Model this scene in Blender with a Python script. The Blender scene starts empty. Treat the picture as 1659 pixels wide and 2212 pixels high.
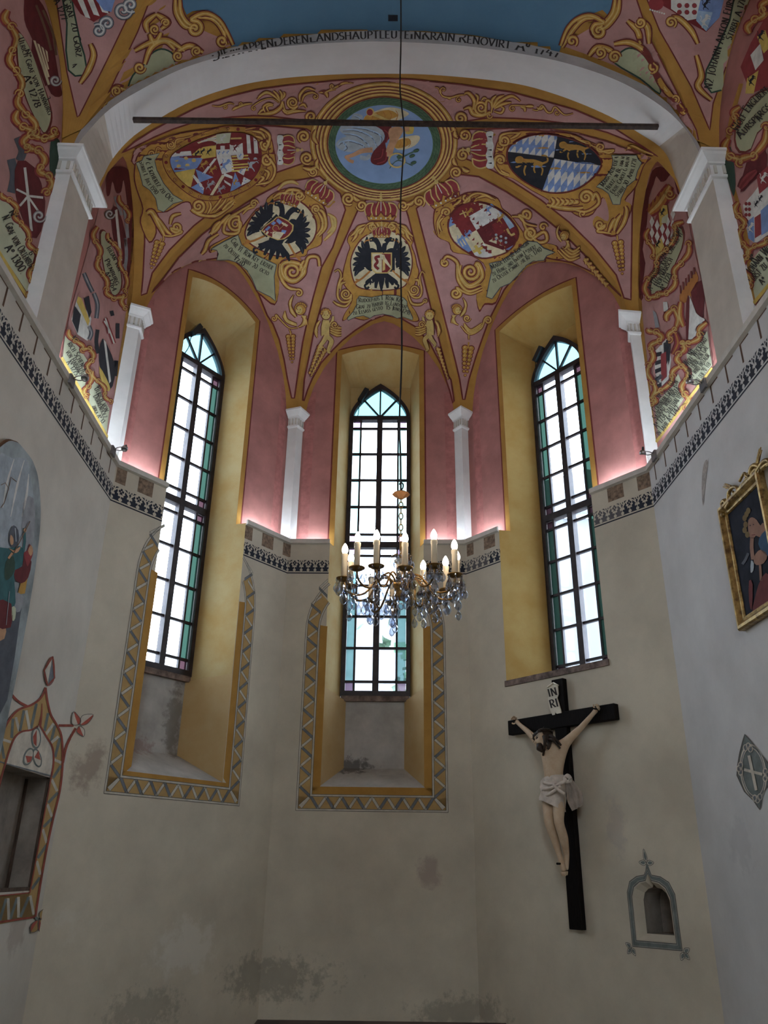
import bpy, bmesh, math, random
from math import sin, cos, pi, sqrt, atan2, hypot
from mathutils import Vector, Matrix
from mathutils.bvhtree import BVHTree
from mathutils.geometry import tessellate_polygon, delaunay_2d_cdt
random.seed(7)
scene = bpy.context.scene
COL = scene.collection

# ------------------------------------------------------------------ camera
FPX, PITCH, YAW, ROLL, CZ = 1730.345, 0.4208, 0.0048, 0.0146, 1.6
_fw = Vector((sin(YAW)*cos(PITCH), cos(YAW)*cos(PITCH), sin(PITCH)))
_r0 = Vector((cos(YAW), -sin(YAW), 0)); _u0 = _r0.cross(_fw)
_r = _r0*cos(ROLL)+_u0*sin(ROLL); _u = -_r0*sin(ROLL)+_u0*cos(ROLL)
CAM = Vector((0, 0, CZ))
cam_d = bpy.data.cameras.new('camera'); cam = bpy.data.objects.new('camera', cam_d); COL.objects.link(cam)
cam_d.sensor_fit = 'HORIZONTAL'; cam_d.sensor_width = 36; cam_d.lens = 36*FPX/1659; cam_d.clip_start = .05; cam_d.clip_end = 500
M = Matrix((_r, _u, -_fw)).transposed().to_4x4(); M.translation = CAM; cam.matrix_world = M
scene.camera = cam

# ------------------------------------------------------------------ sky, exposure
SKY, EXPO = 9.0, 0.72
world = bpy.data.worlds.new('overcast_sky'); scene.world = world; world.use_nodes = True
wn = world.node_tree; wn.nodes.clear()
wo = wn.nodes.new('ShaderNodeOutputWorld'); wb = wn.nodes.new('ShaderNodeBackground')
wb.inputs[0].default_value = (.80, .90, 1, 1); wb.inputs[1].default_value = SKY
wn.links.new(wb.outputs[0], wo.inputs[0])
vs = scene.view_settings; vs.view_transform = 'Standard'; vs.look = 'None'; vs.exposure = EXPO; vs.gamma = 1; vs.use_curve_mapping = False
scene.cycles.max_bounces = 8; scene.cycles.diffuse_bounces = 5; scene.cycles.glossy_bounces = 3
scene.cycles.transmission_bounces = 6; scene.cycles.transparent_max_bounces = 16; scene.cycles.sample_clamp_indirect = 4

# ------------------------------------------------------------------ materials
MATS = {}
def mat(name, c, var=.10, scale=5., rough=.85, c2=None, bump=0., metal=0., emit=None, es=0., stretch=None, spec=.3, fine=0.):
    """painted / plastered surface: base colour broken up by two octaves of noise in world space"""
    if name in MATS: return MATS[name]
    m = bpy.data.materials.new(name); m.use_nodes = True; n = m.node_tree; N = n.nodes; L = n.links
    b = N['Principled BSDF']; b.inputs['Roughness'].default_value = rough; b.inputs['Metallic'].default_value = metal
    b.inputs['Specular IOR Level'].default_value = spec
    if emit: b.inputs['Emission Color'].default_value = (*emit, 1); b.inputs['Emission Strength'].default_value = es
    if var or c2 or bump:
        g = N.new('ShaderNodeNewGeometry'); t = N.new('ShaderNodeTexNoise'); t.inputs['Scale'].default_value = scale; t.inputs['Detail'].default_value = 6
        t.inputs['Roughness'].default_value = .62
        src = g.outputs['Position']
        if stretch:
            mp = N.new('ShaderNodeMapping'); mp.inputs['Scale'].default_value = stretch; L.new(src, mp.inputs[0]); src = mp.outputs[0]
        L.new(src, t.inputs[0])
        r = N.new('ShaderNodeValToRGB'); d = c2 if c2 else tuple(x*(1-var*2.2) for x in c); e = c if c2 else tuple(min(1, x*(1+var*1.4)) for x in c)
        r.color_ramp.elements[0].position = .33; r.color_ramp.elements[1].position = .68
        r.color_ramp.elements[0].color = (*d, 1); r.color_ramp.elements[1].color = (*e, 1)
        L.new(t.outputs['Fac'], r.inputs[0]); out = r.outputs[0]
        if fine:
            t2 = N.new('ShaderNodeTexNoise'); t2.inputs['Scale'].default_value = 60; t2.inputs['Detail'].default_value = 3; L.new(g.outputs['Position'], t2.inputs[0])
            mr = N.new('ShaderNodeMapRange'); mr.inputs[3].default_value = 1-fine; mr.inputs[4].default_value = 1+fine; L.new(t2.outputs['Fac'], mr.inputs[0])
            mx = N.new('ShaderNodeVectorMath'); mx.operation = 'SCALE'; L.new(out, mx.inputs[0]); L.new(mr.outputs[0], mx.inputs['Scale']); out = mx.outputs[0]
        L.new(out, b.inputs['Base Color'])
        if bump:
            bp = N.new('ShaderNodeBump'); bp.inputs['Strength'].default_value = bump; bp.inputs['Distance'].default_value = .02
            t3 = N.new('ShaderNodeTexNoise'); t3.inputs['Scale'].default_value = 7; t3.inputs['Detail'].default_value = 8; L.new(g.outputs['Position'], t3.inputs[0])
            L.new(t3.outputs['Fac'], bp.inputs['Height']); L.new(bp.outputs[0], b.inputs['Normal'])
    else: b.inputs['Base Color'].default_value = (*c, 1)
    MATS[name] = m; return m

def stained(name, c, stains, **k):
    """plaster with stains: (centre, radii, colour, strength, noise scale) patches with ragged edges"""
    m = mat(name, c, **k); n = m.node_tree; N = n.nodes; L = n.links; b = N['Principled BSDF']
    cur = b.inputs['Base Color'].links[0].from_socket
    g = N.new('ShaderNodeNewGeometry')
    for ce, ra, sc, st, ns in stains:
        mp = N.new('ShaderNodeVectorMath'); mp.operation = 'SUBTRACT'; mp.inputs[1].default_value = ce; L.new(g.outputs['Position'], mp.inputs[0])
        dv = N.new('ShaderNodeVectorMath'); dv.operation = 'DIVIDE'; dv.inputs[1].default_value = ra; L.new(mp.outputs[0], dv.inputs[0])
        ln = N.new('ShaderNodeVectorMath'); ln.operation = 'LENGTH'; L.new(dv.outputs[0], ln.inputs[0])
        t = N.new('ShaderNodeTexNoise'); t.inputs['Scale'].default_value = ns; t.inputs['Detail'].default_value = 8; t.inputs['Roughness'].default_value = .68; L.new(g.outputs['Position'], t.inputs[0])
        ad = N.new('ShaderNodeMath'); ad.operation = 'MULTIPLY_ADD'; ad.inputs[1].default_value = 2.6; L.new(t.outputs['Fac'], ad.inputs[0])
        sb = N.new('ShaderNodeMath'); sb.operation = 'MULTIPLY'; sb.inputs[1].default_value = -1.0; L.new(ln.outputs['Value'], sb.inputs[0]); L.new(sb.outputs[0], ad.inputs[2])
        mr = N.new('ShaderNodeMapRange'); mr.inputs[1].default_value = .45; mr.inputs[2].default_value = .85; mr.inputs[3].default_value = 0; mr.inputs[4].default_value = st; L.new(ad.outputs[0], mr.inputs[0])
        mx = N.new('ShaderNodeMix'); mx.data_type = 'RGBA'; L.new(mr.outputs[0], mx.inputs[0]); L.new(cur, mx.inputs[6]); mx.inputs[7].default_value = (*sc, 1); cur = mx.outputs[2]
    L.new(cur, b.inputs['Base Color']); return m

def glass(name, tint, haze=0.):
    if name in MATS: return MATS[name]
    m = bpy.data.materials.new(name); m.use_nodes = True; n = m.node_tree; N = n.nodes; L = n.links; N.clear()
    o = N.new('ShaderNodeOutputMaterial'); t = N.new('ShaderNodeBsdfTransparent'); t.inputs[0].default_value = (*tint, 1)
    g = N.new('ShaderNodeBsdfGlossy'); g.inputs['Roughness'].default_value = .05; lw = N.new('ShaderNodeLayerWeight'); lw.inputs[0].default_value = .5
    p5 = N.new('ShaderNodeMath'); p5.operation = 'POWER'; p5.inputs[1].default_value = 4; L.new(lw.outputs['Facing'], p5.inputs[0])
    f = N.new('ShaderNodeMath'); f.operation = 'MULTIPLY_ADD'; f.inputs[1].default_value = .3; f.inputs[2].default_value = .02; L.new(p5.outputs[0], f.inputs[0])
    mx = N.new('ShaderNodeMixShader'); L.new(f.outputs[0], mx.inputs[0]); L.new(t.outputs[0], mx.inputs[1]); L.new(g.outputs[0], mx.inputs[2])
    last = mx
    if haze:
        d = N.new('ShaderNodeBsdfTranslucent'); d.inputs[0].default_value = (*tint, 1); m2 = N.new('ShaderNodeMixShader'); m2.inputs[0].default_value = haze
        L.new(mx.outputs[0], m2.inputs[1]); L.new(d.outputs[0], m2.inputs[2]); last = m2
    L.new(last.outputs[0], o.inputs[0]); MATS[name] = m; return m

# ------------------------------------------------------------------ object helpers
def tag(o, label=None, cat=None, group=None, kind=None):
    if label: o['label'] = label
    if cat: o['category'] = cat
    if group: o['group'] = group
    if kind: o['kind'] = kind
    return o
def empty(name, loc=(0, 0, 0), parent=None):
    o = bpy.data.objects.new(name, None); COL.objects.link(o); o.location = loc; o.empty_display_size = .1
    if parent: o.parent = parent
    return o
def mk(name, me, mats, parent=None, smooth=False, loc=None):
    for m in (mats if isinstance(mats, (list, tuple)) else [mats]): me.materials.append(m)
    if smooth: me.polygons.foreach_set('use_smooth', [True]*len(me.polygons))
    me.update()
    o = bpy.data.objects.new(name, me); COL.objects.link(o)
    if parent:
        o.parent = parent; o.matrix_parent_inverse = Matrix.Translation(-Vector(parent.location)) if parent.type == 'EMPTY' and not parent.rotation_euler.z else parent.matrix_world.inverted()
    if loc: o.location = loc
    return o
def mesh(name, verts, faces, mats, parent=None, fm=None, smooth=False, loc=None):
    me = bpy.data.meshes.new(name); me.from_pydata([tuple(v) for v in verts], [], faces)
    if fm: me.polygons.foreach_set('material_index', fm)
    return mk(name, me, mats, parent, smooth, loc)
def bmo(name, bm, mats, parent=None, smooth=False, loc=None, recalc=True):
    if recalc: bmesh.ops.recalc_face_normals(bm, faces=bm.faces)
    me = bpy.data.meshes.new(name); bm.to_mesh(me); bm.free(); return mk(name, me, mats, parent, smooth, loc)
def share(name, src, parent, M4):
    """another object on the same mesh data"""
    o = bpy.data.objects.new(name, src.data); COL.objects.link(o); o.parent = parent
    o.matrix_parent_inverse = parent.matrix_world.inverted() if parent.type != 'EMPTY' else Matrix.Translation(-Vector(parent.location))
    o.matrix_basis = M4; return o
def bbox(bm, p0, ax, ay, az, sx, sy, sz, bev=0):
    """box centred at p0 with half sizes along the three axes"""
    vs_ = [bm.verts.new(p0+ax*(a*sx)+ay*(b*sy)+az*(c*sz)) for a in (-1, 1) for b in (-1, 1) for c in (-1, 1)]
    for f in ((0, 1, 3, 2), (4, 6, 7, 5), (0, 4, 5, 1), (2, 3, 7, 6), (0, 2, 6, 4), (1, 5, 7, 3)): bm.faces.new([vs_[i] for i in f])
    return vs_
X_, Y_, Z_ = Vector((1, 0, 0)), Vector((0, 1, 0)), Vector((0, 0, 1))
def tube(bm, pts, rad, n=8, cap=True, mi=0):
    pts = [Vector(p) for p in pts]; rs = rad if isinstance(rad, (list, tuple)) else [rad]*len(pts)
    rings = []; prev = None
    for i, p in enumerate(pts):
        d = (pts[min(i+1, len(pts)-1)]-pts[max(i-1, 0)]).normalized()
        if prev is None:
            a = d.orthogonal().normalized()
        else:
            a = (prev-d*prev.dot(d)); a = a.normalized() if a.length > 1e-6 else d.orthogonal().normalized()
        prev = a; b = d.cross(a)
        rings.append([bm.verts.new(p+(a*cos(2*pi*k/n)+b*sin(2*pi*k/n))*rs[i]) for k in range(n)])
    for i in range(len(rings)-1):
        for k in range(n):
            f = bm.faces.new((rings[i][k], rings[i][(k+1) % n], rings[i+1][(k+1) % n], rings[i+1][k])); f.material_index = mi
    if cap:
        for q in (rings[0][::-1], rings[-1]):
            f = bm.faces.new(q); f.material_index = mi
def lathe(bm, prof, c=(0, 0, 0), n=16, mi=0):
    c = Vector(c); rings = []
    for r, z in prof:
        rings.append([bm.verts.new(c+Vector((max(r, 1e-4)*cos(2*pi*k/n), max(r, 1e-4)*sin(2*pi*k/n), z))) for k in range(n)])
    for i in range(len(rings)-1):
        for k in range(n):
            f = bm.faces.new((rings[i][k], rings[i][(k+1) % n], rings[i+1][(k+1) % n], rings[i+1][k])); f.material_index = mi
def ctr(pts, n=8, closed=False):
    """Catmull-Rom through 2-D/3-D points"""
    P = [tuple(p) for p in pts]; k = len(P)
    if k < 3: 
        return [tuple(P[0][j]+(P[1][j]-P[0][j])*i/n for j in range(len(P[0]))) for i in range(n+1)] if k == 2 else P
    out = []; segs = k if closed else k-1
    for i in range(segs):
        if closed: a, b, c, d = P[(i-1) % k], P[i], P[(i+1) % k], P[(i+2) % k]
        else: a, b, c, d = P[max(i-1, 0)], P[i], P[i+1], P[min(i+2, k-1)]
        for s in range(n):
            t = s/n
            out.append(tuple(.5*((2*b[j])+(-a[j]+c[j])*t+(2*a[j]-5*b[j]+4*c[j]-d[j])*t*t+(-a[j]+3*b[j]-3*c[j]+d[j])*t**3) for j in range(len(b))))
    if not closed: out.append(P[-1])
    return out
def interp(x, tab):
    if x <= tab[0][0]: return tab[0][1]
    for (a, b), (c, d) in zip(tab, tab[1:]):
        if x <= c: return b+(d-b)*(x-a)/(c-a) if c > a else d
    return tab[-1][1]

# ------------------------------------------------------------------ plan of the chapel
W = [Vector(c) for c in ((-2.9913, 8.0713), (-1.2647, 10.3729), (1.1806, 10.2974), (3.0087, 7.9935))]
PTS = [W[0]+Vector((.0164, -1))*12]+W+[W[3]+Vector((.0095, -1))*12]
ZL, ZLIP, SET, DW = 5.75, 5.794, .14, .56          # ledge, cornice lip, set-back of the upper wall, depth of the window plane
def wdir(i):
    d = (PTS[i+1]-PTS[i]).normalized(); return d, Vector((d.y, -d.x))
def wp(i, u, z, off=0.):
    d, n = wdir(i); p = PTS[i]+d*u-n*off; return Vector((p.x, p.y, z))
def corner(k, off):
    if k == 0 or k == 5:
        d, n = wdir(0 if k == 0 else 4); return PTS[k]-n*off
    d1, n1 = wdir(k-1); d2, n2 = wdir(k); a = PTS[k]-n1*off; b = PTS[k]-n2*off
    t = ((b.x-a.x)*d2.y-(b.y-a.y)*d2.x)/(d1.x*d2.y-d1.y*d2.x); return a+d1*t
def urange(i, off):
    d, n = wdir(i); return (corner(i, off)-PTS[i]).dot(d), (corner(i+1, off)-PTS[i]).dot(d)
def ray(px, py):
    return (_fw+_r*((px-829.5)/FPX)-_u*((py-1106)/FPX)).normalized()
def onwall(px, py, i, off=0.):
    d, n = wdir(i); n3 = Vector((n.x, n.y, 0)); p0 = wp(i, 0, 0, off); r = ray(px, py)
    return CAM+r*((p0-CAM).dot(n3)/r.dot(n3))
def uvw(px, py, i, off=0.):
    d, n = wdir(i); P = onwall(px, py, i, off); return (Vector((P.x, P.y))-PTS[i]).dot(d), P.z
def atY(px, py, y):
    r = ray(px, py); return CAM+r*(y/r.y)
def atz(px, py, z):
    r = ray(px, py); return CAM+r*((z-CZ)/r.z)
def tess(loops):
    """triangulate a polygon with holes given as lists of 2-D points; returns flat point list and triangles"""
    tris = tessellate_polygon([[Vector((p[0], p[1], 0)) for p in l] for l in loops]); flat = [p for l in loops for p in l]
    out = []
    for t in tris:
        a, b, c = (flat[i] for i in t)
        if abs((b[0]-a[0])*(c[1]-a[1])-(b[1]-a[1])*(c[0]-a[0])) > 1e-9: out.append(tuple(t))
    return flat, out
# ================================================================== the shell of the chapel
PL = (.57, .515, .41)
c3 = Vector((wp(2, 1.9, 0).x, wp(2, 1.9, 0).y, 0))
def P3(i, px, py): return tuple(onwall(px, py, i))
MOULD, BROWN, WHITE = (.10, .10, .085), (.27, .20, .16), (.70, .67, .60)
m_plaster = stained('lime_plaster', PL, [
    (P3(2, 560, 2110), (1.0, .6, .30), MOULD, .42, 9.), (P3(1, 310, 2180), (.6, .6, .22), MOULD, .35, 12.), (P3(2, 1010, 2185), (.8, .5, .20), MOULD, .40, 8.),
    (P3(2, 930, 1880), (.20, .3, .22), (.30, .22, .20), .55, 3.), (P3(1, 195, 1660), (.22, .3, .30), BROWN, .65, 4.), (P3(0, 40, 2000), (.3, .25, .3), BROWN, .4, 5.),
    (P3(1, 400, 2050), (.5, .5, .35), WHITE, .45, 6.), (P3(0, 120, 1990), (.4, .4, .3), WHITE, .3, 6.), (P3(3, 1330, 1780), (.12, .2, .35), (.38, .35, .34), .4, 7.), (P3(4, 1600, 1820), (.3, .3, .3), (.38, .37, .38), .35, 6.)],
    var=.07, scale=1.3, bump=.10, fine=.03)
m_plasterR = stained('right_wall_plaster', (.60, .595, .585), [(P3(4, 1600, 1820), (.3, .3, .3), (.42, .42, .43), .35, 6.), (P3(4, 1570, 1300), (.25, .5, .5), (.52, .52, .53), .4, 4.)], var=.05, scale=1.3, bump=.10, fine=.03)  # plaster toned greyer and lighter for the right wall
m_plasterL = stained('left_wall_plaster', (.58, .545, .475), [(P3(0, 40, 2000), (.3, .25, .3), BROWN, .4, 5.), (P3(0, 120, 1990), (.4, .4, .3), WHITE, .3, 6.)], var=.06, scale=1.3, bump=.10, fine=.03)  # plaster toned slightly lighter and more neutral for the left wall
m_grey = stained('grey_plaster', (.42, .40, .37), [(tuple(wp(2, .9, 2.83, .56)), (.35, .3, .16), (.08, .075, .07), .8, 11.), (tuple(wp(1, 1.7, 3.2, .56)), (.16, .2, .7), (.14, .13, .11), .6, 9.), (tuple(wp(1, 1.2, 2.85, .56)), (.3, .3, .15), (.26, .17, .15), .6, 11.)], var=.1, scale=3, bump=.1)
m_rose = mat('rose_wall_paint', (.42, .185, .165), var=.10, scale=2.2, bump=.06, fine=.03)
m_gold = mat('ochre_gold_paint', (.46, .255, .060), var=.10, scale=3, c2=(.36, .185, .04), fine=.04)
m_jamb = mat('ochre_jamb_paint', (.52, .41, .20), var=.1, scale=2.4, c2=(.47, .31, .11), bump=.06, fine=.04)
m_jlow = mat('warm_ochre_jamb', (.54, .40, .21), var=.1, scale=2.2, c2=(.49, .33, .14), bump=.06, fine=.03)
m_white = mat('white_limewash', (.76, .76, .75), var=.04, scale=3, bump=.05)
m_cream = mat('cream_limewash', (.58, .53, .46), var=.05, scale=3, bump=.05)
m_stone = mat('light_stone_trim', (.60, .57, .51), var=.06, scale=6)
m_line = mat('dark_line_paint', (.10, .09, .08), var=.1)
m_dred = mat('dark_red_paint', (.19, .040, .032), var=.12, scale=6)
m_wood = mat('dark_brown_wood', (.085, .055, .04), var=.25, scale=5, stretch=(6, 6, 1), rough=.6)
m_sillwood = mat('worn_sill_wood', (.20, .145, .12), var=.3, scale=10, rough=.7)
m_iron = mat('black_iron', (.020, .017, .020), var=.2, rough=.5)

#           a     b    sill   fa    fb    na    nb   top corner, top middle
WIN = {1: (.72, 2.04, 2.50, .915, 1.845, 1.0, 1.80, 9.02, 9.18), 2: (.57, 1.87, 2.53, .745, 1.69, .823, 1.612, 8.99, 9.12), 3: (.64, 2.14, 3.70, .94, 1.88, 0, 0, 8.99, 9.10)}
ZB = {1: 8.69, 2: 8.65, 3: 8.72}                    # top of the reveal at the window plane
ZS, ZA = 8.09, 8.70                                 # springing and apex of the pointed frames
def pointed(fa, fb, zs, za, n=10):
    """outline of a pointed arch from the left springer over the apex to the right springer"""
    c = (fa+fb)/2; h = (fb-fa)/2; out = []
    tab = [(0, 1), (.28, .955), (.5, .855), (.7, .71), (.86, .53), (.95, .33), (1, 0)]
    R = (h*h+(za-zs)**2)/(2*h); 
    for k in range(n+1):
        t = k/n; a = t*atan2(za-zs, R-h) if R > h else t*pi/2
        x_ = R-R*cos(a); out.append((fa+x_, zs+.62*R*sin(a)+.38*(za-zs)*x_/h))
    out[-1] = (c, za)
    return out+[(2*c-x, z) for x, z in reversed(out[:-1])]

ogee = [(0, 0), (0, .36), (.03, .44), (.09, .485), (.155, .50), (.185, .565), (.215, .50), (.285, .485), (.345, .44), (.38, .36), (.385, 0)]
NR = [(2.150+x*1.06, 1.035+z*1.0) for x, z in ogee]          # small niche in the right apse wall
NL = [(10.52, 1.40), (11.655, 1.40), (11.655, 2.335), (10.52, 2.335)]   # cupboard niche in the left wall

WALLN = ['wall_left', 'wall_apse_left', 'wall_apse_center', 'wall_apse_right', 'wall_right']
WALL = []
for i in range(5):
    V, F, FM = [], [], []
    def add(pts, tris, off, mi):
        k = len(V); V.extend(wp(i, u, z, off) for u, z in pts); F.extend(tuple(k+j for j in t) for t in tris); FM.extend([mi]*len(tris))
    def quad(a, b, c, d, mi):
        k = len(V); V.extend((a, b, c, d)); F.append((k, k+1, k+2, k+3)); FM.append(mi)
    u0, u1 = (0, PTS[i+1].__sub__(PTS[i]).length); U0, U1 = urange(i, SET)
    if i in WIN:
        a, b, zs, fa, fb, na, nb, zt, zm = WIN[i]
        lo = [(u0, 0), (u1, 0), (u1, ZL), (b, ZL), (b, zs), (a, zs), (a, ZL), (u0, ZL)]
        add(*tess([lo]+([NR] if i == 3 else [])), 0, 0)
        k = SET/DW; aU, bU = a+(fa-a)*k, b+(fb-b)*k; c = (a+b)/2
        arc = [(aU+(bU-aU)*t/12, zt+(zm-zt)*(1-(2*t/12-1)**2)) for t in range(13)]
        add(*tess([[(U0, ZL), (aU, ZL)]+arc+[(bU, ZL), (U1, ZL), (U1, 11), (U0, 11)]]), SET, 1)
        zb = ZB[i]; zj = 3.70
        # splayed jambs
        for (e, eU, f, nn) in ((a, aU, fa, na), (b, bU, fb, nb)):
            kk = len(V); V.extend([wp(i, e, zj, 0), wp(i, f, zj, DW), wp(i, f, zb, DW), wp(i, eU, zt, SET), wp(i, eU, ZL, SET), wp(i, e, ZL, 0)]); F.append(tuple(range(kk, kk+6))); FM.append(2)
            if i != 3:
                quad(wp(i, e, zs, 0), wp(i, nn, 2.81, DW), wp(i, nn, 3.68, DW), wp(i, e, zj+.06, -.003), 5)
                kk = len(V); V.extend([wp(i, e, zj+.06, -.003), wp(i, nn, 3.68, DW), wp(i, f, zj, DW)]); F.append((kk, kk+1, kk+2)); FM.append(5)
        for t in range(12):
            q = arc[t]; r = arc[t+1]; g = lambda s: fa+(fb-fa)*s/12
            quad(wp(i, q[0], q[1], SET), wp(i, r[0], r[1], SET), wp(i, g(t+1), zb, DW), wp(i, g(t), zb, DW), 2)
        # spandrel above the pointed frame
        pa = pointed(fa, fb, ZS, ZA-.03)
        add(*tess([[(fa, ZS), (fa, 8.9)]+[(fb, 8.9), (fb, ZS)]+pa[::-1][1:-1]]), DW, 2)
        if i != 3:
            quad(wp(i, a, zs), wp(i, b, zs), wp(i, nb, 2.81, DW), wp(i, na, 2.81, DW), 3)
            quad(wp(i, na, 2.78, DW), wp(i, nb, 2.78, DW), wp(i, nb, 3.70, DW), wp(i, na, 3.70, DW), 3)
        else:
            quad(wp(i, a, zs), wp(i, b, zs), wp(i, fb, zs, DW), wp(i, fa, zs, DW), 0)
            # small niche: chamfered mouth, dark hollow
            cx = sum(p[0] for p in NR)/len(NR); inn = [(cx+(x-cx)*.72+.012, 1.085+(z-1.035)*.80) for x, z in NR]
            n_ = len(NR)
            for t in range(n_):
                t2 = (t+1) % n_
                quad(wp(i, *NR[t]), wp(i, *NR[t2]), wp(i, *inn[t2], .07), wp(i, *inn[t], .07), 0)
                quad(wp(i, *inn[t], .07), wp(i, *inn[t2], .07), wp(i, *inn[t2], .34), wp(i, *inn[t], .34), 4)
            add(*tess([inn]), .34, 4)
    else:
        lo = [(0, 0), (u1, 0), (u1, ZL), (0, ZL)] if i == 0 else [(0, 0), (12, 0), (12, ZL), (0, ZL)]
        add(*tess([lo]+([NL] if i == 0 else [])), 0, 0)
        add([(U0, ZL), (U1, ZL), (U1, 11), (U0, 11)], [(0, 1, 2, 3)], SET, 1)
        if i == 0:
            for t in range(4):
                p, q = NL[t], NL[(t+1) % 4]; quad(wp(0, *p), wp(0, *q), wp(0, *q, .215), wp(0, *p, .215), 4)
            add(NL, [(0, 1, 2, 3)], .215, 4)
    # ledge behind the lip
    segs = [(u0, u1)] if i not in WIN else [(u0, WIN[i][0]), (WIN[i][1], u1)]
    for s, e in segs:
        s2 = U0 if s == u0 else s; e2 = U1 if e == u1 else e
        quad(wp(i, s, ZL), wp(i, e, ZL), wp(i, e2, ZL, SET), wp(i, s2, ZL, SET), 0)
    up = m_rose
    o = mesh(WALLN[i], V, F, [m_plasterR if i == 4 else m_plasterL if i == 0 else m_plaster, up, mat('deep_ochre_jamb', (.47, .33, .12), var=.1, scale=2.4, c2=(.41, .25, .07), bump=.06, fine=.04) if i == 3 else m_jamb, m_grey, mat('niche_plaster', (.27, .235, .20), var=.15, scale=4), m_jlow], fm=FM)
    tag(o, kind='structure'); WALL.append(o)
    # cornice lip
    bm = bmesh.new()
    prof = [(0, 5.725), (-.037, 5.735), (-.037, ZLIP), (-.012, ZLIP), (-.012, ZL)]
    for s, e in segs:
        rows = []
        for end, uu in ((0, s), (1, e)):
            row = []
            for off, z in prof:
                if (uu == u0 and i > 0) or (uu == u1 and i < 4):
                    cc = corner(i if uu == u0 else i+1, off); row.append(bm.verts.new((cc.x, cc.y, z)))
                else: row.append(bm.verts.new(wp(i, uu, z, off)))
            rows.append(row)
        for k in range(len(prof)-1): bm.faces.new((rows[0][k], rows[1][k], rows[1][k+1], rows[0][k+1]))
        for rr in rows:
            if len(rr) > 2: bm.faces.new(rr)
    tag(bmo('cornice_lip', bm, m_stone, o, recalc=False), 'beige moulded lip along the ledge')

# right window: wooden board on the sill
bm = bmesh.new(); d, n = wdir(3); D3, N3 = Vector((d.x, d.y, 0)), Vector((n.x, n.y, 0))
bbox(bm, wp(3, 1.39, 3.705, .11), D3, N3, Z_, .765, .13, .035)
tag(bmo('window_sill', bm, m_sillwood, WALL[3]), 'worn brown wooden sill board')

# floor, back wall, steps of the altar platform
tag(mesh('floor', [(-3.6, -4.2, 0), (3.6, -4.2, 0), (3.6, 11.2, 0), (-3.6, 11.2, 0)], [(0, 1, 2, 3)], mat('stone_floor', (.30, .265, .22), var=.12, scale=2)), kind='structure')
yb = PTS[0].y+.02
DO = [(-.9, 0), (-.9, 2.2), (-.55, 2.75), (0, 3.0), (.55, 2.75), (.9, 2.2), (.9, 0)]
f_, t_ = tess([[(-3.4, 0)]+DO+[(3.4, 0), (3.4, 11), (-3.4, 11)], [(-.95, 4.2), (-.95, 7.0), (.95, 7.0), (.95, 4.2)]])  # hole above the door is added, unseen, to let in fill daylight
bm = bmesh.new()
for k in range(6): bbox(bm, Vector((-.75+.3*k, yb-.03, 1.5)), X_, Y_, Z_, .147, .03, 1.5)
tag(bmo('door_1', bm, mat('door_boards', (.12, .075, .05), var=.2)), kind='structure')
tag(mesh('wall_back', [(x, yb, z) for x, z in f_], t_, m_plaster), kind='structure')

# ------------------------------------------------------------------ pilasters
def offset_line(pts, k):
    """offset an open 2-D polyline to its right-hand side"""
    out = []
    for j, p in enumerate(pts):
        ds = []
        if j: ds.append((pts[j]-pts[j-1]).normalized())
        if j < len(pts)-1: ds.append((pts[j+1]-pts[j]).normalized())
        ns = [Vector((q.y, -q.x)) for q in ds]
        if len(ns) == 1: out.append(p+ns[0]*k)
        else:
            b = (ns[0]+ns[1]).normalized(); out.append(p+b*(k/max(.3, b.dot(ns[0]))))
    return out
def pilaster(name, line, zt, mats, dent, zb=ZL):
    """line: plan of the visible faces, room on its right; body, capital with neck, dentil band and flared top"""
    bm = bmesh.new(); L0 = [bm.verts.new((p.x, p.y, zb)) for p in line]; L1 = [bm.verts.new((p.x, p.y, zt)) for p in line]
    for k in range(len(line)-1):
        f = bm.faces.new((L0[k], L0[k+1], L1[k+1], L1[k])); f.material_index = 1 if (len(line) == 4 and k == 1) else 0
    o = bmo(name, bm, mats, recalc=False); tag(o, kind='structure')
    bm = bmesh.new(); prof = [(0, 0), (.022, .006), (.030, .022), (.024, .038), (.006, .045), (.006, .165), (.028, .170), (.032, .185), (.052, .20), (.085, .225), (.098, .245), (.112, .25), (.112, .278), (0, .285)]
    rows = [[bm.verts.new((p.x, p.y, zt+z)) for p in offset_line(line, k)] for k, z in prof]
    for a, b in zip(rows, rows[1:]):
        for k in range(len(line)-1): bm.faces.new((a[k], a[k+1], b[k+1], b[k]))
    bm.faces.new(rows[-1])
    cap = bmo('capital', bm, m_white, o, recalc=False)
    src = None
    for k in range(len(line)-1):
        a, b = offset_line(line, .006)[k], offset_line(line, .006)[k+1]; ln = (b-a).length; d = (b-a).normalized(); nn = Vector((d.y, -d.x, 0)); m = max(2, int(ln/dent))
        for t in range(m):
            q = a+d*(ln*(t+.5)/m); Mx = Matrix(((d.x, nn.x, 0, q.x), (d.y, nn.y, 0, q.y), (0, 0, 1, zt+.105), (0, 0, 0, 1)))
            if src is None:
                bm = bmesh.new(); bbox(bm, Vector((0, 0, 0)), X_, Y_, Z_, dent*.22, .014, .048); src = bmo('dentil', bm, m_stone, cap); src.matrix_basis = Mx
            else: share('dentil', src, cap, Mx)
    return o
def wl2(i, u, off): p = wp(i, u, 0, off); return Vector((p.x, p.y))
ZCAP = 7.60
for k, (ul, ur) in {1: (11.937, .143), 2: (2.835, .072), 3: (2.344, -.009), 4: (2.844, -.012)}.items():
    i = k-1; dl, nl = wdir(i); dr, nr = wdir(k)
    A = wl2(i, ul, SET); B = wl2(k, ur, SET); R = PTS[k]
    pilaster('pilaster', [A, R, B], ZCAP, [m_white], .045)
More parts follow.
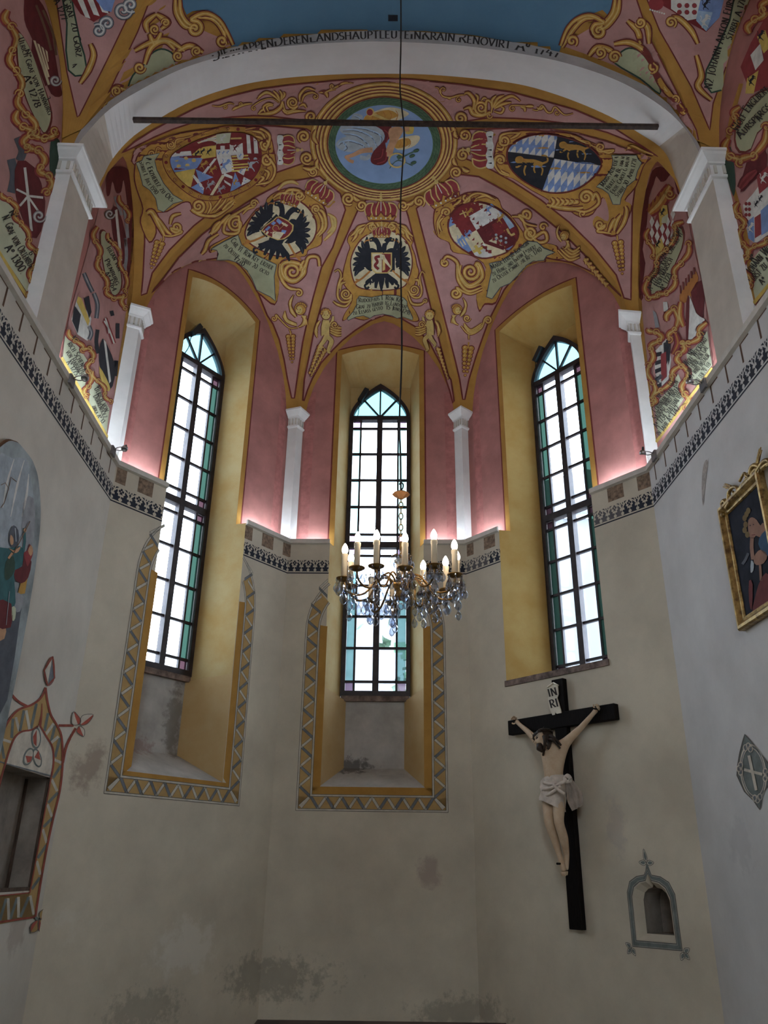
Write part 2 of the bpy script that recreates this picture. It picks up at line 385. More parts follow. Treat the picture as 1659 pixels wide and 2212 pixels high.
for s, Ya, Yb in ((0, 5.578, 6.129), (4, 5.489, 6.036)):
    i = s; d, n = wdir(i); ua = (Ya-PTS[i].y)/d.y; ub = (Yb-PTS[i].y)/d.y
    if s == 0: line = [wl2(0, ua, SET+.02), wl2(0, ua, 0), wl2(0, ub, 0), wl2(0, ub, SET+.02)]
    else: line = [wl2(4, ub, SET+.02), wl2(4, ub, 0), wl2(4, ua, 0), wl2(4, ua, SET+.02)]
    pilaster('front_pilaster', line, 7.50, [m_white, m_cream], .06)

# ------------------------------------------------------------------ transverse arch
FR = [(-2.94, 7.76), (-2.88, 7.95), (-2.70, 8.30), (-2.44, 8.58), (-2.03, 8.92), (-1.5, 9.16), (-.94, 9.28), (-.37, 9.345), (.05, 9.36), (.77, 9.32), (1.47, 9.19), (1.93, 9.04), (2.37, 8.80), (2.74, 8.44), (2.92, 8.10), (2.99, 7.76)]
RE = [(-2.92, 7.76), (-2.885, 8.0), (-2.80, 8.32), (-2.60, 8.66), (-2.17, 9.08), (-1.7, 9.35), (-1.21, 9.50), (-.6, 9.585), (.0, 9.615), (.57, 9.605), (1.34, 9.51), (1.83, 9.34), (2.31, 9.07), (2.68, 8.77), (2.93, 8.45), (3.0, 7.76)]
GR = [(-2.97, 7.76), (-2.93, 8.0), (-2.82, 8.28), (-2.58, 8.60), (-2.2, 8.91), (-1.68, 9.20), (-1.13, 9.39), (-.45, 9.51), (.05, 9.54), (.77, 9.49), (1.47, 9.36), (2.0, 9.16), (2.55, 8.82), (2.87, 8.40), (2.98, 8.02), (3.02, 7.76)]
YF, YR = 5.53, 6.085
fr, re_, gr = (ctr(q, 6) for q in (FR, RE, GR))
V = [(x, YF, z) for x, z in fr]+[(x, YR, z) for x, z in re_]+[(x, YF, z) for x, z in gr]; n_ = len(fr); F = []; FM = []
for k in range(n_-1):
    F.append((k, k+1, n_+k+1, n_+k)); FM.append(2 if fr[k][1] < 8.22 else 0); F.append((k, 2*n_+k, 2*n_+k+1, k+1)); FM.append(1)
arch = mesh('transverse_arch', V, F, [mat('arch_limewash', (.80, .81, .82), var=.03, scale=2, bump=.05), mat('grey_arch_face', (.36, .34, .33), var=.08, scale=4), m_cream], fm=FM); tag(arch, kind='structure')

# gold springers closing the corner between arch, capital and wall
for sx, q in ((-1, [(-3.13, 7.74), (-2.97, 7.74), (-2.945, 8.0), (-2.92, 8.15), (-3.13, 8.25)]), (1, [(3.2, 7.74), (3.03, 7.74), (3.01, 8.0), (3.0, 8.15), (3.2, 8.25)])):
    k = len(q); V = [(x, YF+.012, z) for x, z in q]+[(x, YF+.2, z) for x, z in q]
    tag(mesh('vault_springer', V, [tuple(range(k)), tuple(range(2*k-1, k-1, -1))]+[(j, (j+1) % k, k+(j+1) % k, k+j) for j in range(k)], m_gold), kind='structure')
# ------------------------------------------------------------------ choir vault
zo = 10.2; O3 = atz(827, 300, zo)
HT = [(0, 0), (.1, .008), (.22, .035), (.37, .10), (.52, .19), (.64, .29), (.75, .41), (.84, .53), (.90, .65), (.97, .82), (1, 1)]     # rib: height -> run
AT = [(0, .925), (.13, .90), (.29, .845), (.49, .73), (.69, .555), (.82, .40), (.88, .30), (.925, .22), (.97, .13), (1, 0)]          # wall arch: height -> distance from its axis
HS = [0, .06, .12, .18, .25, .32, .39, .46, .53, .6, .66, .72, .77, .82, .86, .90, .93, .955, .975, .99, 1]
ZK = 7.88
F1, F2 = (-2.90, 6.11), (2.985, 6.05)
HTF = [(0, 0), (.1, .012), (.22, .045), (.36, .12), (.5, .22), (.61, .33), (.70, .43), (.80, .56), (.865, .67), (.95, .84), (1, 1)]   # the two front ribs rise more slowly
BOW = {tuple(W[1]): -.035, tuple(W[2]): -.066}   # the two middle ribs lean a little to the left
def rib(c, h):
    t = interp(h, HTF if c in (F1, F2) else HT); bw_ = BOW.get(tuple(c), 0)*min(1, h/.35)*min(1, max(0, (.95-h)/.2)); c = (c[0]+bw_, c[1]); return Vector((c[0]+(O3.x-c[0])*t, c[1]+(O3.y-c[1])*t, ZK+(zo-ZK)*h))
def wall_arch(i, za, cu=None):
    L = (PTS[i+1]-PTS[i]).length; cu = cu or L/2
    def f(h, side):
        x = interp(h, AT)*L/2; c = cu*(1-x/(L/2))+(L/2)*(x/(L/2)); return wp(i, c+side*x, ZK+(za-ZK)*h, SET)
    return f
def side_arch(i, ya, yb, za):
    d, n = wdir(i)
    def f(h, side):
        x = interp(h, AT)/.925*(yb-ya)/2; y = (ya+yb)/2+side*x; return wp(i, (y-PTS[i].y)/d.y, ZK+(za-ZK)*h, SET)
    return f
k9 = 8*6; LZ = [(z, x) for x, z in re_[:k9+1]]; RZ = [(z, x) for x, z in reversed(re_[k9:])]
def front_arch(h, side):
    z = ZK+(9.615-ZK)*h; x = interp(z, LZ) if side < 0 else interp(z, RZ); x = re_[k9][0] if h >= .9999 else x; return Vector((x, YR-.004, z))
CELLS = [(F1, tuple(W[0]), side_arch(0, 6.12, 8.03, 9.30)), (tuple(W[0]), tuple(W[1]), wall_arch(1, 9.73, 1.48)), (tuple(W[1]), tuple(W[2]), wall_arch(2, 9.64, 1.27)),
         (tuple(W[2]), tuple(W[3]), wall_arch(3, 9.80, 1.33)), (tuple(W[3]), F2, side_arch(4, 6.05, 7.96, 9.26)), (F2, F1, front_arch)]
V, F = [], []; NSEG = 22; HS = sorted(set([k/40 for k in range(37)]+[.91, .92, .935, .95, .96, .97, .978, .985, .99, .995, 1.0]))
for ci, (ca, cb, fa_) in enumerate(CELLS):
    for side, c in ((-1, ca), (1, cb)):
        sd = side if ci < 4 else -side
        if ci == 4: sd = -side
        if ci == 5: sd = -side
        base = len(V)
        for h in HS:
            r = rib(c, h); w_ = fa_(h, sd)
            for s in range(NSEG+1): V.append(r.lerp(w_, s/NSEG))
        m_ = NSEG+1
        for j in range(len(HS)-1):
            for s in range(NSEG):
                q = (base+j*m_+s, base+j*m_+s+1, base+(j+1)*m_+s+1, base+(j+1)*m_+s); F.append(q if side > 0 else q[::-1])
bm = bmesh.new()
def crown_soft(v):
    r = hypot(v.x-O3.x, v.y-O3.y); t = min(1, max(0, (r-.98)/.55)); t = t*t*(3-2*t); zs_ = zo-.2*r*r; return Vector((v.x, v.y, zs_+(v.z-zs_)*t))
vv = [bm.verts.new(crown_soft(v)) for v in V]
for q in F: bm.faces.new([vv[k] for k in q])
# merge only along ridges, cell by cell, so that the groins stay sharp
per = len(HS)*(NSEG+1)
for ci in range(6):
    bmesh.ops.remove_doubles(bm, verts=[v for v in vv[ci*2*per:(ci+1)*2*per] if v.is_valid], dist=1e-4)
bmesh.ops.dissolve_degenerate(bm, edges=bm.edges, dist=1e-5)
vault = bmo('ceiling_choir', bm, m_gold, smooth=True, recalc=False); tag(vault, kind='structure')

# ------------------------------------------------------------------ nave vault: barrel with lunettes over the side walls
GZ = sorted(GR)
def zbar(x): return interp(x, [(a, b) for a, b in GR])
V, F = [], []; ys = [5.53-.09*k for k in range(104)]; NC = 8; XS = [k/30 for k in range(31)]
def lun(y):
    """0 at the springers, 1 at the crown of a lunette; bays of 1.8 m"""
    t = ((5.56-y) % 1.8)/1.8; return 1-abs(2*t-1)
m_ = 2*NC+len(XS)
for y in ys:
    q = lun(y); g = min(1., q*1.0); inset = .04+.86*g**1.05
    zw = 7.72+.92*(1-(1-g)**2.3)**.62
    xl = -3.085; xr = 3.175; gl = -2.98+inset; gr_ = 3.04-inset
    row = [(xl+(gl-xl)*k/NC, zw+(zbar(gl)-zw)*(k/NC)**.9) for k in range(NC)]+[(gl+(gr_-gl)*s, zbar(gl+(gr_-gl)*s)) for s in XS]+[(gr_+(xr-gr_)*k/NC, zbar(gr_)+(zw-zbar(gr_))*(k/NC)**1.1) for k in range(1, NC+1)]
    V.extend((x, y, z) for x, z in row)
for j in range(len(ys)-1):
    for s in range(m_-1): F.append((j*m_+s, j*m_+s+1, (j+1)*m_+s+1, (j+1)*m_+s))
m_blue = mat('sky_blue_fresco', (.115, .24, .36), var=.10, scale=1.2, c2=(.09, .20, .31), fine=.03)
FM = []
nave = mesh('ceiling_nave', V, F, [m_gold, m_blue], smooth=False); tag(nave, kind='structure')

# unseen slab over the vaults, added to stop sky light leaking in
rp = [(-3.6, -4.2), (3.7, -4.2), (3.7, 8.2), (1.7, 11.2), (-1.7, 11.2), (-3.7, 8.2)]
V = [(x, y, z) for z in (11.0, 11.3) for x, y in rp]; k_ = len(rp)
tag(mesh('sky_light_blocker', V, [tuple(range(k_)), tuple(range(2*k_-1, k_-1, -1))]+[(k, (k+1) % k_, k_+(k+1) % k_, k_+k) for k in range(k_)], m_grey), kind='structure')
# ================================================================== windows: iron-dark frames, coloured margins, clear panes
ROWS_T = [8.04, 7.895, 7.445, 6.998, 6.553, 6.108, 5.98]; ROWS_B = [5.89, 5.773, 5.319, 4.859, 4.405, 3.94, 3.81]
m_frame = mat('dark_window_frame', (.030, .022, .024), var=.25, scale=8, rough=.5)
CLEAR = glass('clear_glass', (.93, .96, 1.))
for i, w in WIN.items():
    a, b, zs, fa, fb, na, nb, zt, zm = w; cu = (fa+fb)/2; d, n = wdir(i); D, Nn = Vector((d.x, d.y, 0)), Vector((n.x, n.y, 0))
    mid = i == 2  # brighter sky behind the middle window is put into its teal and pink tints
    TEAL = glass('teal_glass_skylit' if mid else 'teal_glass', (.34, .46, .46) if mid else (.095, .145, .128), .1)
    PINK = glass('pink_glass_skylit' if mid else 'pink_glass', (.36, .30, .36) if mid else (.14, .10, .115), .1)
    CYAN = glass('cyan_glass_pale' if mid else 'cyan_glass', (.26, .40, .42) if mid else (.27, .38, .41), .1)
    win = empty('window_%d' % i, wp(i, cu, 3.74, DW)); tag(win, kind='structure')
    bpy.context.view_layer.update()
    def bar(name, ua, ub, za, zb, th=.035, par=win, off=DW, mt=m_frame):
        bm = bmesh.new(); bbox(bm, wp(i, (ua+ub)/2, (za+zb)/2, off), D, Nn, Z_, (ub-ua)/2, th, (zb-za)/2); return bmo(name, bm, mt, par)
    # outer frame: stiles, bottom rail and the pointed head
    out = pointed(fa, fb, ZS, ZA); inn = pointed(fa+.058, fb-.058, ZS, ZA-.085)
    V, F = [], []; lo = [(fa, 3.74)]+out+[(fb, 3.74)]; li = [(fa+.058, 3.81)]+inn+[(fb-.058, 3.81)]; k_ = len(lo)
    for off in (DW-.05, DW+.04):
        V.extend(wp(i, u, z, off) for u, z in lo); V.extend(wp(i, u, z, off) for u, z in li)
    for t in range(k_):
        t2 = (t+1) % k_
        F += [(t, t2, k_+t2, k_+t), (2*k_+t, 3*k_+t, 3*k_+t2, 2*k_+t2), (k_+t, k_+t2, 3*k_+t2, 3*k_+t), (t, 2*k_+t, 2*k_+t2, t2)]
    mesh('frame', V, F, m_frame, win)
    bar('mullion', cu-.042, cu+.042, 3.79, 8.06, .045)
    bar('transom', fa+.03, fb-.03, 8.035, 8.105, .05); bar('transom', fa+.03, fb-.03, 5.89, 5.98, .05)
    if i != 3: bar('sill_board', fa+.01, fb-.01, 3.672, 3.745, .05, mt=m_sillwood)
    g0, g1 = fa+.058, fb-.058; cA, cB = fa+.178, fb-.188
    for u in (cA, cB):
        bar('muntin', u-.014, u+.014, 5.96, 8.05, .018); bar('muntin', u-.014, u+.014, 3.80, 5.91, .018)
    for rows in (ROWS_T, ROWS_B):
        for z in rows[1:-1]: bar('muntin', g0, g1, z-.016, z+.016, .018)
    cols = [(g0, cA, 1), (cA, cu-.03, 0), (cu+.03, cB, 0), (cB, g1, 1)]
    for rows in (ROWS_T, ROWS_B):
        for r, (z1, z0) in enumerate(zip(rows, rows[1:])):
            for ua, ub, edge in cols:
                small = r in (0, len(rows)-2)
                bm = bmesh.new(); bbox(bm, wp(i, (ua+ub)/2, (z0+z1)/2, DW), D, Nn, Z_, (ub-ua)/2-.004, .003, (z1-z0)/2-.004)
                bmo('pane', bm, (PINK if small else TEAL) if edge else CLEAR, win)
    # fan light
    hub = (cu, 8.10); top = [(cu, ZA-.085)]; arcp = inn
    def bar2(p, q, wd=.012):
        A, B = wp(i, p[0], p[1], DW), wp(i, q[0], q[1], DW); ax = (B-A).normalized(); bm = bmesh.new(); bbox(bm, (A+B)/2, ax, Nn, ax.cross(Nn), (B-A).length/2, .018, wd); bmo('muntin', bm, m_frame, win)
    qL, qR = arcp[6], arcp[-7]
    bar2(hub, (cu, ZA-.07)); bar2(hub, qL); bar2(hub, qR)
    h = len(arcp)//2
    for poly in ([hub, (g0, 8.10)]+arcp[:7], [hub]+arcp[6:h+1], [hub]+arcp[h:-6], [hub]+arcp[-7:]+[(g1, 8.10)]):
        f_, t_ = tess([poly]); k2 = len(f_)
        mesh('pane', [wp(i, u, z, DW-.003) for u, z in f_]+[wp(i, u, z, DW+.003) for u, z in f_], t_+[tuple(k2+x for x in t[::-1]) for t in t_], CYAN, win)
    # sampling portal for the daylight
    l = bpy.data.lights.new('daylight_portal', 'AREA'); l.shape = 'RECTANGLE'; l.size = fb-fa; l.size_y = 5.0; l.cycles.is_portal = True
    o = bpy.data.objects.new('daylight_portal', l); COL.objects.link(o)
    o.matrix_world = Matrix(((d.x, 0, -n.x, 0), (d.y, 0, -n.y, 0), (0, 1, 0, 0), (0, 0, 0, 1))); o.location = wp(i, cu, 6.2, DW+.08)

# ================================================================== outside: courtyard houses and a tree
def ext(name, boxes, m, lab, cat, par=None):
    bm = bmesh.new()
    for c, s in boxes: bbox(bm, Vector(c), X_, Y_, Z_, s[0]/2, s[1]/2, s[2]/2)
    o = bmo(name, bm, m, par)
    if lab: tag(o, lab, cat)
    return o
m_ext = mat('pale_render', (.13, .135, .14), var=.08, scale=.6); m_roof = mat('grey_roof_tiles', (.105, .11, .12), var=.25, scale=2.5)
h1 = empty('courtyard_house', (0, 24, 0)); tag(h1, 'pale rendered courtyard house with grey roof outside the middle window', 'building')
ext('house_wall', [((-1.0, 24.6, 3.2), (7, .6, 6.4))], m_ext, None, None, h1)
V = [(-5, 23.9, 6.3), (2.9, 23.9, 6.3), (2.9, 28.5, 10.8), (-5, 28.5, 10.8), (-5, 23.9, 6.2), (2.9, 23.9, 6.2), (2.9, 28.5, 10.7), (-5, 28.5, 10.7)]
mesh('roof', V, [(0, 1, 2, 3), (7, 6, 5, 4), (0, 4, 5, 1), (1, 5, 6, 2), (2, 6, 7, 3), (3, 7, 4, 0)], mat('washed_roof', (.135, .14, .15), var=.12, scale=3), h1)
ext('chimney', [((-.95, 23.7, 5.4), (.5, .5, .9)), ((-.95, 23.7, 5.95), (.85, .6, .12))], mat('chimney_render', (.10, .12, .13), var=.1), None, None, h1)
bm = bmesh.new(); rr = random.Random(3)
for k in range(420):
    p = Vector((1.75+rr.gauss(0, .6), 20.4+rr.gauss(0, .6), 6.6+rr.gauss(0, 1.0))); q = Vector((rr.gauss(0, 1), rr.gauss(0, 1), rr.gauss(0, 1))).normalized(); s = q.orthogonal().normalized()*rr.uniform(.1, .22); t = q.cross(s)
    bm.faces.new([bm.verts.new(p+s), bm.verts.new(p+t), bm.verts.new(p-s), bm.verts.new(p-t)])
tree = empty('courtyard_tree', (1.75, 20.4, 0)); tag(tree, 'leafy green tree standing beside the courtyard house', 'tree')
bmo('foliage', bm, mat('leaf_green', (.055, .10, .06), var=.3), tree, recalc=False)
bm = bmesh.new(); tube(bm, [(1.75, 20.4, 0), (1.8, 20.4, 4), (1.75, 20.4, 6.6)], [.22, .17, .08]); bmo('trunk', bm, m_wood, tree)
h2 = empty('castle_range', (9, 24, 0)); tag(h2, 'pale castle range with a broken grey roof line outside the right window', 'building')
ext('range_wall', [((9.0, 24, 6.0), (10.6, 1, 12.0))], mat('range_render', (.115, .12, .125), var=.06, scale=.5), None, None, h2)
V = [(3.4, 23.3, 11.9), (7.5, 23.3, 12.3), (14.6, 23.3, 11.9), (14.6, 27, 14.6), (7.8, 27, 15.6), (3.4, 27, 14.2)]
mesh('roof', V+[(x, y, z-.15) for x, y, z in V], [(0, 1, 4, 5), (1, 2, 3, 4), (11, 10, 7, 6), (10, 9, 8, 7), (0, 6, 7, 1), (1, 7, 8, 2)], m_roof, h2)
tag(mesh('courtyard', [(-60, 11.9, -.3), (60, 11.9, -.3), (60, 120, -.3), (-60, 120, -.3)], [(0, 1, 2, 3)], mat('paved_yard', (.16, .16, .155), var=.1)), kind='structure')
# ================================================================== mural painting: thin paint layers lying on the plaster
# Motifs are traced as outlines; every vertex is carried along its sight line onto the vault or wall it is painted on
# and lifted off the plaster by a hair per layer.
LAY = .0014
def bvh_of(o):
    me = o.data; return BVHTree.FromPolygons([v.co.copy() for v in me.vertices], [tuple(p.vertices) for p in me.polygons])
TG = {'vault': bvh_of(vault), 'nave': bvh_of(nave), 'arch': bvh_of(arch)}
class Flat:
    """a plane as painting ground"""
    def __init__(s, i, off): d, n = wdir(i); s.n = Vector((n.x, n.y, 0)); s.p = wp(i, 0, 0, off)
    def ray_cast(s, o, r):
        t = (s.p-o).dot(s.n)/r.dot(s.n); return o+r*t, s.n, 0, t
for i in range(5): TG['up%d' % i] = Flat(i, SET); TG['lo%d' % i] = Flat(i, 0)
PAINT = {}
def pm(c):
    if isinstance(c, str): return PAINT[c]
    return c
def pal(name, c, var=.10, **k): PAINT[name] = mat('paint_'+name, c, var=var, scale=k.pop('scale', 9), **k)
pal('pink', (.47, .26, .245), .07, scale=3, fine=.04); pal('rose', (.43, .17, .155)); pal('gold', (.50, .275, .062), .10, fine=.05); pal('ochre', (.42, .225, .05)); pal('hi', (.66, .47, .17)); pal('dred', (.17, .036, .030))
pal('red', (.20, .028, .030)); pal('crim', (.27, .045, .05)); pal('cream', (.66, .58, .38)); pal('white', (.66, .66, .62)); pal('blue', (.20, .30, .56)); pal('sky', (.24, .36, .58), .06, scale=2.5); pal('lblue', (.36, .50, .66))
pal('black', (.022, .024, .032)); pal('bann', (.40, .42, .27), .08, scale=3); pal('mint', (.52, .56, .40), .06, scale=3); pal('green', (.085, .15, .085)); pal('dgreen', (.035, .07, .05)); pal('ink', (.035, .030, .028), 0); pal('flesh', (.52, .30, .17)); pal('orange', (.45, .19, .05))
pal('grey', (.30, .31, .33)); pal('dgrey', (.09, .10, .12)); pal('lion', (.46, .26, .06)); pal('lgold', (.60, .44, .16)); pal('teal', (.04, .13, .14)); pal('wine', (.13, .022, .025)); pal('yell', (.62, .46, .12)); pal('brown', (.17, .10, .06)); pal('steel', (.36, .41, .45))
class Motif:
    """one painted motif = one mesh; T maps sketch coordinates (a zoomed crop) to photo pixels"""
    def __init__(s, name, tgt, T=(0, 0, 1), parent=None, base=0, step=9):
        s.name, s.t, s.T, s.par, s.base, s.step = name, TG[tgt], T, parent, base, step; s.V = []; s.F = []; s.FM = []; s.M = []; s.tn = tgt
    def px(s, p): return (s.T[0]+p[0]/s.T[2], s.T[1]+p[1]/s.T[2])
    def mi(s, m):
        m = pm(m)
        if m not in s.M: s.M.append(m)
        return s.M.index(m)
    def pt(s, p, lay):
        x, y = s.px(p); r = ray(x, y); h = s.t.ray_cast(CAM, r)
        if h[0] is None: return None
        n = h[1] if h[1].dot(r) < 0 else -h[1]
        return h[0]+n*((s.base+lay)*LAY+.002)
    def addv(s, pts, lay):
        k = len(s.V); idx = []
        for p in pts:
            q = s.pt(p, lay)
            if q is None: idx.append(None)
            else: s.V.append(q); idx.append(len(s.V)-1)
        return idx
    def tri(s, idx, tris, m):
        mi = s.mi(m)
        for t in tris:
            q = [idx[k] for k in t]
            if None not in q and len(set(q)) == len(q): s.F.append(tuple(q)); s.FM.append(mi)
    def poly(s, pts, m, lay=1, curve=0, holes=(), grid=True):
        """filled outline; curve>0 rounds it"""
        if curve: pts = ctr(pts, curve, True)
        st = s.step*s.T[2]
        if not grid or s.tn[:2] in ('up', 'lo'):
            f, t = tess([pts]+list(holes)); s.tri(s.addv(f, lay), t, m); return
        # refine the border, add a grid of inner points, constrained Delaunay
        def ref(l):
            o = []
            for a, b in zip(l, l[1:]+l[:1]):
                k = max(1, int(hypot(b[0]-a[0], b[1]-a[1])/st)); o += [(a[0]+(b[0]-a[0])*j/k, a[1]+(b[1]-a[1])*j/k) for j in range(k)]
            return o
        loops = [ref(list(pts))]+[ref(list(h)) for h in holes]; P = []; E = []
        for l in loops:
            k = len(P); P += [Vector(q) for q in l]; E += [(k+j, k+(j+1) % len(l)) for j in range(len(l))]
        xs = [p[0] for p in pts]; ys = [p[1] for p in pts]; x = min(xs)+st*.5
        while x < max(xs):
            y = min(ys)+st*.5
            while y < max(ys):
                if inside((x, y), loops[0]): P.append(Vector((x+.01, y+.013)))
                y += st
            x += st
        r = delaunay_2d_cdt(P, E, [], 0, 1e-4); vs_, fs_ = r[0], r[2]
        ok = []
        for f in fs_:
            c = (sum(vs_[k].x for k in f)/len(f), sum(vs_[k].y for k in f)/len(f))
            if inside(c, loops[0]) and not any(inside(c, h) for h in loops[1:]): ok.append(tuple(f))
        s.tri(s.addv([(v.x, v.y) for v in vs_], lay), ok, m)
    def line(s, pts, w, m, lay=2, curve=0, closed=False, taper=None):
        """stroke of width w (sketch units); taper: list of width factors along it"""
        if curve: pts = ctr(pts, curve, closed)
        st = s.step*s.T[2]*.8; P = []
        src = list(pts)+([pts[0]] if closed else [])
        for a, b in zip(src, src[1:]):
            k = max(1, int(hypot(b[0]-a[0], b[1]-a[1])/st)); P += [(a[0]+(b[0]-a[0])*j/k, a[1]+(b[1]-a[1])*j/k) for j in range(k)]
        P.append(src[-1]); n = len(P); A = []; B = []
        for j, p in enumerate(P):
            a = P[j-1] if j else (P[-2] if closed else p); b = P[j+1] if j < n-1 else (P[1] if closed else p)
            dx, dy = b[0]-a[0], b[1]-a[1]; l = hypot(dx, dy) or 1; h = w/2
            if taper:
                q = j/(n-1)*(len(taper)-1); k = min(int(q), len(taper)-2); h *= taper[k]+(taper[k+1]-taper[k])*(q-k)
            A.append((p[0]-dy/l*h, p[1]+dx/l*h)); B.append((p[0]+dy/l*h, p[1]-dx/l*h))
        ia, ib = s.addv(A, lay), s.addv(B, lay); mi = s.mi(m)
        for j in range(n-1):
            q = (ia[j], ib[j], ib[j+1], ia[j+1])
            if None not in q: s.F.append(q); s.FM.append(mi)
    def orn(s, pts, w, lay=2, curve=6, taper=(.5, 1, 1, .45), cols=('dred', 'gold', 'hi'), edge=None):
        """acanthus stroke: dark contour, gold body, pale light on its upper side"""
        w *= 1.32; e = edge if edge is not None else max(w*.26, 1.4*s.T[2]*.8)
        P = ctr(pts, curve) if curve else pts
        s.line(P, w+2*e, cols[0], lay, taper=[(t*w+2*e)/(w+2*e) for t in taper]); s.line(P, w, cols[1], lay+1, taper=taper); s.line(P, w*.34, cols[2], lay+2, taper=taper)
    def spiral(s, c, r, turns=1.4, a0=0, cw=1, r1=.12, tail=None, w=None, lay=2, cols=('dred', 'gold', 'hi'), n=26):
        pts = [(c[0]+r*(1-(1-r1)*k/n)*cos(a0+cw*turns*2*pi*k/n), c[1]+r*(1-(1-r1)*k/n)*sin(a0+cw*turns*2*pi*k/n)) for k in range(n+1)]
        if tail: pts = ctr(list(tail)+[pts[0]], 5)[:-1]+pts
        s.orn(pts, w or r*.30, lay, curve=0, taper=(.55, 1, .9, .5), cols=cols)
    def leaf(s, p, q, w, m=('dred', 'gold', 'hi'), lay=2, bend=0.):
        dx, dy = q[0]-p[0], q[1]-p[1]; mid = (p[0]+dx*.5-dy*bend, p[1]+dy*.5+dx*bend)
        s.orn([p, mid, q], w, lay, 6, taper=(.35, 1, 1, .1), cols=m)
    def ell(s, c, rx, ry, m, lay=1, rot=0, n=28, a0=0, a1=2*pi):
        s.poly([(c[0]+rx*cos(t)*cos(rot)-ry*sin(t)*sin(rot), c[1]+rx*cos(t)*sin(rot)+ry*sin(t)*cos(rot)) for t in [a0+(a1-a0)*k/n for k in range(n)]], m, lay)
    def done(s, label=None):
        if not s.F: return None
        o = mesh(s.name, s.V, s.F, s.M, s.par, fm=s.FM)
        if label: o['label'] = label
        return o
def inside(p, l):
    x, y = p; c = False; j = len(l)-1
    for i in range(len(l)):
        xi, yi = l[i]; xj, yj = l[j]
        if (yi > y) != (yj > y) and x < (xj-xi)*(y-yi)/(yj-yi)+xi: c = not c
        j = i
    return c

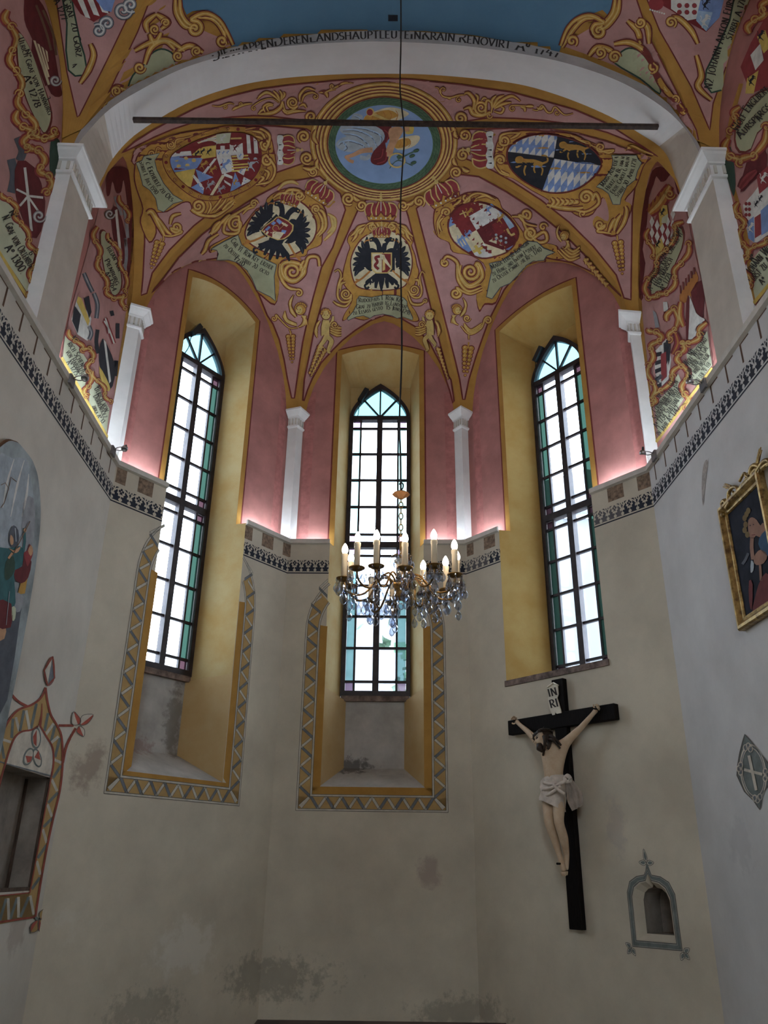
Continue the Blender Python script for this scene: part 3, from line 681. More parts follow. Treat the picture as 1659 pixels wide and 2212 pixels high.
# ------------------------------------------------------------------ lettering: roman capitals drawn with a broad pen
def _arc(cx, cy, rx, ry, a, b, n=9): return [(cx+rx*cos(math.radians(a+(b-a)*k/n)), cy+ry*sin(math.radians(a+(b-a)*k/n))) for k in range(n+1)]
GL = {   # glyph: (width, strokes) ; y up, cap height 1
 'A': (.74, [[(.04, 0), (.37, 1)], [(.37, 1), (.70, 0)], [(.18, .36), (.57, .36)]]), 'B': (.58, [[(.10, 0), (.10, 1)], [(.10, 1)]+_arc(.28, .76, .22, .24, 90, -90)+[(.10, .52)], [(.10, .52)]+_arc(.30, .26, .26, .26, 90, -90)+[(.10, 0)]]),
 'C': (.70, [_arc(.42, .5, .36, .5, 50, 310, 14)]), 'D': (.72, [[(.10, 0), (.10, 1)], [(.10, 1)]+_arc(.26, .5, .40, .5, 90, -90, 12)+[(.10, 0)]]), 'E': (.54, [[(.10, 0), (.10, 1)], [(.10, 1), (.50, 1)], [(.10, .52), (.42, .52)], [(.10, 0), (.52, 0)]]),
 'F': (.50, [[(.10, 0), (.10, 1)], [(.10, 1), (.50, 1)], [(.10, .52), (.42, .52)]]), 'G': (.74, [_arc(.42, .5, .36, .5, 50, 340, 14), [(.70, .05), (.70, .42), (.50, .42)]]), 'H': (.74, [[(.12, 0), (.12, 1)], [(.62, 0), (.62, 1)], [(.12, .52), (.62, .52)]]),
 'I': (.26, [[(.13, 0), (.13, 1)]]), 'J': (.34, [[(.22, 1), (.22, .12)]+_arc(.08, .05, .14, .2, 0, -90, 5)]), 'K': (.66, [[(.12, 0), (.12, 1)], [(.58, 1), (.14, .48)], [(.26, .58), (.64, 0)]]), 'L': (.52, [[(.12, 0), (.12, 1)], [(.12, 0), (.52, 0)]]),
 'M': (.88, [[(.10, 0), (.14, 1)], [(.14, 1), (.44, .1)], [(.44, .1), (.74, 1)], [(.74, 1), (.80, 0)]]), 'N': (.76, [[(.12, 0), (.12, 1)], [(.12, 1), (.64, 0)], [(.64, 0), (.64, 1)]]), 'O': (.78, [_arc(.39, .5, .34, .5, 0, 360, 20)]),
 'P': (.54, [[(.10, 0), (.10, 1)], [(.10, 1)]+_arc(.28, .74, .24, .26, 90, -90)+[(.10, .48)]]), 'Q': (.78, [_arc(.39, .5, .34, .5, 0, 360, 20), [(.42, .12), (.72, -.14)]]), 'R': (.62, [[(.10, 0), (.10, 1)], [(.10, 1)]+_arc(.28, .75, .23, .25, 90, -90)+[(.10, .50)], [(.26, .50), (.60, 0)]]),
 'S': (.50, [_arc(.26, .75, .20, .25, 40, 270, 10)+_arc(.25, .25, .22, .25, 90, -140, 10)]), 'T': (.60, [[(.30, 0), (.30, 1)], [(.02, 1), (.58, 1)]]), 'U': (.70, [[(.12, 1), (.12, .3)]+_arc(.35, .28, .23, .28, 180, 360, 9)+[(.58, 1)]]), 'V': (.68, [[(.04, 1), (.34, 0)], [(.34, 0), (.64, 1)]]),
 'W': (1.0, [[(.03, 1), (.27, 0)], [(.27, 0), (.50, 1)], [(.50, 1), (.74, 0)], [(.74, 0), (.97, 1)]]), 'X': (.68, [[(.06, 1), (.62, 0)], [(.62, 1), (.06, 0)]]), 'Y': (.64, [[(.04, 1), (.32, .48)], [(.60, 1), (.32, .48), (.32, 0)]]), 'Z': (.60, [[(.06, 1), (.54, 1), (.06, 0), (.56, 0)]]),
 '0': (.62, [_arc(.31, .5, .25, .5, 0, 360, 18)]), '1': (.30, [[(.04, .8), (.16, 1), (.16, 0)]]), '2': (.54, [_arc(.26, .74, .20, .26, 160, -30, 9)+[(.06, 0), (.50, 0)]]), '3': (.50, [_arc(.23, .76, .20, .24, 150, -80, 9), _arc(.23, .27, .23, .27, 85, -150, 10)]), '4': (.58, [[(.40, 0), (.40, 1), (.04, .32), (.56, .32)]]),
 '5': (.50, [[(.46, 1), (.12, 1), (.09, .58)]+_arc(.22, .30, .24, .30, 110, -140, 10)]), '6': (.54, [_arc(.50, .45, .44, .55, 105, 180, 8)+_arc(.28, .28, .22, .28, 180, 540, 14)]), '7': (.52, [[(.04, 1), (.50, 1), (.20, 0)]]), '8': (.52, [_arc(.26, .75, .18, .25, 0, 360, 14), _arc(.26, .25, .22, .25, 0, 360, 14)]),
 '9': (.54, [_arc(.27, .72, .22, .28, 0, 360, 14), [(.49, .72), (.36, 0)]]), '.': (.22, [[(.08, .02), (.16, .06)]]), ':': (.22, [[(.08, .02), (.15, .06)], [(.08, .55), (.15, .6)]]), ',': (.22, [[(.14, .06), (.07, -.14)]]), '-': (.36, [[(.05, .45), (.30, .45)]]), ' ': (.34, []), 'º': (.34, [_arc(.16, .72, .12, .16, 0, 360, 10)])}
SER = set('ABDEFHIKLMNPRTVWXYU14')
def text(mo, s, path, h, m='ink', lay=6, sp=.10, weight=.19, small=.76, fit=True, slant=0.):
    """write s along path (sketch coordinates, left to right); lower case letters become small capitals; fit stretches it to the path"""
    P = ctr(path, 8) if len(path) > 2 else list(path); L = [0]
    for a, b in zip(P, P[1:]): L.append(L[-1]+hypot(b[0]-a[0], b[1]-a[1]))
    adv = []; tot = 0
    for ch in s:
        g = GL.get(ch.upper(), GL[' ']); k = 1 if (ch.upper() == ch) else small; adv.append((g, k, tot)); tot += (g[0]+sp)*k
    sx = (L[-1]/(tot*h)) if fit else 1.
    def at(x):
        x = max(0, min(L[-1], x))
        for j in range(len(L)-1):
            if x <= L[j+1] or j == len(L)-2:
                t = (x-L[j])/((L[j+1]-L[j]) or 1); a, b = P[j], P[j+1]; l = hypot(b[0]-a[0], b[1]-a[1]) or 1
                return (a[0]+(b[0]-a[0])*t, a[1]+(b[1]-a[1])*t, (b[0]-a[0])/l, (b[1]-a[1])/l)
    def tp(gx, gy, k, off):
        q = at((off+gx*k)*h*sx+slant*gy*k*h); return (q[0]+q[3]*gy*k*h, q[1]-q[2]*gy*k*h)
    for (g, k, off), ch in zip(adv, s):
        for st in g[1]:
            fine = []
            for a, b in zip(st, st[1:]):
                fine += [a] if len(st) > 4 else [a, ((a[0]+b[0])/2, (a[1]+b[1])/2)]
            fine.append(st[-1]); A = []; B = []; n = len(fine)
            for j, p in enumerate(fine):
                a = fine[max(j-1, 0)]; b = fine[min(j+1, n-1)]; dx, dy = (b[0]-a[0]), (b[1]-a[1]); l = hypot(dx, dy) or 1
                ang = abs(dy/l*cos(.35)+(-dx/l)*sin(.35)*0.6); wd = weight*(.36+.64*min(1, ang))/max(k, .5)**.25/2
                A.append(tp(p[0]-dy/l*wd, p[1]+dx/l*wd, k, off)); B.append(tp(p[0]+dy/l*wd, p[1]-dx/l*wd, k, off))
            ia, ib = mo.addv(A, lay), mo.addv(B, lay); mi = mo.mi(m)
            for j in range(n-1):
                q = (ia[j], ib[j], ib[j+1], ia[j+1])
                if None not in q: mo.F.append(q); mo.FM.append(mi)
            if ch.upper() in SER:
                for e in (st[0], st[-1]):
                    if e[1] in (0, 1) and len(st) < 6 and abs(st[0][1]-st[-1][1]) > .4:
                        w_ = .13; q = mo.addv([tp(e[0]-w_, e[1]-.02, k, off), tp(e[0]+w_, e[1]-.02, k, off), tp(e[0]+w_, e[1]+.025, k, off), tp(e[0]-w_, e[1]+.025, k, off)], lay)
                        if None not in q: mo.F.append(tuple(q)); mo.FM.append(mi)
# ================================================================== painting of the choir vault
GL['Ö'] = (.78, GL['O'][1]+[[(.24, 1.16), (.30, 1.20)], [(.46, 1.16), (.52, 1.20)]]); GL['Ü'] = (.70, GL['U'][1]+[[(.22, 1.16), (.28, 1.20)], [(.42, 1.16), (.48, 1.20)]])
def offp(P, k):
    out = []
    for j, p in enumerate(P):
        a = P[max(j-1, 0)]; b = P[min(j+1, len(P)-1)]; dx, dy = b[0]-a[0], b[1]-a[1]; l = hypot(dx, dy); out.append((p[0]+dy/l*k, p[1]-dx/l*k))
    return out
def clip(poly, conv):
    """cut a polygon to a convex outline"""
    area = sum(a[0]*b[1]-b[0]*a[1] for a, b in zip(conv, conv[1:]+conv[:1])); cv = conv if area > 0 else conv[::-1]; out = list(poly)
    for a, b in zip(cv, cv[1:]+cv[:1]):
        src, out = out, []
        if not src: break
        sd = lambda p: (b[0]-a[0])*(p[1]-a[1])-(b[1]-a[1])*(p[0]-a[0])
        for p, q in zip(src, src[1:]+src[:1]):
            s1, s2 = sd(p), sd(q)
            if s1 >= 0: out.append(p)
            if (s1 > 0 > s2) or (s1 < 0 < s2): t = s1/(s1-s2); out.append((p[0]+(q[0]-p[0])*t, p[1]+(q[1]-p[1])*t))
    return out
def frame(c, ang, sx, sy=None):
    """local frame: x right, y up, rotated by ang degrees (clockwise on the picture)"""
    sy = sy or sx; ca, sa = cos(math.radians(ang)), sin(math.radians(ang))
    return lambda L: [(c[0]+x*sx*ca+y*sy*sa, c[1]+x*sx*sa-y*sy*ca) for x, y in L]
def oval(c, rx, ry, rot=0, n=36): 
    r = math.radians(rot); return [(c[0]+rx*cos(t)*cos(r)-ry*sin(t)*sin(r), c[1]+rx*cos(t)*sin(r)+ry*sin(t)*cos(r)) for t in [2*pi*k/n for k in range(n)]]
def crown(mo, c, ang, s, lay=6, ermine=False):
    f = frame(c, ang, s); q = s
    for L in ([(-.92, .12), (-1.05, .5), (-.85, .85), (-.45, .92), (-.25, .55), (-.3, .1)], [(.92, .12), (1.05, .5), (.85, .85), (.45, .92), (.25, .55), (.3, .1)], [(-.4, .1), (-.48, .6), (-.25, .95), (0, 1.0), (.25, .95), (.48, .6), (.4, .1)]):
        mo.poly(f(L), 'crim', lay, 4)
    for L in ([(-.55, .12), (-.62, .5), (-.5, .88)], [(-.3, .12), (-.3, .5), (-.12, .98)], [(.3, .12), (.3, .5), (.12, .98)], [(.55, .12), (.62, .5), (.5, .88)], [(-.95, .1), (-1.04, .5), (-.84, .84), (-.46, .9)], [(.95, .1), (1.04, .5), (.84, .84), (.46, .9)]):
        mo.line(f(L), q*.075, 'lgold', lay+1, 4)
    if ermine:
        mo.poly(f([(-1, -.28), (-1.05, 0), (-.9, .14), (-.6, .06), (-.3, .16), (0, .06), (.3, .16), (.6, .06), (.9, .14), (1.05, 0), (1, -.28), (.6, -.22), (.2, -.3), (-.2, -.22), (-.6, -.3)]), 'white', lay+1, 3)
        for x in (-.75, -.37, 0, .37, .75): mo.line(f([(x, .02), (x, -.18)]), q*.07, 'black', lay+2, taper=(.2, 1.3))
    else:
        mo.poly(f([(-.85, -.22), (-.95, .12), (-.75, .06), (-.6, .3), (-.42, .08), (-.2, .1), (0, .36), (.2, .1), (.42, .08), (.6, .3), (.75, .06), (.95, .12), (.85, -.22)]), 'dred', lay+1); mo.poly(f([(-.8, -.18), (-.88, .06), (-.73, .0), (-.6, .22), (-.42, .02), (-.2, .04), (0, .28), (.2, .04), (.42, .02), (.6, .22), (.73, .0), (.88, .06), (.8, -.18)]), 'gold', lay+2)
        for x in (-.62, -.31, 0, .31, .62): mo.ell(f([(x, -.06)])[0], q*.055, q*.055, 'white', lay+3, n=8)
    mo.line(f([(0, .4), (0, .98)]), q*.05, 'white', lay+2); mo.ell(f([(0, 1.12)])[0], q*.13, q*.13, 'lgold', lay+2, n=14)
    mo.line(f([(0, 1.22), (0, 1.55)]), q*.07, 'lgold', lay+2); mo.line(f([(-.14, 1.42), (.14, 1.42)]), q*.07, 'lgold', lay+2)
def eagle(mo, c, ang, s, lay=6, shield=True):
    f = frame(c, ang, s)
    for sg in (-1, 1):
        m = lambda L: f([(x*sg, y) for x, y in L])
        mo.line(m([(.35, -.30), (.62, -.55), (.78, -.66)]), s*.06, 'orange', lay)
        for k in range(3): mo.line(m([(.74, -.62), (.86+.03*k, -.60-.09*k)]), s*.045, 'orange', lay)
        mo.poly(m([(.1, .25), (.35, .42), (.55, .2), (.62, -.05), (.45, -.3), (.2, -.3)]), 'black', lay, 4)
        for k in range(8):
            a = math.radians(78-k*17); L0 = (.38+.03*k, .22-.06*k); L1 = (L0[0]+(.62-.02*k)*cos(a)*.82, L0[1]+(.62-.02*k)*sin(a)*.95)
            mid = ((L0[0]+L1[0])/2+.05, (L0[1]+L1[1])/2+.03); mo.line(m([L0, mid, L1]), s*.15, 'black', lay+1, 5, taper=(.8, 1, .9, .15))
            if k % 2: mo.line(m([mid, L1]), s*.018, 'dgrey', lay+2)
        mo.line(m([(.06, .25), (.10, .52), (.22, .70), (.40, .68)]), s*.17, 'black', lay+1, 5, taper=(1.1, .9, 1, .7)); mo.line(m([(.40, .68), (.52, .66), (.58, .58)]), s*.06, 'orange', lay+2, 3, taper=(1, .3)); mo.ell(m([(.34, .70)])[0], s*.022, s*.022, 'hi', lay+3, n=8)
        for k in range(3): mo.line(m([(.04, -.35), (.16+.14*k, -.62-.02*k), (.2+.17*k, -.88+.10*k)]), s*.14, 'black', lay+1, 4, taper=(.8, 1, .5))
        mo.line(m([(.45, -.72), (.56, -.80), (.50, -.90), (.42, -.84)]), s*.07, 'black', lay+1, 4)
    mo.line(f([(0, -.3), (0, -.6), (0, -.98)]), s*.22, 'black', lay+1, taper=(.8, 1, .3)); mo.poly(f([(-.2, .3), (.2, .3), (.22, -.4), (-.22, -.4)]), 'black', lay)
    crown(mo, f([(0, .83)])[0], ang, s*.30, lay+2)
    if shield:
        mo.poly(f([(-.34, .28), (.34, .28), (.34, -.25), (.2, -.40), (-.2, -.40), (-.34, -.25)]), 'lgold', lay+3)
        mo.poly(f([(-.30, .24), (0, .24), (0, -.36), (-.18, -.36), (-.30, -.23)]), 'cream', lay+4); mo.poly(f([(.30, .24), (0, .24), (0, -.36), (.18, -.36), (.30, -.23)]), 'red', lay+4)
        mo.poly(f([(.0, .22), (.06, .22), (.30, -.16), (.30, -.24), (.0, .08)][:5]), 'cream', lay+5); mo.line(f([(-.06, .16), (-.2, .12), (-.14, -.02), (-.22, -.14), (-.1, -.26)]), s*.09, 'red', lay+5, 4)
    return f
def beast(mo, c, ang, s, m, lay=7):
    """rampant lion / griffin as a heraldic charge"""
    f = frame(c, ang, s)
    mo.line(f([(-.1, -.6), (-.25, -.1), (.1, .25), (.2, .6)]), s*.42, m, lay, 5, taper=(.7, 1, 1, .8)); mo.ell(f([(.22, .68)])[0], s*.24, s*.22, m, lay, n=12)
    for L in ([(.1, .2), (.5, .35), (.7, .15)], [(.1, .4), (.5, .62), (.72, .5)], [(-.1, -.5), (.2, -.7), (.4, -.95)], [(-.2, -.4), (-.45, -.7), (-.4, -1)]): mo.line(f(L), s*.17, m, lay, 4, taper=(1, .7, .5))
    mo.line(f([(-.25, -.3), (-.6, 0), (-.5, .4), (-.7, .7)]), s*.10, m, lay, 5)
def grapes(mo, p, n, w, ang=90, lay=4):
    a = math.radians(ang); w *= 1.0
    mo.line([(p[0]-cos(a)*w*1.2, p[1]-sin(a)*w*1.2), p], w*.3, 'gold', lay)
    for k in range(n):
        t = k/(n-1); r = w*(1.0-.55*t); 
        for sg in (-1, 1) if k < n-1 else (0,):
            c = (p[0]+cos(a)*k*w*.78-sin(a)*sg*r*.60, p[1]+sin(a)*k*w*.78+cos(a)*sg*r*.60)
            mo.ell(c, r*.72, r*.66, 'dred', lay, n=12); mo.ell(c, r*.54, r*.48, 'gold', lay+1, n=12); mo.ell((c[0]-r*.1, c[1]-r*.12), r*.17, r*.17, 'hi', lay+2, n=8)
def cherub(mo, c, s, flip=1, lay=6):
    f = frame(c, 0, s); m = lambda L: f([(x*flip, y) for x, y in L])
    for k in range(6): mo.orn(m([(-.2, -.3), (-.55-.02*k, .1+.1*k), (-.62+.05*k, .55+.14*k)]), s*.13, lay, 4, taper=(.8, 1, .2))
    for k in range(6): mo.orn(m([(.2+.05*k, -.2), (.45-.04*k, -.5-.06*k), (.55-.12*k, -.85-.03*k)]), s*.13, lay, 4, taper=(.8, 1, .3))
    mo.ell(m([(.1, .25)])[0], s*.40, s*.44, 'dred', lay+4, n=20); mo.ell(m([(.1, .25)])[0], s*.36, s*.40, 'gold', lay+5, n=20); mo.ell(m([(0, .18)])[0], s*.24, s*.27, 'lgold', lay+6, n=16)
    for k in range(8):
        t = math.radians(20+k*24); q = m([(.12+.36*cos(t), .32+.34*sin(t))])[0]; mo.ell(q, s*.11, s*.11, 'dred', lay+6, n=10); mo.ell(q, s*.075, s*.075, 'gold', lay+7, n=8)
    for x in (-.1, .1): mo.ell(m([(x, .22)])[0], s*.035, s*.03, 'dred', lay+7, n=8)
    mo.line(m([(-.07, .02), (.05, .0)]), s*.035, 'dred', lay+7)
def putto(mo, c, s, flip=1, lay=6):
    f = frame(c, 0, s); m = lambda L: f([(x*flip, y) for x, y in L])
    def limb(L, w, t=(1, .9, .7)): mo.line(m(L), s*(w+.06), 'dred', lay, 5, taper=t); mo.line(m(L), s*w, 'lgold', lay+1, 5, taper=t)
    for k in range(4): mo.orn(m([(-.3, .35), (-.45-.03*k, .1-.1*k), (-.42, -.2-.12*k)]), s*.09, lay, 4, taper=(.8, 1, .3))
    limb([(.05, -.45), (-.1, -.75), (-.3, -1.0)], .24); limb([(-.3, -1.0), (-.2, -1.15)], .14, (1, .6))
    limb([(.05, .4), (0, 0), (0, -.45)], .42, (.8, 1, 1)); limb([(.1, -.5), (.32, -.72), (.2, -1.1), (.12, -1.3)], .25, (1, .9, .6)); limb([(.12, -1.3), (.26, -1.36)], .13, (1, .6))
    limb([(-.1, .3), (.1, .05), (.35, .3), (.42, .6)], .17); mo.ell(m([(.02, .68)])[0], s*.27, s*.29, 'dred', lay+3, n=16); mo.ell(m([(.02, .68)])[0], s*.23, s*.25, 'lgold', lay+4, n=16)
    for k in range(7):
        t = math.radians(0+k*30); q = m([(.02+.23*cos(t), .74+.22*sin(t))])[0]; mo.ell(q, s*.09, s*.09, 'dred', lay+4, n=8); mo.ell(q, s*.06, s*.06, 'gold', lay+5, n=8)
    for x in (-.06, .1): mo.ell(m([(x, .66)])[0], s*.03, s*.025, 'dred', lay+5, n=6)
    for k in range(4): mo.orn(m([(.25, .1-.12*k), (.6, .0-.14*k), (.85, -.02-.13*k)]), s*.10, lay+1, 4, taper=(.6, 1, .5))
    mo.spiral(m([(.48, .15)])[0], s*.2, 1.5, 0, flip, w=s*.07, lay=lay+3)

rC1 = [(316.8, 642), (339.5, 596.7), (375.6, 548.5), (426.9, 497.3), (481, 455), (541.4, 416), (601.7, 384), (668, 355)]
rC4 = [(1354, 662), (1320.8, 601.7), (1272.6, 541.4), (1221.4, 490), (1161, 442), (1100.8, 402.7), (1040.6, 369.6), (996, 348)]
PAN = {
 'front': [(262, 330), (290, 306), (326, 283), (357, 266), (420, 234), (456, 220.5), (501, 206), (556, 192.5), (619, 183.5), (673, 178), (720, 173.5), (780, 170), (835, 169), (890, 170.5), (940, 176), (998, 182), (1046, 190), (1104, 198), (1171, 216), (1241, 236), (1313, 267), (1374, 307), (1421, 339),
           (1374, 311), (1313, 286), (1260, 271), (1171, 259), (1113, 255), (1060, 253), (1006, 261), (940, 285), (835, 300), (730, 285), (659, 260), (592, 251), (547, 249), (501, 252), (456, 257.5), (420, 263), (374, 278), (332, 296), (290, 317)],
 'w1': [(284, 347), (291, 322), (326, 307), (367, 298.6), (410, 286.5), (459, 277), (537, 269.5), (593, 272), (662, 278), (700, 300), (690, 340)]+offp(rC1, 12.9)[::-1][1:-1]+[(317, 634), (305, 638), (308.7, 597), (312.3, 521), (310.8, 455), (308, 428), (306.9, 392), (300.8, 368)],
 'w2': [(327, 632)]+offp(rC1, -12.9)[1:-1]+[(690, 380), (735, 418), (746, 453), (719, 534), (694.5, 577.6), (676.8, 641.4), (660.5, 709), (653.8, 740), (644.3, 801.5), (636, 860), (630, 860), (621, 818), (614, 777), (603.6, 734), (590, 700), (577.5, 681), (565, 650), (553.4, 621), (536, 588), (520, 566.6), (495, 557), (469, 557), (421, 564), (375.6, 584)],
 'w3': [(775, 449), (749, 507), (725.7, 560), (714.8, 592.6), (697, 647), (676.8, 720), (666, 777), (657, 820), (653.5, 865), (656, 866), (664, 842), (674, 818), (693, 784), (719, 755), (739, 735), (766, 714), (800, 692), (832, 680), (866, 687), (897, 705), (929, 741), (953, 787), (964, 820), (972, 844), (979, 871), (981.4, 866), (974.7, 820), (968.8, 812), (941.7, 706.6), (911.5, 586), (881.4, 465.5), (872, 438), (835, 425), (790, 432)],
 'w4': [(899.5, 450), (926.6, 556), (968.8, 721.7), (984, 782), (992.8, 820), (999.5, 863), (1004, 863), (1012.7, 820), (1028, 770), (1040.6, 734), (1055.6, 692), (1088.8, 626), (1119, 586.6), (1140, 566), (1160, 556), (1179, 556), (1236.5, 567), (1281.7, 588), (1314.8, 612), (1343, 640)]+offp(rC4, 13)[1:-1]+[(980, 375), (940, 415)],
 'w5': [(1000, 281), (1016, 279), (1113, 276), (1191, 279), (1251.5, 288), (1312, 305), (1372, 328), (1410, 337), (1390, 354.5), (1372, 403), (1366, 451), (1364.6, 541), (1363, 648), (1348, 644)]+offp(rC4, -13)[1:-1]+[(975, 330)]}
for k, p in PAN.items():
    mo = Motif('painted_panel', 'vault', parent=vault); mo.poly(p, 'pink', 1); mo.line(p, 3.4, 'dred', 2, closed=True); mo.done('rose field edged in dark red')

# ---- medallion with the flying figure
mo = Motif('painted_medallion', 'vault', (640, 150, 4.366), vault, base=3)
def ring(t): return (825+7*(1-t), 676+18*(1-t)), 700-168*(1-t), 566-129*(1-t)
def rl(t, w, m, l): c, rx, ry = ring(t); mo.line(oval(c, rx, ry, n=64), w, m, l, closed=True)
mo.poly(oval(*ring(1.01), n=64), 'dred', 1); mo.poly(oval(*ring(.985), n=64), 'gold', 2)
rl(.88, 22, 'hi', 3); rl(.70, 13, 'dred', 3); rl(.62, 14, 'hi', 3); rl(.50, 11, 'dred', 3); rl(.42, 12, 'hi', 3); rl(.31, 10, 'dred', 3); rl(.2, 12, 'hi', 3); rl(.05, 12, 'dred', 3); rl(.93, 6, 'ochre', 4)
mo.poly(oval(*ring(0), n=64), 'green', 4)
for k in range(56):
    t = 2*pi*k/56
    for j in range(3):
        f_ = 1-.045*(j+.6); a = t+.05*j; p = (832+532*f_*cos(a), 694+437*f_*sin(a)); q = (832+532*(f_+.02)*cos(a+.10), 694+437*(f_+.02)*sin(a+.10)); mo.line([p, q], 11, 'dgreen', 5, taper=(.4, 1, .3))
mo.poly(oval((828, 698), 463, 373, n=56), 'sky', 6)
mo.poly([(730, 390), (850, 350), (960, 355), (1060, 400), (1040, 430), (960, 470), (900, 490), (760, 480), (650, 500), (640, 440)], 'cream', 7, 3); mo.poly([(650, 430), (730, 400), (870, 370), (960, 420), (880, 460), (650, 500)], 'gold', 8, 3)
for k in range(5): mo.line([(700+60*k, 400-6*k), (720+60*k, 440-6*k), (700+60*k, 470)], 7, 'orange', 9, 3)
mo.poly([(980, 640), (1130, 612), (1170, 640), (1120, 710), (1010, 750), (940, 740), (930, 690)], 'cream', 7, 3); mo.poly([(960, 660), (1060, 640), (1080, 690), (1000, 730), (930, 730)], 'gold', 8, 3)
for k in range(4): mo.line([(980+30*k, 650), (990+30*k, 690), (970+30*k, 720)], 6, 'orange', 9, 3)
mo.poly([(540, 405), (620, 420), (640, 480), (800, 550), (830, 620), (800, 700), (740, 750), (640, 740), (500, 770), (400, 740), (370, 690), (420, 640), (470, 620), (410, 570), (430, 510), (510, 460)], 'steel', 8, 3)
for L in ([(540, 420), (600, 450), (560, 490), (470, 510)], [(430, 560), (560, 560), (700, 620), (760, 720)], [(440, 590), (560, 610), (660, 680), (700, 740)], [(400, 680), (500, 660), (620, 700), (640, 735)], [(390, 700), (430, 670), (470, 720), (440, 750)], [(520, 530), (660, 550), (790, 610), (790, 680)]):
    mo.line(L, 16, 'lblue', 9, 5, taper=(.4, 1, .5)); mo.line([(x+9, y+12) for x, y in L], 9, 'dgrey', 9, 5, taper=(.3, 1, .4))
mo.poly([(700, 500), (740, 465), (880, 470), (900, 520), (880, 640), (840, 690), (870, 830), (820, 890), (740, 890), (700, 850), (730, 760), (830, 650), (810, 560)], 'wine', 9, 3)
for L in ([(760, 880), (840, 850), (850, 770)], [(730, 840), (800, 820), (820, 740)], [(830, 560), (870, 600), (850, 680)]): mo.line(L, 10, 'crim', 10, 4)
mo.poly([(890, 540), (980, 530), (1010, 570), (970, 640), (930, 720), (900, 800), (850, 810), (850, 740), (880, 660), (870, 590)], 'flesh', 10, 3)
mo.line([(720, 750), (620, 760), (530, 800), (460, 820)], 50, 'flesh', 9, 5, taper=(1, .9, .7, .6)); mo.line([(460, 810), (500, 850), (540, 865)], 30, 'flesh', 9, 4); mo.line([(600, 820), (660, 830), (700, 800)], 40, 'steel', 8, 4)
mo.ell((1062, 535), 48, 55, 'flesh', 11); mo.ell((1050, 500), 52, 30, 'yell', 12); mo.ell((1090, 545), 22, 50, 'yell', 12); mo.ell((1060, 585), 30, 14, 'yell', 12)
mo.line([(710, 400), (800, 440), (950, 500)], 26, 'lgold', 11, taper=(1.3, .8, .4)); mo.ell((697, 390), 38, 40, 'lgold', 11); mo.ell((693, 390), 29, 31, 'crim', 12)
mo.line(oval((950, 848), 75, 66, n=30), 15, 'lgold', 12, closed=True); mo.line([(960, 840), (1060, 790), (1140, 755)], 10, 'green', 11); mo.line([(880, 925), (960, 850), (1100, 900)], 7, 'green', 11, 4)
for p in ((1110, 765), (1070, 815), (1085, 880), (950, 820)): mo.leaf(p, (p[0]+50, p[1]-18), 15, ('dgreen', 'green', 'green'), 11)
mo.done('round fresco of a winged flying figure with trumpet and wreath on blue')
# scroll bosses where the ribs meet the ring
mo = Motif('painted_scroll', 'vault', (640, 150, 4.366), vault, base=7)
for c, r, a, cw in (((135, 437), 58, 0, 1), ((65, 625), 60, 2, 1), ((95, 830), 60, 1, 1), ((155, 960), 45, 3, -1), ((1553, 450), 62, 2, -1), ((1595, 615), 55, 1, -1), ((1575, 800), 60, 0, -1), ((1510, 965), 55, 2, 1), ((490, 1215), 62, 1, 1), ((615, 1280), 52, 3, -1), ((1160, 1240), 56, 1, -1), ((1010, 1280), 50, 0, 1)):
    mo.spiral(c, r, 1.7, a, cw, w=r*.34, lay=2)
for p, q in (((180, 560), (200, 700)), ((60, 920), (200, 900)), ((200, 840), (215, 940)), ((1500, 570), (1530, 640)), ((1570, 920), (1640, 950)), ((1490, 830), (1520, 900)), ((540, 1190), (600, 1230)), ((1040, 1270), (1110, 1230))): mo.leaf(p, q, 26, bend=.2)
mo.done()

# ---- foliage of the front field
mo = Motif('painted_foliage', 'vault', (420, 150, 5.53), vault, base=3)
mo.orn([(205, 425), (290, 435), (360, 410), (420, 395), (470, 410)], 14); mo.spiral((362, 440), 28, 1.4, -1.5, 1, w=11); mo.orn([(450, 480), (500, 450), (600, 410), (690, 400)], 20); mo.spiral((552, 405), 24, 1.3, 2, 1, w=10); mo.leaf((500, 440), (445, 480), 20)
mo.spiral((708, 455), 30, 1.2, -1.8, -1, w=12, tail=[(1010, 390), (930, 340), (830, 350), (750, 390)])
for L in ([(745, 350), (820, 280), (900, 280), (1000, 350)], [(760, 320), (850, 262), (940, 300), (1010, 370)], [(1020, 380), (990, 300), (940, 245)], [(1030, 360), (1040, 290), (1010, 240)], [(1040, 350), (1075, 290), (1060, 260)]): mo.orn(L, 24, taper=(.3, 1, .8, .5))
mo.orn([(750, 525), (850, 520), (950, 500), (1030, 440), (1050, 370)], 34, taper=(.2, 1, 1, .6)); 
for L in ([(840, 500), (820, 440), (880, 400), (940, 410)], [(880, 490), (860, 440), (900, 420), (940, 430)], [(760, 520), (800, 480), (830, 470)]): mo.orn(L, 20)
mo.spiral((1170, 385), 72, 2.0, .6, 1, w=22, tail=[(1060, 400), (1080, 480), (1160, 480)]); mo.orn([(1050, 470), (1100, 510), (1200, 490), (1330, 490)], 30, taper=(.4, 1, 1, .2)); mo.orn([(1250, 430), (1300, 410), (1335, 450)], 22)
mo.orn([(1255, 380), (1260, 290), (1340, 215), (1440, 240)], 24, taper=(.4, 1, .9, .4)); mo.orn([(1275, 390), (1310, 300), (1400, 265), (1460, 290)], 20); mo.spiral((1440, 315), 34, 1.2, -1, 1, w=13)
mo.orn([(1480, 265), (1560, 260), (1620, 240), (1690, 230)], 14); mo.leaf((1500, 265), (1590, 330), 30, bend=-.3); mo.spiral((1640, 190), 28, 1.2, 2, 1, w=10)
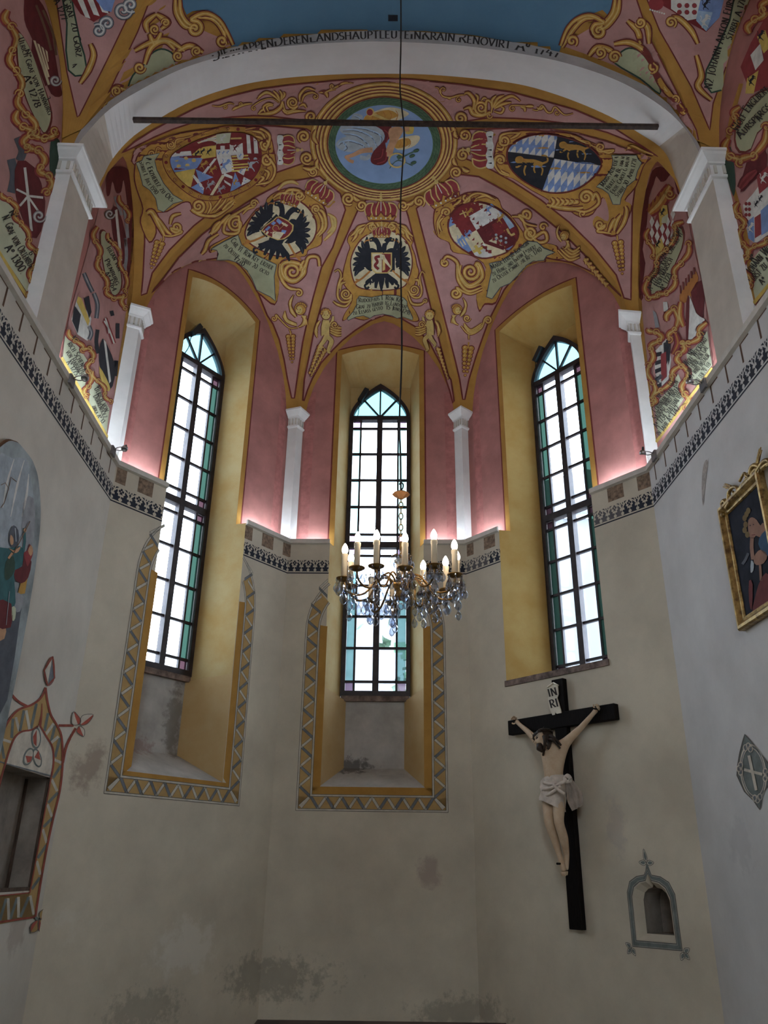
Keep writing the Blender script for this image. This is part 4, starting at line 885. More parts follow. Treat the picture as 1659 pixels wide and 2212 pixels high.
T2 = (640, 150, 4.366); mo.T = T2
mo.orn([(290, 195), (380, 155), (450, 120), (540, 122)], 16, taper=(.4, 1, 1, .1)); mo.spiral((335, 150), 24, 1.2, 1, 1, w=9)
mo.done('gold acanthus scrolls on the rose field beside the ring')
mo = Motif('painted_foliage', 'vault', (940, 150, 5.184), vault, base=3)
mo.spiral((95, 218), 32, 1.2, 2.5, 1, w=11, tail=[(0, 190), (40, 200), (60, 260)]); mo.orn([(50, 220), (90, 290), (180, 305), (270, 280), (340, 275)], 15); mo.spiral((268, 330), 34, 1.3, -1.2, -1, w=11); mo.leaf((130, 300), (185, 325), 18)
mo.spiral((520, 420), 82, 2.0, 1.0, 1, w=24, tail=[(630, 480), (640, 380), (580, 340)]); mo.orn([(320, 440), (390, 420), (430, 490), (530, 505), (620, 470)], 34, taper=(.2, 1, 1, .6)); mo.orn([(430, 440), (440, 340), (380, 260), (330, 260)], 30, taper=(.6, 1, .9, .4)); mo.orn([(470, 370), (480, 300), (450, 270)], 20); mo.orn([(520, 340), (550, 310), (580, 320)], 18)
for L in ([(640, 430), (640, 340), (690, 280)], [(650, 420), (700, 320), (780, 280)], [(660, 420), (730, 350), (860, 290), (960, 350)], [(670, 430), (760, 380), (860, 360)]): mo.orn(L, 26, taper=(.4, 1, .9, .2))
mo.orn([(660, 460), (740, 480), (770, 430), (740, 410)], 20); mo.spiral((610, 510), 34, 1.1, 0, 1, w=14); mo.spiral((870, 430), 36, 1.3, -2, -1, w=12, tail=[(1100, 410), (1000, 400), (920, 395)]); mo.leaf((1020, 405), (1110, 405), 24); mo.leaf((960, 410), (1010, 470), 24, bend=-.3)
mo.orn([(1090, 440), (1150, 450), (1200, 395), (1260, 470), (1310, 470), (1350, 415), (1450, 500), (1550, 485)], 16); mo.leaf((1140, 420), (1220, 400), 22, bend=.3); mo.spiral((1368, 480), 28, 1.1, 0, 1, w=11)
mo.done('gold acanthus scrolls on the rose field beside the ring')

# ---- first cartouche: oval of many quarters, ducal crown, banner
mo = Motif('painted_coat_of_arms', 'vault', (350, 260, 5.352), vault, base=3)
mo.poly([(-300, 420), (-200, 300), (-60, 220), (150, 150), (350, 110), (620, 80), (900, 65), (1150, 75), (1250, 160), (1290, 300), (1330, 560), (1290, 660), (1180, 770), (1050, 730), (850, 860), (830, 970), (700, 1060), (520, 1130), (360, 1080), (320, 960), (230, 960), (60, 1060), (-80, 1090), (-60, 1300), (-150, 1420), (-260, 1180), (-230, 1020), (-300, 800), (-330, 640)], 'dred', 1, 3)
mo.poly([(-285, 425), (-190, 310), (-50, 232), (150, 162), (350, 122), (620, 92), (900, 77), (1145, 88), (1238, 165), (1278, 300), (1318, 560), (1278, 652), (1180, 755), (1050, 715), (840, 850), (818, 962), (695, 1048), (520, 1118), (370, 1070), (330, 948), (230, 945), (55, 1045), (-95, 1085), (-75, 1290), (-150, 1400), (-245, 1180), (-215, 1020), (-285, 800), (-315, 640)], 'gold', 2, 3)
OV = [(90, 480), (110, 385), (230, 300), (400, 215), (640, 135), (800, 120), (960, 135), (1080, 195), (1140, 320), (1140, 480), (1100, 590), (1010, 700), (880, 780), (720, 840), (560, 865), (400, 830), (270, 740), (150, 620)]
OV = ctr(OV, 3, True); c0 = (620, 490)
mo.poly([(c0[0]+(x-c0[0])*1.16, c0[1]+(y-c0[1])*1.17) for x, y in OV], 'ochre', 3); mo.line([(c0[0]+(x-c0[0])*1.16, c0[1]+(y-c0[1])*1.17) for x, y in OV], 9, 'dred', 4, closed=True)
for k in range(0, len(OV), 2):
    p = OV[k]; q = (c0[0]+(p[0]-c0[0])*1.085, c0[1]+(p[1]-c0[1])*1.09)
    if k % 8 == 0: mo.ell(q, 20, 20, 'red', 6, n=12)
    else: mo.spiral(q, 19, 1.2, k, 1 if k % 4 else -1, w=6, lay=4, n=12)
mo.poly(OV, 'red', 6)
def q_(pts, m, l=7): 
    r = clip(pts, OV)
    if len(r) > 2: mo.poly(r, m, l)
q_([(60, 360), (330, 340), (340, 390), (80, 410)], 'white'); q_([(80, 405), (330, 390), (470, 430), (400, 550), (120, 600), (60, 500)], 'blue'); q_([(140, 600), (385, 550), (330, 770), (150, 700)], 'yell')
q_([(340, 385), (440, 300), (620, 270), (620, 410), (470, 435)], 'yell'); q_([(620, 120), (795, 120), (775, 260), (625, 265)], 'mint'); q_([(620, 265), (775, 260), (775, 320), (622, 325)], 'white')
q_([(622, 265), (672, 263), (672, 323), (622, 325)], 'red', 8); q_([(722, 262), (775, 260), (775, 320), (722, 322)], 'red', 8)
q_([(622, 325), (778, 320), (830, 575), (690, 615), (630, 420)], 'white'); q_([(778, 250), (928, 250), (935, 380), (785, 395)], 'white')
for k in range(6): q_([(800, 400+34*k), (990, 385+34*k), (995, 402+34*k), (805, 418+34*k)], 'yell')
for k in range(4): q_([(400+40*k, 240-18*k), (640, 150+28*k), (640, 168+28*k), (420+40*k, 255-16*k)], 'white' if k % 2 else 'cream')
for x in (970, 1050): q_([(x, 150), (x+40, 150), (x+60, 370), (x+14, 370)], 'white')
q_([(600, 430), (630, 430), (490, 620), (460, 610)], 'white'); q_([(690, 620), (720, 640), (580, 870), (545, 870)], 'cream')
q_([(385, 560), (590, 650), (430, 715)], 'blue'); q_([(330, 770), (430, 715), (480, 800), (470, 850)], 'blue')
for k in range(3): q_([(345+30*k, 640+40*k), (365+30*k, 620+40*k), (440+22*k, 700+40*k), (425+22*k, 740+40*k)], 'white')
q_([(840, 590), (910, 750), (780, 830)], 'blue'); q_([(850, 575), (970, 545), (940, 630)], 'white'); q_([(940, 645), (1030, 690), (910, 750)], 'white'); q_([(720, 600), (810, 640), (810, 670), (700, 630)], 'white'); q_([(710, 680), (790, 730), (790, 760), (720, 710)], 'white')
for p in ((165, 445), (275, 425), (365, 450), (190, 520), (290, 510)): mo.ell(p, 26, 22, 'lgold', 8, n=10)
for p in ((400, 370), (465, 345), (540, 345)): beast(mo, p, 15, 44, 'black', 8)
for p in ((655, 365), (705, 362), (755, 358)): beast(mo, p, 0, 26, 'blue', 8)
beast(mo, (735, 500), 15, 80, 'blue', 8); beast(mo, (850, 300), 10, 50, 'wine', 8); beast(mo, (480, 500), 20, 62, 'lion', 8); beast(mo, (585, 560), 20, 58, 'lion', 8); beast(mo, (555, 740), 20, 66, 'grey', 8); beast(mo, (680, 790), 20, 60, 'grey', 8); beast(mo, (1045, 490), 10, 90, 'steel', 8); beast(mo, (840, 710), 0, 44, 'lion', 8); beast(mo, (910, 577), 0, 30, 'blue', 8); beast(mo, (955, 690), 0, 30, 'blue', 8); beast(mo, (700, 190), 10, 55, 'white', 8)
mo.line([(790, 195), (915, 190)], 20, 'lgold', 8); mo.ell((900, 390), 40, 52, 'white', 9); beast(mo, (900, 395), 0, 28, 'blue', 10); mo.line(OV, 8, 'dred', 11, closed=True)
# frame scrolls and crown
mo.spiral((1190, 265), 66, 1.6, 1.5, 1, w=26, tail=[(960, 90), (1120, 80), (1240, 170)], lay=6); mo.spiral((1215, 455), 66, 1.6, 4.5, -1, w=26, tail=[(1080, 740), (1250, 690), (1300, 540)], lay=6)
for L in ([(1040, 110), (1140, 130), (1190, 200)], [(1080, 170), (1140, 190), (1170, 230)], [(1180, 560), (1230, 600), (1200, 680)], [(1140, 640), (1170, 660), (1110, 720)]): mo.orn(L, 24, 6)
mo.spiral((415, 990), 80, 1.7, 2.2, -1, w=30, tail=[(830, 930), (760, 1000), (600, 1100), (440, 1090), (345, 1030)], lay=6)
for L in ([(560, 1050), (640, 960), (680, 900)], [(620, 1040), (700, 960), (740, 900)], [(690, 1030), (760, 960), (820, 920)], [(520, 1080), (560, 1000), (545, 940)]): mo.orn(L, 20, 6)
mo.ell((815, 935), 34, 34, 'gold', 7, n=14); mo.spiral((100, 265), 52, 2, .5, 1, w=16, tail=[(330, 170), (240, 190), (160, 210)], lay=6); mo.spiral((-120, 370), 45, 1.6, .5, 1, w=14, tail=[(-10, 320), (-60, 300)], lay=6)
crown(mo, (1375, 330), 90, 165, 8, ermine=True); mo.done('oval shield of many quarters in a gold frame under a red crown')
mo = Motif('painted_inscription', 'vault', (290, 260, 8.295), vault, base=10)
B1 = [(165, 620), (300, 590), (450, 560), (360, 700), (400, 880), (520, 1120), (690, 1330), (870, 1440), (690, 1490), (520, 1640), (420, 1600), (380, 1400), (280, 1250), (150, 1160), (90, 920), (30, 750), (130, 700)]
mo.poly(B1, 'bann', 1); mo.line(B1, 12, 'dgrey', 2, closed=True)
text(mo, 'Nic Erzhertz zu Oes.', [(215, 640), (205, 760), (330, 1060), (520, 1330), (690, 1480)], 92, lay=3)
text(mo, 'Stirbt 1. July 1590.', [(85, 730), (140, 900), (240, 1150), (400, 1350)], 78, lay=3)
mo.done('grey-green banner with black letters')
mo = Motif('painted_garland', 'vault', (240, 220, 3.318), vault, base=7)
mo.orn([(255, 800), (290, 790), (340, 880), (380, 960)], 28); mo.orn([(300, 800), (350, 860), (400, 930), (430, 950)], 18); mo.spiral((465, 900), 40, 1.6, 3, -1, w=16, tail=[(380, 960), (440, 960), (505, 930)]); mo.orn([(420, 880), (440, 820), (500, 800)], 18); mo.orn([(370, 960), (375, 985), (360, 1010)], 8)
grapes(mo, (345, 1015), 8, 34, 108); mo.done('gold leaf scroll with a hanging bunch of grapes')

# ---- second cartouche: black eagle, imperial crown
mo = Motif('painted_coat_of_arms', 'vault', (430, 380, 5.184), vault, base=3)
G2 = [(420, 620), (290, 690), (110, 790), (120, 860), (200, 830), (210, 920), (400, 960), (560, 1140), (640, 1290), (700, 1348), (850, 1450), (900, 1250), (890, 1030), (960, 930), (1190, 900), (1230, 830), (1370, 770), (1390, 640), (1440, 480), (1400, 330), (1270, 210), (1080, 130), (900, 150), (760, 240), (740, 330), (640, 360), (540, 480), (480, 560)]
mo.poly(G2, 'dred', 1, 3); mo.poly([(905+(x-905)*.975, 640+(y-640)*.975) for x, y in G2], 'gold', 2, 3)
OE = ctr([(540, 560), (600, 450), (720, 340), (900, 265), (1080, 265), (1220, 360), (1300, 500), (1300, 640), (1230, 760), (1080, 860), (900, 890), (720, 830), (570, 740), (520, 650)], 3, True)
mo.line(OE, 34, 'dred', 3, closed=True); mo.poly(OE, 'cream', 4)
eagle(mo, (905, 590), 18, 375, 5, shield=False)
SH = [(830, 480), (900, 440), (1060, 540), (1010, 660), (880, 710), (690, 600)]
mo.poly(SH, 'lgold', 11, 2); S2 = [(875+(x-875)*.9, 575+(y-575)*.9) for x, y in ctr(SH, 3, True)]; mo.poly(S2, 'red', 12)
def q2(p, m): 
    r = clip(p, S2)
    if len(r) > 2: mo.poly(r, m, 13)
q2([(810, 480), (860, 510), (830, 540), (780, 510)], 'blue'); q2([(880, 460), (930, 500), (900, 530), (860, 490)], 'blue'); q2([(740, 520), (800, 560), (760, 600), (690, 570)], 'blue'); q2([(930, 500), (1000, 540), (980, 560), (920, 520)], 'cream'); q2([(820, 610), (960, 620), (900, 700), (820, 680)], 'cream'); q2([(930, 590), (980, 600), (960, 640), (920, 620)], 'blue')
for k in range(3): q2([(720+40*k, 590+12*k), (740+40*k, 600+12*k), (710+40*k, 650+12*k), (690+40*k, 640+12*k)], 'cream')
mo.ell((855, 570), 34, 34, 'crim', 14, n=14); mo.line(oval((855, 570), 34, 34, n=16), 6, 'lgold', 15, closed=True)
for L in ([(930, 220), (1000, 150), (1120, 160), (1180, 230)], [(830, 235), (900, 190), (1020, 190), (1100, 200)], [(1280, 350), (1390, 400), (1420, 560), (1340, 670)], [(1330, 390), (1380, 480), (1380, 580), (1320, 660)]): mo.orn(L, 26, 5)
mo.spiral((1125, 210), 56, 1.6, 0, 1, w=22, lay=6); mo.spiral((1310, 360), 52, 1.6, 1.5, 1, w=20, lay=6)
mo.spiral((405, 530), 92, 2.0, -1.2, -1, w=26, tail=[(640, 270), (560, 320), (430, 400), (310, 480), (270, 610), (350, 640), (440, 610)], lay=5); mo.spiral((610, 300), 48, 1.4, 0, -1, w=18, lay=6); mo.orn([(480, 420), (540, 360), (620, 340)], 20, 5)
mo.spiral((1050, 1070), 120, 2.0, -.8, 1, w=36, tail=[(1350, 1010), (1330, 910), (1230, 910), (1190, 1020), (1170, 1100), (1060, 1180), (950, 1120), (930, 1000), (1010, 960)], lay=5)
for L in ([(1130, 1060), (1150, 990), (1180, 940)], [(1150, 1090), (1190, 1000), (1220, 940)]): mo.orn(L, 24, 6)
mo.orn([(910, 980), (910, 1110), (990, 1240), (1100, 1270)], 26, 5); mo.spiral((1120, 1310), 42, 1.3, -1.8, 1, w=18, lay=5, tail=[(920, 1170), (1010, 1260), (1080, 1270)])
for L in ([(210, 640), (100, 720), (60, 820), (20, 870)], [(240, 520), (180, 600), (110, 640)], [(340, 420), (280, 480), (220, 540)], [(130, 650), (170, 560), (230, 500)]): mo.orn(L, 30, 5)
for k in range(8): mo.leaf((20-30*k, 880+40*k+60), (-10-30*k, 920+40*k+60), 22, bend=.3)
for L in ([(880, 150), (950, 80), (1040, 60), (1110, 90)], [(1440, 420), (1520, 480), (1510, 600), (1400, 720)], [(1470, 430), (1500, 560), (1440, 640)]): mo.orn(L, 22, 2, cols=('orange', 'lgold', 'hi'))
crown(mo, (1310, 225), 33, 165, 9); mo.done('oval with a black double eagle under an imperial crown')
mo = Motif('painted_inscription', 'vault', (430, 380, 5.184), vault, base=10)
B2 = [(430, 650), (470, 760), (660, 890), (870, 990), (845, 1120), (860, 1400), (800, 1350), (650, 1275), (600, 1150), (540, 1050), (430, 960), (330, 930), (190, 930), (210, 860), (190, 820), (120, 810), (280, 720)]
mo.poly(B2, 'bann', 1); mo.line(B2, 8, 'dgrey', 2, closed=True)
text(mo, 'Carl VI. Rom Key. Erzher', [(345, 710), (420, 810), (600, 930), (820, 1050)], 60, lay=3); text(mo, 'zu Oester. stirbt 20. octo.', [(262, 770), (380, 880), (560, 990), (790, 1120)], 52, lay=3); text(mo, '1740.', [(385, 925), (450, 975), (525, 1015)], 46, lay=3)
mo.done('grey-green banner with black letters')
mo = Motif('painted_cherub', 'vault', (590, 560, 7.371), vault, base=7)
mo.spiral((20, 940), 46, 1.3, -1, 1, w=22, tail=[(400, 1090), (260, 1090), (120, 960), (60, 890)]); 
for k in range(5): mo.orn([(160+8*k, 900-20*k), (230, 1000-10*k), (380, 1060-8*k)], 22)
cherub(mo, (420, 850), 230, 1, 6); grapes(mo, (285, 1230), 9, 66, 87); mo.orn([(260, 1110), (285, 1170), (290, 1220)], 14); mo.done('gold winged cherub head over a bunch of fruit')

# ---- third cartouche: black double eagle with small shield
mo = Motif('painted_coat_of_arms', 'vault', (720, 420, 6.9125), vault, base=3)
G3 = [(250, 560), (380, 470), (560, 405), (740, 390), (930, 420), (1080, 480), (1180, 590), (1200, 700), (1180, 760), (1230, 900), (1260, 1050), (1290, 1180), (1200, 1400), (1150, 1600), (1240, 1750), (1290, 1880), (1200, 1900), (1050, 1850), (930, 1810), (760, 1770), (600, 1820), (450, 1880), (260, 1840), (130, 1890), (160, 1780), (250, 1640), (270, 1500), (150, 1350), (130, 1180), (200, 900), (240, 780), (200, 680)]
mo.poly(G3, 'dred', 1, 3); mo.poly([(712+(x-712)*.975, 1130+(y-1130)*.982) for x, y in G3], 'gold', 2, 3)
O4 = ctr([(262, 1060), (300, 860), (430, 660), (600, 560), (760, 530), (930, 570), (1090, 700), (1165, 900), (1170, 1080), (1110, 1280), (1040, 1370), (860, 1410), (640, 1415), (430, 1390), (320, 1310)], 3, True)
mo.line(O4, 36, 'dred', 3, closed=True); mo.poly(O4, 'cream', 4); eagle(mo, (722, 985), 0, 460, 5)
mo.spiral((590, 475), 56, 1.6, 3.4, -1, w=24, tail=[(480, 460), (540, 420), (600, 420)], lay=5); mo.spiral((868, 470), 56, 1.6, 0, 1, w=24, tail=[(980, 460), (930, 420), (860, 415)], lay=5)
for sg in (-1, 1):
    X = lambda L: [(722+sg*(x-722), y) for x, y in L]
    for L in ([(480, 440), (380, 480), (320, 560), (250, 620)], [(450, 490), (370, 530), (330, 620), (270, 700)], [(470, 470), (400, 560), (390, 580)]): mo.orn(X(L), 34, 5, taper=(.3, 1, 1, .2))
    mo.line(X([(650, 420), (690, 480), (715, 500)]), 16, 'hi', 6, 3)
mo.line([(722, 400), (722, 510)], 20, 'hi', 6)
mo.spiral((180, 1480), 84, 2.0, 0, 1, w=26, tail=[(10, 1150), (70, 1120), (110, 1200), (70, 1350), (60, 1520), (130, 1600), (240, 1580)], lay=5); mo.spiral((1215, 1420), 80, 2.0, 3, -1, w=24, tail=[(1370, 1180), (1330, 1150), (1300, 1250), (1330, 1430), (1290, 1530), (1190, 1520)], lay=5)
for L in ([(100, 1420), (110, 1330), (180, 1300)], [(80, 1400), (90, 1290), (140, 1240)], [(1280, 1360), (1280, 1280), (1220, 1270)], [(-10, 1590), (60, 1640), (180, 1660), (270, 1560)], [(1130, 1500), (1180, 1620), (1300, 1640), (1380, 1590)]): mo.orn(L, 28, 5)
mo.spiral((1385, 1590), 34, 1.2, 3, 1, w=16, lay=6); crown(mo, (712, 330), 0, 235, 8); mo.done('oval with a black double eagle holding a small red shield')
mo = Motif('painted_inscription', 'vault', (720, 420, 6.9125), vault, base=10)
B3 = [(380, 1510), (560, 1530), (760, 1490), (950, 1500), (1050, 1530), (1110, 1590), (1110, 1650), (1200, 1840), (1190, 1870), (1050, 1820), (960, 1840), (880, 1800), (740, 1775), (600, 1800), (540, 1840), (440, 1800), (330, 1820), (210, 1875), (200, 1840), (290, 1740), (340, 1640), (345, 1560)]
mo.poly(B3, 'bann', 1); mo.line(B3, 9, 'dgrey', 2, closed=True)
text(mo, 'Rudolphus I. Röm Key', [(370, 1600), (560, 1590), (740, 1560), (900, 1575), (1050, 1610)], 66, lay=3); text(mo, 'Graf zu Habsburg Landgraf', [(335, 1700), (540, 1680), (740, 1635), (920, 1650), (1110, 1700)], 64, lay=3); text(mo, 'zu Elsass gestor 15 Junij 1291', [(285, 1790), (520, 1750), (740, 1705), (940, 1720), (1150, 1795)], 62, lay=3)
mo.done('grey-green banner with black letters')
mo = Motif('painted_putto', 'vault', (590, 560, 7.371), vault, base=7); putto(mo, (820, 1080), 300, 1, 4)
for k in range(9): mo.leaf((790-26*k, 1400+48*k), (700-14*k, 1440+48*k), 44-2*k, bend=.35, lay=3); mo.leaf((800-26*k, 1410+48*k), (770-24*k, 1500+46*k), 34-2*k, bend=-.3, lay=3)
mo.done('gold putto climbing a garland')
mo = Motif('painted_putto', 'vault', (600, 680, 3.456), vault, base=7); putto(mo, (1145, 90), 130, -1, 4)
for k in range(9): mo.leaf((1195+9*k, 240+26*k), (1225+7*k, 255+26*k), 20-1.4*k, bend=.35, lay=3); mo.leaf((1195+9*k, 250+26*k), (1200+9*k, 285+25*k), 16-1*k, bend=-.3, lay=3)
mo.done('gold putto climbing a garland')
# ---- fourth cartouche: oval of lozenge-set quarters, royal crown
DT = (920, 240, 3.318)
mo = Motif('painted_coat_of_arms', 'vault', DT, vault, base=3)
G4 = [(60, 700), (100, 660), (200, 620), (300, 575), (420, 580), (520, 620), (550, 690), (610, 740), (700, 860), (730, 920), (830, 940), (940, 960), (960, 1000), (1010, 1050), (930, 1060), (860, 1040), (860, 1080), (760, 1090), (640, 1210), (560, 1240), (500, 1380), (420, 1390), (380, 1440), (360, 1300), (430, 1130), (330, 1040), (190, 1010), (160, 940), (80, 900), (50, 800)]
mo.poly(G4, 'dred', 1, 3); mo.poly([(430+(x-430)*.975, 900+(y-900)*.97) for x, y in G4], 'gold', 2, 3)
O5 = ctr([(160, 830), (180, 740), (250, 670), (350, 645), (470, 670), (580, 740), (650, 830), (660, 900), (600, 990), (500, 1035), (400, 1050), (300, 1010), (200, 930)], 3, True)
mo.line(O5, 18, 'dred', 3, closed=True); mo.poly(O5, 'red', 4)
e1, e2 = (92, -52), (58, 96)
def cel(i, j, m, w=1, h=1, l=5):
    o = (225+i*e1[0]+j*e2[0], 745+i*e1[1]+j*e2[1]); p = [o, (o[0]+e1[0]*w, o[1]+e1[1]*w), (o[0]+e1[0]*w+e2[0]*h, o[1]+e1[1]*w+e2[1]*h), (o[0]+e2[0]*h, o[1]+e2[1]*h)]; r = clip(p, O5)
    if len(r) > 2: mo.poly(r, m, l)
for i, j, m in ((0, 0, 'red'), (-1, 0, 'blue'), (1, 0, 'red'), (2, 0, 'cream'), (3, 0, 'blue'), (-1, 1, 'cream'), (0, 1, 'red'), (1, 1, 'white'), (2, 1, 'white'), (3, 1, 'blue'), (4, 1, 'red'), (-1, 2, 'blue'), (0, 2, 'cream'), (1, 2, 'wine'), (2, 2, 'red'), (3, 2, 'lblue'), (4, 2, 'lblue'), (-1, 3, 'red'), (0, 3, 'white'), (1, 3, 'cream'), (2, 3, 'wine'), (3, 3, 'red'), (0, 4, 'cream'), (1, 4, 'cream'), (2, 4, 'blue')): cel(i-.4, j-.6, m)
for k in range(5): cel(-1.4+.2*k, .5, 'cream', .09, 1.4, 6); cel(1.4+.2*k, -.9, 'cream', .08, .8, 6); cel(3.4, .5+.2*k, 'white', 1, .09, 6)
for p, m in (((300, 880), 'blue'), ((245, 920), 'blue'), ((420, 840), 'wine'), ((480, 800), 'wine'), ((460, 690), 'blue'), ((540, 760), 'lion'), ((310, 720), 'lion')): beast(mo, p, 10, 40, m, 8)
mo.line([(585, 835), (610, 880), (640, 870)], 16, 'lgold', 8, 4); mo.line([(240, 735), (290, 715)], 9, 'lgold', 8); mo.line([(262, 705), (285, 755)], 9, 'lgold', 8)
for k in range(6): mo.ell((505+22*(k % 3)*1.6, 880+30*(k//3)+12*(k % 3)), 10, 10, 'steel', 8, n=8)
mo.line([(350, 960), (390, 1020)], 22, 'yell', 8); mo.line([(335, 1005), (405, 975)], 22, 'yell', 8); mo.line([(420, 930), (560, 980)], 26, 'wine', 8)
mo.line(O5, 7, 'dred', 10, closed=True)
mo.spiral((145, 720), 34, 1.5, 2, 1, w=14, tail=[(90, 880), (80, 800), (110, 740)], lay=5); mo.spiral((285, 620), 34, 1.5, 2, -1, w=14, tail=[(500, 630), (420, 590), (340, 590)], lay=5)
for L in ([(360, 620), (430, 600), (480, 625)], [(110, 860), (90, 800), (120, 760)], [(200, 670), (230, 650), (250, 630)]): mo.orn(L, 14, 5)
mo.spiral((755, 870), 46, 1.8, 1.5, 1, w=18, tail=[(620, 750), (690, 760), (720, 830), (800, 930), (870, 920), (850, 860)], lay=5); mo.spiral((720, 735), 36, 1.3, 1, -1, w=16, tail=[(800, 820), (720, 800), (670, 740)], lay=5); mo.spiral((845, 825), 30, 1.2, 0, -1, w=13, lay=5)
mo.spiral((318, 1150), 66, 1.8, -1, 1, w=22, tail=[(115, 1090), (150, 1040), (220, 1080), (240, 1170), (310, 1250), (400, 1190), (380, 1100)], lay=5)
for L in ([(250, 1100), (240, 1180), (300, 1260), (390, 1240)], [(220, 1100), (230, 1210), (300, 1290), (400, 1260)]): mo.orn(L, 16, 5)
mo.spiral((212, 1305), 36, 1.4, 0, 1, w=16, tail=[(400, 1280), (320, 1310), (260, 1290), (220, 1265)], lay=5); mo.spiral((135, 1085), 30, 1.2, 4, -1, w=13, lay=6)
crown(mo, (140, 628), -27, 125, 8); mo.done('oval of many quarters under a red royal crown with pearls')
mo = Motif('painted_inscription', 'vault', DT, vault, base=10)
B4 = [(450, 1090), (540, 1070), (650, 1000), (730, 925), (800, 930), (850, 975), (930, 1005), (870, 1030), (850, 1062), (770, 1068), (720, 1100), (640, 1190), (600, 1232), (530, 1262), (470, 1345), (430, 1330), (450, 1230), (470, 1140)]
mo.poly(B4, 'bann', 1); mo.line(B4, 6, 'dgrey', 2, closed=True)
text(mo, 'Maria Teresia Koenigin', [(472, 1132), (560, 1085), (660, 1010), (748, 942)], 36, lay=3); text(mo, 'zu Hung. und Boehm Erzherz', [(478, 1180), (580, 1125), (690, 1040), (800, 972)], 34, lay=3); text(mo, 'zu Oester kommt zur Reg. 1740', [(480, 1228), (580, 1165), (700, 1080), (842, 990)], 33, lay=3)
mo.done('grey-green banner with black letters')
mo = Motif('painted_cherub', 'vault', DT, vault, base=7); mo.spiral((440, 1500), 26, 1.3, -1.5, 1, w=12, tail=[(250, 1540), (310, 1600), (390, 1560), (420, 1490)])
for k in range(3): mo.orn([(270, 1520+10*k), (320, 1570+10*k), (400, 1520+14*k)], 12)
mo.spiral((292, 1485), 26, 1.5, 0, 1, w=10); cherub(mo, (228, 1445), 88, -1, 5); mo.orn([(305, 1590), (305, 1640)], 8); grapes(mo, (300, 1700), 8, 36, 96); mo.done('gold winged cherub head over a bunch of fruit')
mo = Motif('painted_cherub', 'vault', DT, vault, base=7); cherub(mo, (995, 905), 78, 1, 5)
for k in range(4): mo.orn([(950+18*k, 990-10*k), (1030+10*k, 1060-20*k), (1110, 1040-24*k)], 14)
for k in range(7): mo.leaf((1140+24*k, 1050+28*k), (1175+24*k, 1050+30*k), 18, bend=.3); mo.leaf((1135+24*k, 1060+28*k), (1150+24*k, 1095+28*k), 15, bend=-.3)
mo.done('gold winged cherub head with a leaf garland')

# ---- fifth cartouche: blue and white lozenges with gold lions on black
mo = Motif('painted_coat_of_arms', 'vault', DT, vault, base=3)
G5 = [(490, 400), (485, 320), (520, 190), (600, 145), (700, 130), (1030, 150), (1120, 190), (1250, 240), (1330, 295), (1500, 300), (1600, 320), (1560, 400), (1510, 540), (1430, 640), (1480, 680), (1440, 800), (1360, 900), (1260, 880), (1200, 820), (1230, 760), (1310, 800), (1310, 700), (1270, 620), (1200, 740), (1100, 760), (1000, 700), (870, 690), (880, 640), (760, 570), (620, 480), (560, 470)]
mo.poly(G5, 'dred', 1, 3); mo.poly([(1000+(x-1000)*.985, 420+(y-420)*.972) for x, y in G5], 'gold', 2, 3)
O6 = ctr([(585, 300), (620, 230), (740, 170), (880, 155), (1050, 190), (1180, 250), (1250, 330), (1255, 390), (1200, 470), (1100, 545), (980, 580), (850, 570), (700, 490), (610, 400)], 3, True)
mo.line(O6, 20, 'dred', 3, closed=True); mo.poly(O6, 'blue', 4)
Q = {'tl': [(500, 274), (960, 70), (920, 330), (500, 274)], 'br': [(920, 330), (1330, 390), (1200, 640), (800, 640)], 'tr': [(955, 100), (1300, 100), (1330, 392), (920, 330)], 'bl': [(500, 274), (920, 330), (825, 600), (500, 600)]}
for k in ('tl', 'br'):
    qq = Q[k] if k == 'br' else [(500, 274), (500, 100), (958, 100), (920, 330)]
    for i in range(-8, 9):
        for j in range(-4, 5):
            c = (900+i*46-j*46, 330+i*6+j*124); z = clip(clip([(c[0]+23, c[1]-62), (c[0]+23, c[1]+3), (c[0]-23, c[1]+62), (c[0]-23, c[1]-3)], qq), O6)
            if len(z) > 2: mo.poly(z, 'white', 5)
for k in ('tr', 'bl'):
    z = clip(Q[k], O6); mo.poly(z, 'black', 6)
for c, s in (((760, 385), 88), ((1070, 275), 84)):
    f = frame(c, 0, s)
    mo.line(f([(-.9, .45), (-.5, .3), (.2, .3), (.9, .1)]), s*.55, 'lion', 7, 5, taper=(.8, 1, .8, .6)); mo.ell(f([(-1.0, .5)])[0], s*.34, s*.3, 'lion', 8); mo.line(f([(-.6, .4), (-.9, .7), (-1.25, .6)]), s*.2, 'orange', 7, 4)
    for L in ([(-.7, .2), (-1.1, -.1), (-1.3, -.1)], [(-.4, .2), (-.6, -.4), (-.5, -.8)], [(.6, .1), (.9, -.3), (.8, -.8)], [(.3, .2), (.2, -.3), (.3, -.6)], [(.9, .2), (1.3, .4), (1.2, .8), (.8, .85)]): mo.line(f(L), s*.17, 'lion', 8, 4, taper=(1, .8, .6))
mo.line([(950, 160), (920, 330), (830, 575)], 5, 'black', 8); mo.line([(580, 285), (920, 330), (1255, 382)], 5, 'black', 8); mo.line(O6, 8, 'dred', 10, closed=True)
mo.spiral((565, 205), 38, 1.6, 2.5, -1, w=15, tail=[(680, 150), (600, 150), (540, 170)], lay=5); mo.spiral((535, 345), 38, 1.6, 3, 1, w=15, tail=[(600, 460), (540, 440), (500, 390)], lay=5)
for L in ([(610, 190), (650, 170), (680, 145)], [(540, 420), (570, 440), (600, 450)], [(510, 260), (545, 270), (560, 250)]): mo.orn(L, 14, 5)
